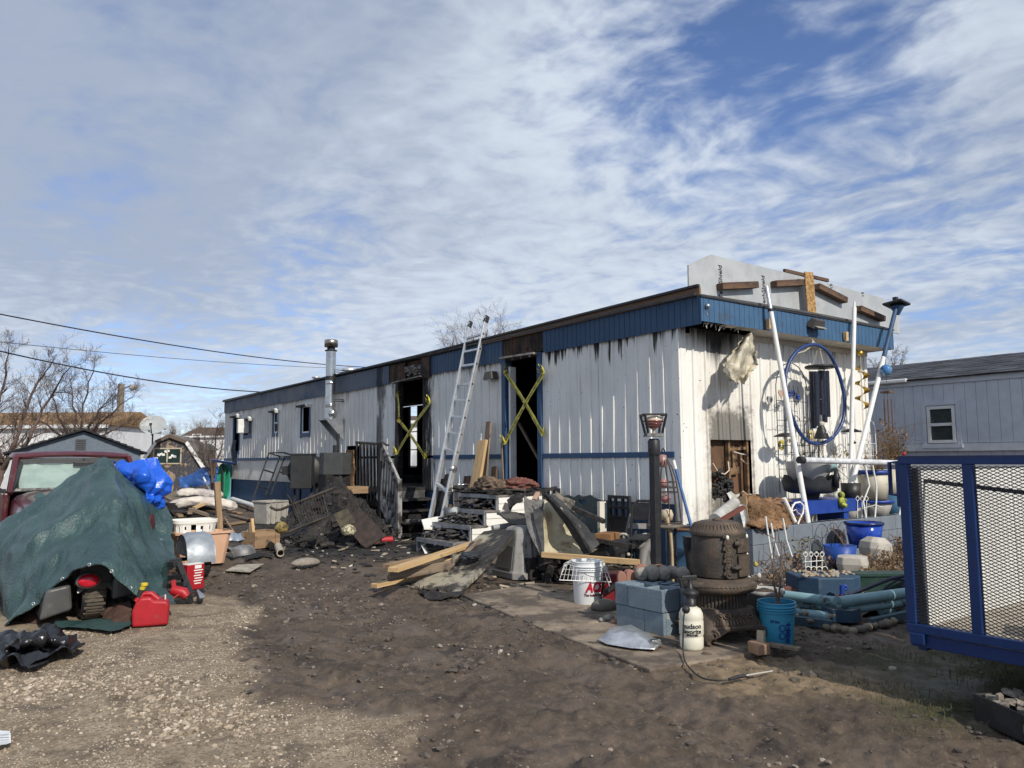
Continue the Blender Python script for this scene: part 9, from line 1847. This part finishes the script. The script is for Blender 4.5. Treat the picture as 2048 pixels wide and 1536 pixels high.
bed=root('flower_bed',None,None,(0,0,0));props(bed,kind='structure');pts=[G(1475,1225),G(1665,1238),G(1830,1215),(4.0,-.95,0),(0.0,-.95,0),(-.9,-1.6,0)];rows=None
q=MB();A_=[Vector(p)for p in pts];rows=catmull([[A_[0],A_[1],A_[2]],[A_[5],(A_[0]+A_[3])/2,(A_[2]+A_[3])/2],[A_[4],(A_[4]+A_[3])/2,A_[3]]],40,60);rows=[[Vector((p[0],p[1],.03+.05*mn.fractal(Vector((p[0]*4,p[1]*4,0)),1,2,4)))for p in r]for r in rows];q.grid(rows);part('soil',q,mat('garden soil',(.05,.04,.032),(.10,.08,.06),9,rough=.95,bump=.7,bsc=40,pos=True),bed)
X,Y,r_=rand_in(700,-1.9,3.2,-2.9,-1.1,44);Z=np.full(len(X),.05);S=np.clip(r_.lognormal(-3.9,.4,len(X)),.01,.05);scatter('bed_pebbles','tan pebbles and leaves on the flower bed',np.stack([X,Y,Z],-1),S,MATS_ST if False else stone_mat('bed pebble',(.18,.14,.10),(.34,.27,.19),(.5,.44,.36)),seed=9)
DEAD=mat('dead stems',(.20,.13,.075),(.12,.08,.05),9,rough=.9,bump=0)
def deadbush(label,px,py,d,h,n,seed,w=.25):
 b_=E(px,py,d);rs=np.random.RandomState(seed);t=root('dead_plant',label,'plant',b_);q=MB()
 for i in range(n):grow(q,Vector((rs.uniform(-w,w)*.5,rs.uniform(-w,w)*.3,0)),Vector((rs.uniform(-.7,.7),rs.uniform(-.5,.5),1)).normalized(),h*rs.uniform(.5,1),.006,1,rs,.5,.0)
 part('stems',q,DEAD,t,kind='stuff');q=MB()
 for i in range(n*9):p=Vector((rs.uniform(-w,w),rs.uniform(-w,w)*.6,rs.uniform(.05,h)));s_=rs.uniform(.010,.026);a=Vector((rs.uniform(-1,1),rs.uniform(-1,1),rs.uniform(-1,1))).normalized()*s_;b2=Vector((rs.uniform(-1,1),rs.uniform(-1,1),rs.uniform(-1,1))).normalized()*s_;q.add([p-a,p+b2,p+a,p-b2],[(0,1,2,3)])
 part('dry_leaves',q,mat('dry curled leaves',(.24,.16,.09),(.14,.09,.055),20,rough=.9,bump=0),t,kind='stuff');return t
deadbush('dead brown plant between the white stakes and the block wall',1578,1165,-1.7,.30,9,5);deadbush('dead plant with curled leaves in the dark planter right of the pale blocks',1775,1152,-2.0,.26,22,6,.32);deadbush('dry sprigs growing at the foot of the pale concrete blocks',1745,1160,-2.1,.16,14,7,.3);deadbush('brown dead stalks in the blue rimmed bucket',1752,945,-.75,.28,12,8,.2)
deadbush('tangled dead vine at the corner between the end wall and the grey house',1785,925,-.2,.55,34,9,.28);deadbush('leafless vine stems climbing beside the white arched trellis',1768,930,-.3,.75,8,10,.12);deadbush('dead clump behind the hexagonal blue planter',1765,1222,-2.9,.14,12,12,.3);deadbush('small dead clump low in front of the block wall',1655,1150,-1.6,.22,10,14,.2)
deadbush('black dead shrub in a dark basket right of the cobalt pot',1800,1125,-1.7,.30,20,13,.2)
twigs('bent_twig','single bare bent twig rising from the faded blue planter',E(1690,1096,-1.65),[[(1692,1098),(1680,1078),(1672,1066),(1660,1058)],[(1680,1078),(1685,1062)]],.010,6,side=.08)
twigs('leafy_stem','slender stems with a few green leaves in front of the block wall',E(1590,1150,-1.5),[[(1588,1150),(1600,1115),(1608,1085)],[(1588,1150),(1572,1110),(1565,1085)],[(1590,1145),(1612,1110)]],.007,7,side=.12)
q=MB();r5=np.random.RandomState(4)
for i in range(60):p=E(1600+r5.uniform(-18,18),1100+r5.uniform(-26,22),-1.5);a=Vector((r5.uniform(-1,1),r5.uniform(-1,1),r5.uniform(-1,1))).normalized()*.022;b2=a.cross(Vector((r5.uniform(-1,1),0,1))).normalized()*.012;q.add([p-a,p+b2,p+a,p-b2],[(0,1,2,3)])
single('sparse_leaves',q,mat('olive leaf',(.12,.12,.035),(.20,.17,.06),30,rough=.7,bump=0),'few olive leaves on the slender stems',None,E(1600,1100,-1.5),kind='stuff')
twigs('wall_vine','thin leafless vine straggling over the end wall under the hoop',E(1640,990,-.1),[[(1600,985),(1612,930),(1618,880),(1622,840)],[(1660,985),(1650,930),(1640,900),(1610,860)],[(1690,985),(1672,930),(1660,890)],[(1630,985),(1600,940),(1580,900)],[(1700,960),(1660,925),(1625,905)]],.005,15,side=.3,lev=1)
q=MB()
for(px,py)in((1695,905),(1700,893),(1707,884),(1704,917),(1693,910),(1612,876),(1625,850),(1668,868),(1605,905),(1578,880),(1632,818)):
 for j in range(3):p=E(px+random.uniform(-4,4),py+random.uniform(-4,4),-.2);a=Vector((random.uniform(-1,1),random.uniform(-.5,.5),random.uniform(-1,1))).normalized()*.032;b2=a.cross(Vector((0,1,.2))).normalized()*.022;q.add([p-a,p+b2,p+a,p-b2],[(0,1,2,3)])
single('vine_leaves',q,mat('dull vine leaf',(.10,.09,.03),(.22,.17,.06),20,rough=.8,bump=0),'few dull leaves left on the wall vine',None,E(1640,900,-.2),kind='stuff')
for nm,px,py,c,lab in(('wall_flower',1563,890,(.50,.40,.06),'yellow metal flower on the wall left of the leaning pole'),('wall_flower',1622,870,(.55,.46,.20),'pale yellow metal flower at the foot of the hoop')):
 p=E(px,py,-.15);q=MB()
 for i in range(8):a=i*.785;q.ball(p+Vector((.05*math.cos(a),0,.05*math.sin(a))),.03,8,5,(1,.3,1))
 single(nm,q,mat('enamel %s'%px,c,rough=.4),lab,'ornament',p)
wf_=E(1632,1141,-1.75);k=1540/DEP(wf_);ed_=root('wire_edging','white scrolled wire garden edging in front of the block wall','garden edging',wf_)
def WE(px,py):return CP(wf_,px,py)
for i in range(4):
 x=1611+11*i;q=MB();q.tube([WE(x,1141),WE(x,1112)],.0055,5)
 for s_ in(-1,1):q.tube([WE(x+s_*(4*math.sin(t)),1114-4*t*.9+(2 if t>2.4 else 0))for t in np.linspace(0,3.6,9)],.005,5)
 q.tube([WE(x+5.5-5.5*math.cos(t),1139-6*math.sin(t))for t in np.linspace(0,math.pi,8)],.005,5);part('picket_scroll',q,WHITE,ed_,world=True)
q=MB();q.tube([WE(1609,1124),WE(1647,1121)],.0055,5);part('rail',q,WHITE,ed_,world=True)
for i in range(3):
 p=E(1645+22*i,1092,-1.30);q=MB();w=.16;q.tube([(p.x-w,p.y,.05),(p.x-w,p.y,.38)]+[(p.x-w*math.cos(t),p.y,.38+w*1.3*math.sin(t))for t in np.linspace(0,math.pi,9)]+[(p.x+w,p.y,.05)],.004,4);q.tube([(p.x,p.y,.05),(p.x,p.y,.5)],.004,4);single('wire_hoop',q,BLKM,('left','middle','right')[i]+' thin black wire hoop fence standing before the block wall','garden edging',(p.x,p.y,0),group='black wire hoops')
for i,(px,d__)in enumerate(((1635,-1.35),(1676,-1.15))):
 p=E(px,1100,d__);q=MB();q.prism([(p.x-.10,p.y,.02),(p.x+.10,p.y,.02),(p.x+.10,p.y,.32)]+[(p.x+.10*math.cos(t),p.y,.32+.10*math.sin(t))for t in np.linspace(0,math.pi,8)]+[(p.x-.10,p.y,.32)],(0,.02,0));single('dark_arch',q,mat('dark arch grey',(.06,.068,.075),rough=.8),('dark arched panel behind the white wire edging','tall dark arched panel for the shadow left of the cobalt pot')[i],'dark panel',(p.x,p.y,0),group='dark arched panels')  # dark arch left of the cobalt pot is a cast shadow built as a panel
sw=E(1730,1040,-1.0);q=MB()
for i in range(3):
 x=1715+9*i;q.tube([CP(sw,x,1050),CP(sw,x,1002)],.006,5)
 for s_ in(-1,1):q.tube([CP(sw,x+s_*3.5*math.sin(t),1002-3*t)for t in np.linspace(0,3.4,8)],.005,5)
q.tube([CP(sw,1720,1018),CP(sw,1750,1010),CP(sw,1765,1014)],.005,5);single('scroll_stakes',q,WHITE,'white scrolled wire stakes before the stone coloured pot','garden edging',sw)
p,r=G(1566,1196),G(1634,1200);scallop('edging_brick','reddish scalloped edging stone behind the pale blue pipes',(p,r,.115),.07,3,mat('reddish edging',(.22,.105,.08),(.16,.08,.062),6,rough=.9,bump=.2,bsc=60))
NAVY=mat('navy planter paint',(.022,.055,.105),(.03,.07,.125),4,rough=.6,dirt=(.10,.12,.14),dsc=5,dlo=.6,dhi=.78)
pb2=G(1660,1199);tr2=root('navy_planter','wide navy blue planter full of tan pebbles','planter',pb2);k=1540/DEP(pb2);w=124/k;h=CP(pb2,1660,1152).z;q=MB();q.prism([_r*(-w/2),_r*(-w*.25)-_f*.13,_r*(w*.3)-_f*.13,_r*(w/2),_r*(w/2)+_f*.35,_r*(-w/2)+_f*.35],(0,0,h));part('box',q,NAVY,tr2,bevel=.012)
r6=np.random.RandomState(3)
for i in range(60):q=MB();u,v=r6.uniform(-.45,.45),r6.uniform(0,1);s_=r6.uniform(.018,.032);q.ball(_r*(w*u)+_f*(-.08+.38*v)+Vector((0,0,h+.008)),s_,6,4,(1,.8,.6),.2);part('pebble',q,STN if i%3 else mat('tan pebble',(.36,.26,.16),rough=.9,bump=0),tr2)
gt2=G(1790,1192);tg=root('green_trough','dark green rectangular planter trough beside the trailer gate','planter',gt2);k=1540/DEP(gt2);w=140/k;h=CP(gt2,1760,1150).z;q=MB();q.prism([_r*(-w*.45)+Vector((0,0,0)),_r*(w*.45),_r*(w*.5)+Vector((0,0,h)),_r*(-w*.5)+Vector((0,0,h))],_f*.30);q.span((0,0,0),(.001,.001,.001));part('box',q,mat('dark green plastic',(.012,.04,.032),(.018,.05,.042),4,rough=.5),tg,bevel=.01);q=MB();q.bar(_r*(-w*.52)+Vector((0,0,h)),_r*(w*.52)+Vector((0,0,h)),.03,.025);part('rim',q,mat('green rim',(.02,.055,.045),rough=.5),tg)
PIPE=mat('pale blue pipe paint',(.24,.40,.44),(.19,.33,.37),4,rough=.6,bump=.1,dirt=(.06,.05,.042),dsc=6,dlo=.55,dhi=.66,pos=True)
def bpipe(label,a,b_,za,zb6,r_=.042):q=MB();q.tube([G(*a,za),G(*b_,zb6)],r_,16);return single('pale_blue_pipe',q,PIPE,label,'pipe',G(*a,za),group='pale blue landscape pipes')
bpipe('pale blue pipe on top, running left from the cut end at the corner',(1568,1190),(1678,1204),.16,.16);bpipe('pale blue pipe second from top left of the corner',(1590,1205),(1690,1218),.09,.10);bpipe('pale blue pipe lowest left of the corner',(1590,1226),(1665,1234),.03,.03)
bpipe('pale blue pipe on top with its cut end showing, running right to the gate',(1676,1204),(1840,1182),.17,.17,.046);bpipe('pale blue pipe second from top right of the corner',(1690,1219),(1840,1200),.09,.09);bpipe('pale blue pipe lowest right of the corner by the gate',(1760,1220),(1840,1210),.04,.04)
hxp=G(1699,1247);k=1540/DEP(hxp);hx_=root('hexagonal_planter','solid navy hexagonal stepping block in front of the pale blue pipes','planter block',hxp+_f*.16);q=MB();r_=36/k;h=CP(hxp,1699,1222).z;q.lathe([(r_,0),(r_,h)],n=6,sm=False,M=Matrix.Rotation(.1,3,'Z'));part('sides',q,NAVY,hx_);q=MB();q.lathe([(r_*1.0,h-.002),(0,h+.003)],n=6,sm=False,M=Matrix.Rotation(.1,3,'Z'));part('top',q,mat('grey concrete top',(.26,.29,.31),rough=.85),hx_)
for i,(a,b_)in enumerate((((1590,1240),(1664,1250)),((1740,1246),(1830,1226)))):o=board('edging_board',G(*a,.035),G(*b_,.035),.05,.07,mat('navy edging board',(.05,.085,.115),rough=.8),('left','right')[i]+' low dark blue edging board beside the hexagonal block','edging board',group='low edging boards')
r7=np.random.RandomState(8);sts=[(1622,1248),(1633,1250),(1645,1254),(1655,1258),(1668,1260),(1680,1262),(1692,1264),(1706,1266),(1722,1262),(1735,1258),(1746,1254),(1760,1252),(1772,1250),(1784,1246),(1800,1240)]
for i,(px,py)in enumerate(sts):q=MB();s_=r7.uniform(.028,.05);p=G(px,py-4,s_*.4);q.grid(crumple(p,(s_*1.2,s_,s_*.8),.15,1.2,80+i,16,10),True,True);single('border_stone',q,mat('border stone %d'%(i%3),((.20,.17,.13),(.26,.22,.16),(.15,.13,.11))[i%3],rough=.9,bump=.2),'small tan stone in the row edging the muddy front of the bed','stone',p,group='row of small stones edging the bed')
irn=G(1770,1208);ir=root('iron_railing','dark blue wrought iron railing piece with scrolls lying on the pipes','railing',irn);IRB=mat('dark blue iron',(.03,.035,.07),(.045,.045,.075),8,rough=.5)
def IP(px,py):return CP(irn,px,py)
q=MB();q.tube([IP(1697,1190),IP(1720,1182),IP(1750,1170),IP(1780,1158),IP(1808,1152)],.018,8);part('top_bar',q,IRB,ir,world=True);q=MB();q.tube([IP(1757,1188),IP(1775,1172),IP(1795,1160),IP(1808,1160)],.012,7);q.tube([IP(1804+7*math.cos(t)*(1-t/9),1168+7*math.sin(t)*(1-t/9))for t in np.linspace(0,7,18)],.010,6);part('lower_scroll',q,IRB,ir,world=True)
q=MB();q.tube([IP(1684,1196),IP(1684,1170)],.022,8);q.tube([IP(1690+8*math.cos(t)*(1-t/12),1176+8*math.sin(t)*(1-t/12))for t in np.linspace(3.4,8.6,16)],.012,6);part('end_scroll',q,BLB,ir,world=True)
q=MB();C=catmull([[G(1648,1199,.17),G(1665,1192,.2),G(1688,1188,.2)],[G(1650,1203,.15),G(1668,1203,.15),G(1692,1200,.15)]],12,20);q.sheet(drape(C,.06,7,3),.004);single('pink_cloth',q,mat('pink check cloth',(.60,.12,.15),(.10,.02,.05),40,rough=.8,lo=.48,hi=.52),'pink and black checked cloth tucked behind the pale blue pipes','cloth',G(1665,1200,.15))
GX=-3.0;BLT=mat('royal blue trailer paint',(.007,.028,.115),(.009,.034,.135),4,rough=.4,bump=.06,dirt=(.03,.028,.05),dsc=5,dlo=.6,dhi=.75);BLG=mat('worn grey blue top',(.055,.055,.085),(.03,.035,.09),12,rough=.6)
ut_=root('utility_trailer','blue utility trailer with an expanded metal mesh gate and white plywood far side','utility trailer',(GX,-5.2,0));yF=-4.355;yN=-6.2;zt,zb=1.395,.385
def TB(nm,a,b_,m=BLT,bev=.004):q=MB();q.span(a,b_);return part(nm,q,m,ut_,world=True,bevel=bev)
TB('gate_top_bar',(GX-.02,yN,zt-.045),(GX+.03,yF,zt-.002));TB('gate_top_cap',(GX-.021,yN,zt-.0015),(GX+.031,yF,zt+.006),BLG)
for y in(yF-.055,-4.765,-5.15,-5.52,-5.9,yN):TB('gate_upright',(GX-.018,y,zb+.05),(GX+.03,y+.055,zt-.045))
TB('gate_bottom_bar',(GX-.02,yN,zb),(GX+.03,yF,zb+.05));TB('rear_beam',(GX-.0,yN,.305),(GX+.08,yF-.01,zb-.006));
ml=MB();px_,pz_=.040,.0185;y=yN+.06;cols=int((yF-yN)/px_);rws=int((zt-zb-.09)/pz_)
V=[];F=[];th=.0036;x0=GX+.006
yy=np.arange(yN,yF-.02,px_)
for i,y in enumerate(yy):
 for j in range(rws*1):
  z=zb+.05+j*pz_
  for(a,b_)in(((y,z),(y+px_/2,z+pz_/2)),((y+px_/2,z+pz_/2),(y+px_,z)),):
   for s_ in((1,0),(-1,pz_)):
    if s_[0]<0:a2,b2=(a[0],2*z+pz_-a[1]),(b_[0],2*z+pz_-b_[1])
    else:a2,b2=a,b_
    o=len(V);V+=[(x0,a2[0],a2[1]-th*.55),(x0,b2[0],b2[1]-th*.55),(x0,b2[0],b2[1]+th*.55),(x0,a2[0],a2[1]+th*.55),(x0+.006,a2[0],a2[1]-th*.55),(x0+.006,b2[0],b2[1]-th*.55),(x0+.006,b2[0],b2[1]+th*.55),(x0+.006,a2[0],a2[1]+th*.55)];F+=[(o+3,o+2,o+1,o),(o+4,o+5,o+6,o+7),(o,o+1,o+5,o+4),(o+2,o+3,o+7,o+6)]
me=npmesh('gate_mesh',np.array(V)-np.array([GX,-5.2,0]),np.array(F),mat('dark expanded mesh',(.04,.042,.05),(.05,.045,.045),20,rough=.6,metal=.3));gm=bpy.data.objects.new('gate_mesh',me);COL.objects.link(gm);gm.parent=ut_;gm['kind']='stuff'
XE=1.2 if False else .4
TB('bed_floor',(GX+.05,yN,zb-.06),(GX+4.2,yF,zb),mat('worn plywood floor',(.40,.36,.30),(.30,.26,.21),4,rough=.85,dirt=(.16,.13,.11),dsc=4,dlo=.55,dhi=.7));
for i in range(6):TB('side_sheet',(GX+.12+i*.69,yF-.02,zb),(GX+.80+i*.69,yF+.0,1.31),mat('white plywood side',(.66,.66,.63),(.58,.575,.54),3,rough=.6,dirt=(.40,.36,.29),dsc=2,dlo=.6,dhi=.8),.003)
TB('side_rail',(GX+.06,yF-.03,1.315),(GX+4.2,yF+.03,1.375),mat('grey side rail',(.16,.17,.19),rough=.5));TB('corner_post',(GX+.08,yF-.07,zb),(GX+.115,yF-.0,1.33),mat('grey angle iron',(.12,.13,.15),(.09,.095,.11),8,rough=.55))
for x in(GX+.9,GX+1.9,GX+2.9):TB('rail_post',(x,yF+.002,zb-.1),(x+.05,yF+.04,1.33),BLT)
TB('near_side',(GX+.12,yN,zb),(GX+4.2,yN+.03,zb+.42),BLT);TB('near_rail',(GX+.06,yN-.02,1.30),(GX+4.2,yN+.03,1.35),BLT);TB('front_wall',(GX+4.15,yN,zb),(GX+4.2,yF,1.35),BLT);TB('frame_rail',(GX+.08,yF-.06,.27),(GX+4.2,yF-.01,zb-.07),BLT);TB('frame_rail',(GX+.08,yN,.27),(GX+4.2,yN+.05,zb-.07),BLT)
for yw in(yF+.10,yN-.22):
 for xw in(GX+1.9,GX+2.7):
  q=MB();q.lathe([(.16,-.09),(.29,-.09),(.31,-.06),(.31,.06),(.29,.09),(.16,.09)],(xw,yw+.06,.31),28,M=Matrix.Rotation(RAD(90),3,'X'));w_=part('wheel',q,RUB,ut_,world=True);q=MB();q.lathe([(0,-.06),(.165,-.07),(.165,.07),(0,.06)],(xw,yw+.06,.31),20,M=Matrix.Rotation(RAD(90),3,'X'));part('rim',q,WHITE,w_,world=True)
q=MB();q.bar(W(1846,961,GX+.25),W(2080,989,GX+.12),.020,.022);part('latch_bar',q,mat('dark bar',(.04,.04,.05),rough=.5),ut_,world=True)
TB('gate_hinge',(GX-.03,yF-.10,zb-.06),(GX+.0,yF-.02,zb+.0));TB('gate_stop',(GX-.015,yF,1.10),(GX+.02,yF+.02,1.36));q=MB();q.tube([(GX+.0,yF+.01,1.36),(GX,yF+.06,1.36),(GX,yF+.06,1.17),(GX,yF+.01,1.17)],.012,6);part('gate_catch',q,BLT,ut_,world=True)
TB('ramp_channel',(GX+.14,-4.7,zb+.004),(GX+.20,yF-.05,zb+.02),mat('grey angle iron',())if 'grey angle iron' not in MATS else MATS['grey angle iron'],.002)
q=MB();q.ball((GX+.02,yF-.02,zt+.016),.011,10,6);part('reflector',q,RED,ut_,world=True)
pav=root('paver_stack','stack of reddish brown boards lying on the trailer floor behind the mesh','board stack',(GX+.50,-4.93,zb),RAD(18));BST=mat('reddish board',(.20,.12,.095),(.14,.085,.07),6,rough=.85,bump=.15)
for i in range(4):q=MB();q.span((-.14+random.uniform(-.01,.01),-.11+random.uniform(-.01,.01),.003+i*.027),(.15,.12,.026+i*.027));part('board',q,BST,pav,bevel=.003)
cr=root('milk_crate','black plastic crate full of pale rubble on the grass at the right edge','crate',G(2052,1488),RAD(-30));cw_,cd3,ch3=.44,.36,.135;q=MB()
for(a,b_)in(((0,0,0),(cw_,.014,.045)),((0,0,ch3-.04),(cw_,.014,ch3)),((0,cd3-.014,0),(cw_,cd3,ch3)),((0,.014,0),(.014,cd3-.014,ch3)),((cw_-.014,.014,0),(cw_,cd3-.014,ch3)),((.014,.014,0),(cw_-.014,cd3-.014,.012))):q.span(a,b_)
part('box',q,BLACKP,cr,bevel=.003)
for i in range(9):q=MB();q.bar((.03+i*.048,.007,.04),(.05+i*.048,.007,ch3-.035),.012,.012);part('slat',q,BLACKP,cr)
q=MB()
for i in range(45):q.box((random.uniform(.03,cw_-.03),random.uniform(.03,cd3-.03),ch3-.02+random.uniform(0,.03)),(random.uniform(.02,.08),random.uniform(.02,.05),.02),rz=random.uniform(0,3),rx=random.uniform(-.4,.4),jit=.008)
part('rubble',q,mat('pale rubble',(.34,.30,.25),(.18,.15,.12),30,rough=.9,bump=.3),cr,kind='stuff')
q=MB();C=catmull([[G(-12,1462,.01),G(20,1460,.015)],[G(-12,1494,.02),G(22,1484,.01)]],8,8);q.sheet(drape(C,.02,9,2),.001);pp_=single('paper_note',q,mat('white paper',(.68,.69,.70),rough=.7,bump=0),'small piece of white printed paper on the gravel at the left edge','paper',G(6,1476))
c=G(7,1476,.024);
for i in range(4):q=MB();a,b_=G(-2+i,1470+5*i,.022),G(17+i*.5,1469+5*i,.022);q.bar(a,b_,.004,.001);part('print_line',q,mat('grey print',(.25,.26,.30),bump=0),pp_,world=True)
SCR=[mat('scrap pale',(.42,.36,.27),(.30,.25,.18),9,rough=.85,pos=True,bump=0),mat('scrap black',(.018,.017,.017),(.04,.038,.036),9,rough=.8,pos=True,bump=.2),mat('scrap white',(.60,.60,.57),(.45,.44,.41),9,rough=.7,pos=True,bump=0)]
r8=np.random.RandomState(77)
for nm,m_,n_,s0,s1,lab in(('wood_scraps',SCR[0],90,.03,.20,'pale splinters and wood scraps trodden into the mud'),('char_scraps',SCR[1],420,.02,.16,'black charred scraps trodden into the mud'),('white_scraps',SCR[2],70,.012,.06,'white flecks of plastic and paper on the mud')):
 q=MB()
 for i in range(n_):
  x,y=(r8.uniform(-3.6,-.3),r8.uniform(-.6,5.5))if r8.rand()<.72 else(r8.uniform(-4.6,-1.),r8.uniform(3.,10.));L_=r8.uniform(s0,s1);z=float(ground_z(np.array([x]),np.array([y]))[0])
  q.box((x,y,z+.012),(L_,L_*r8.uniform(.08,.5),r8.uniform(.006,.02)),rz=r8.uniform(0,3.1),rx=r8.uniform(-.3,.3),ry=r8.uniform(-.25,.25),jit=.006)
 single(nm,q,m_,lab,None,(-2,3,0),kind='stuff')
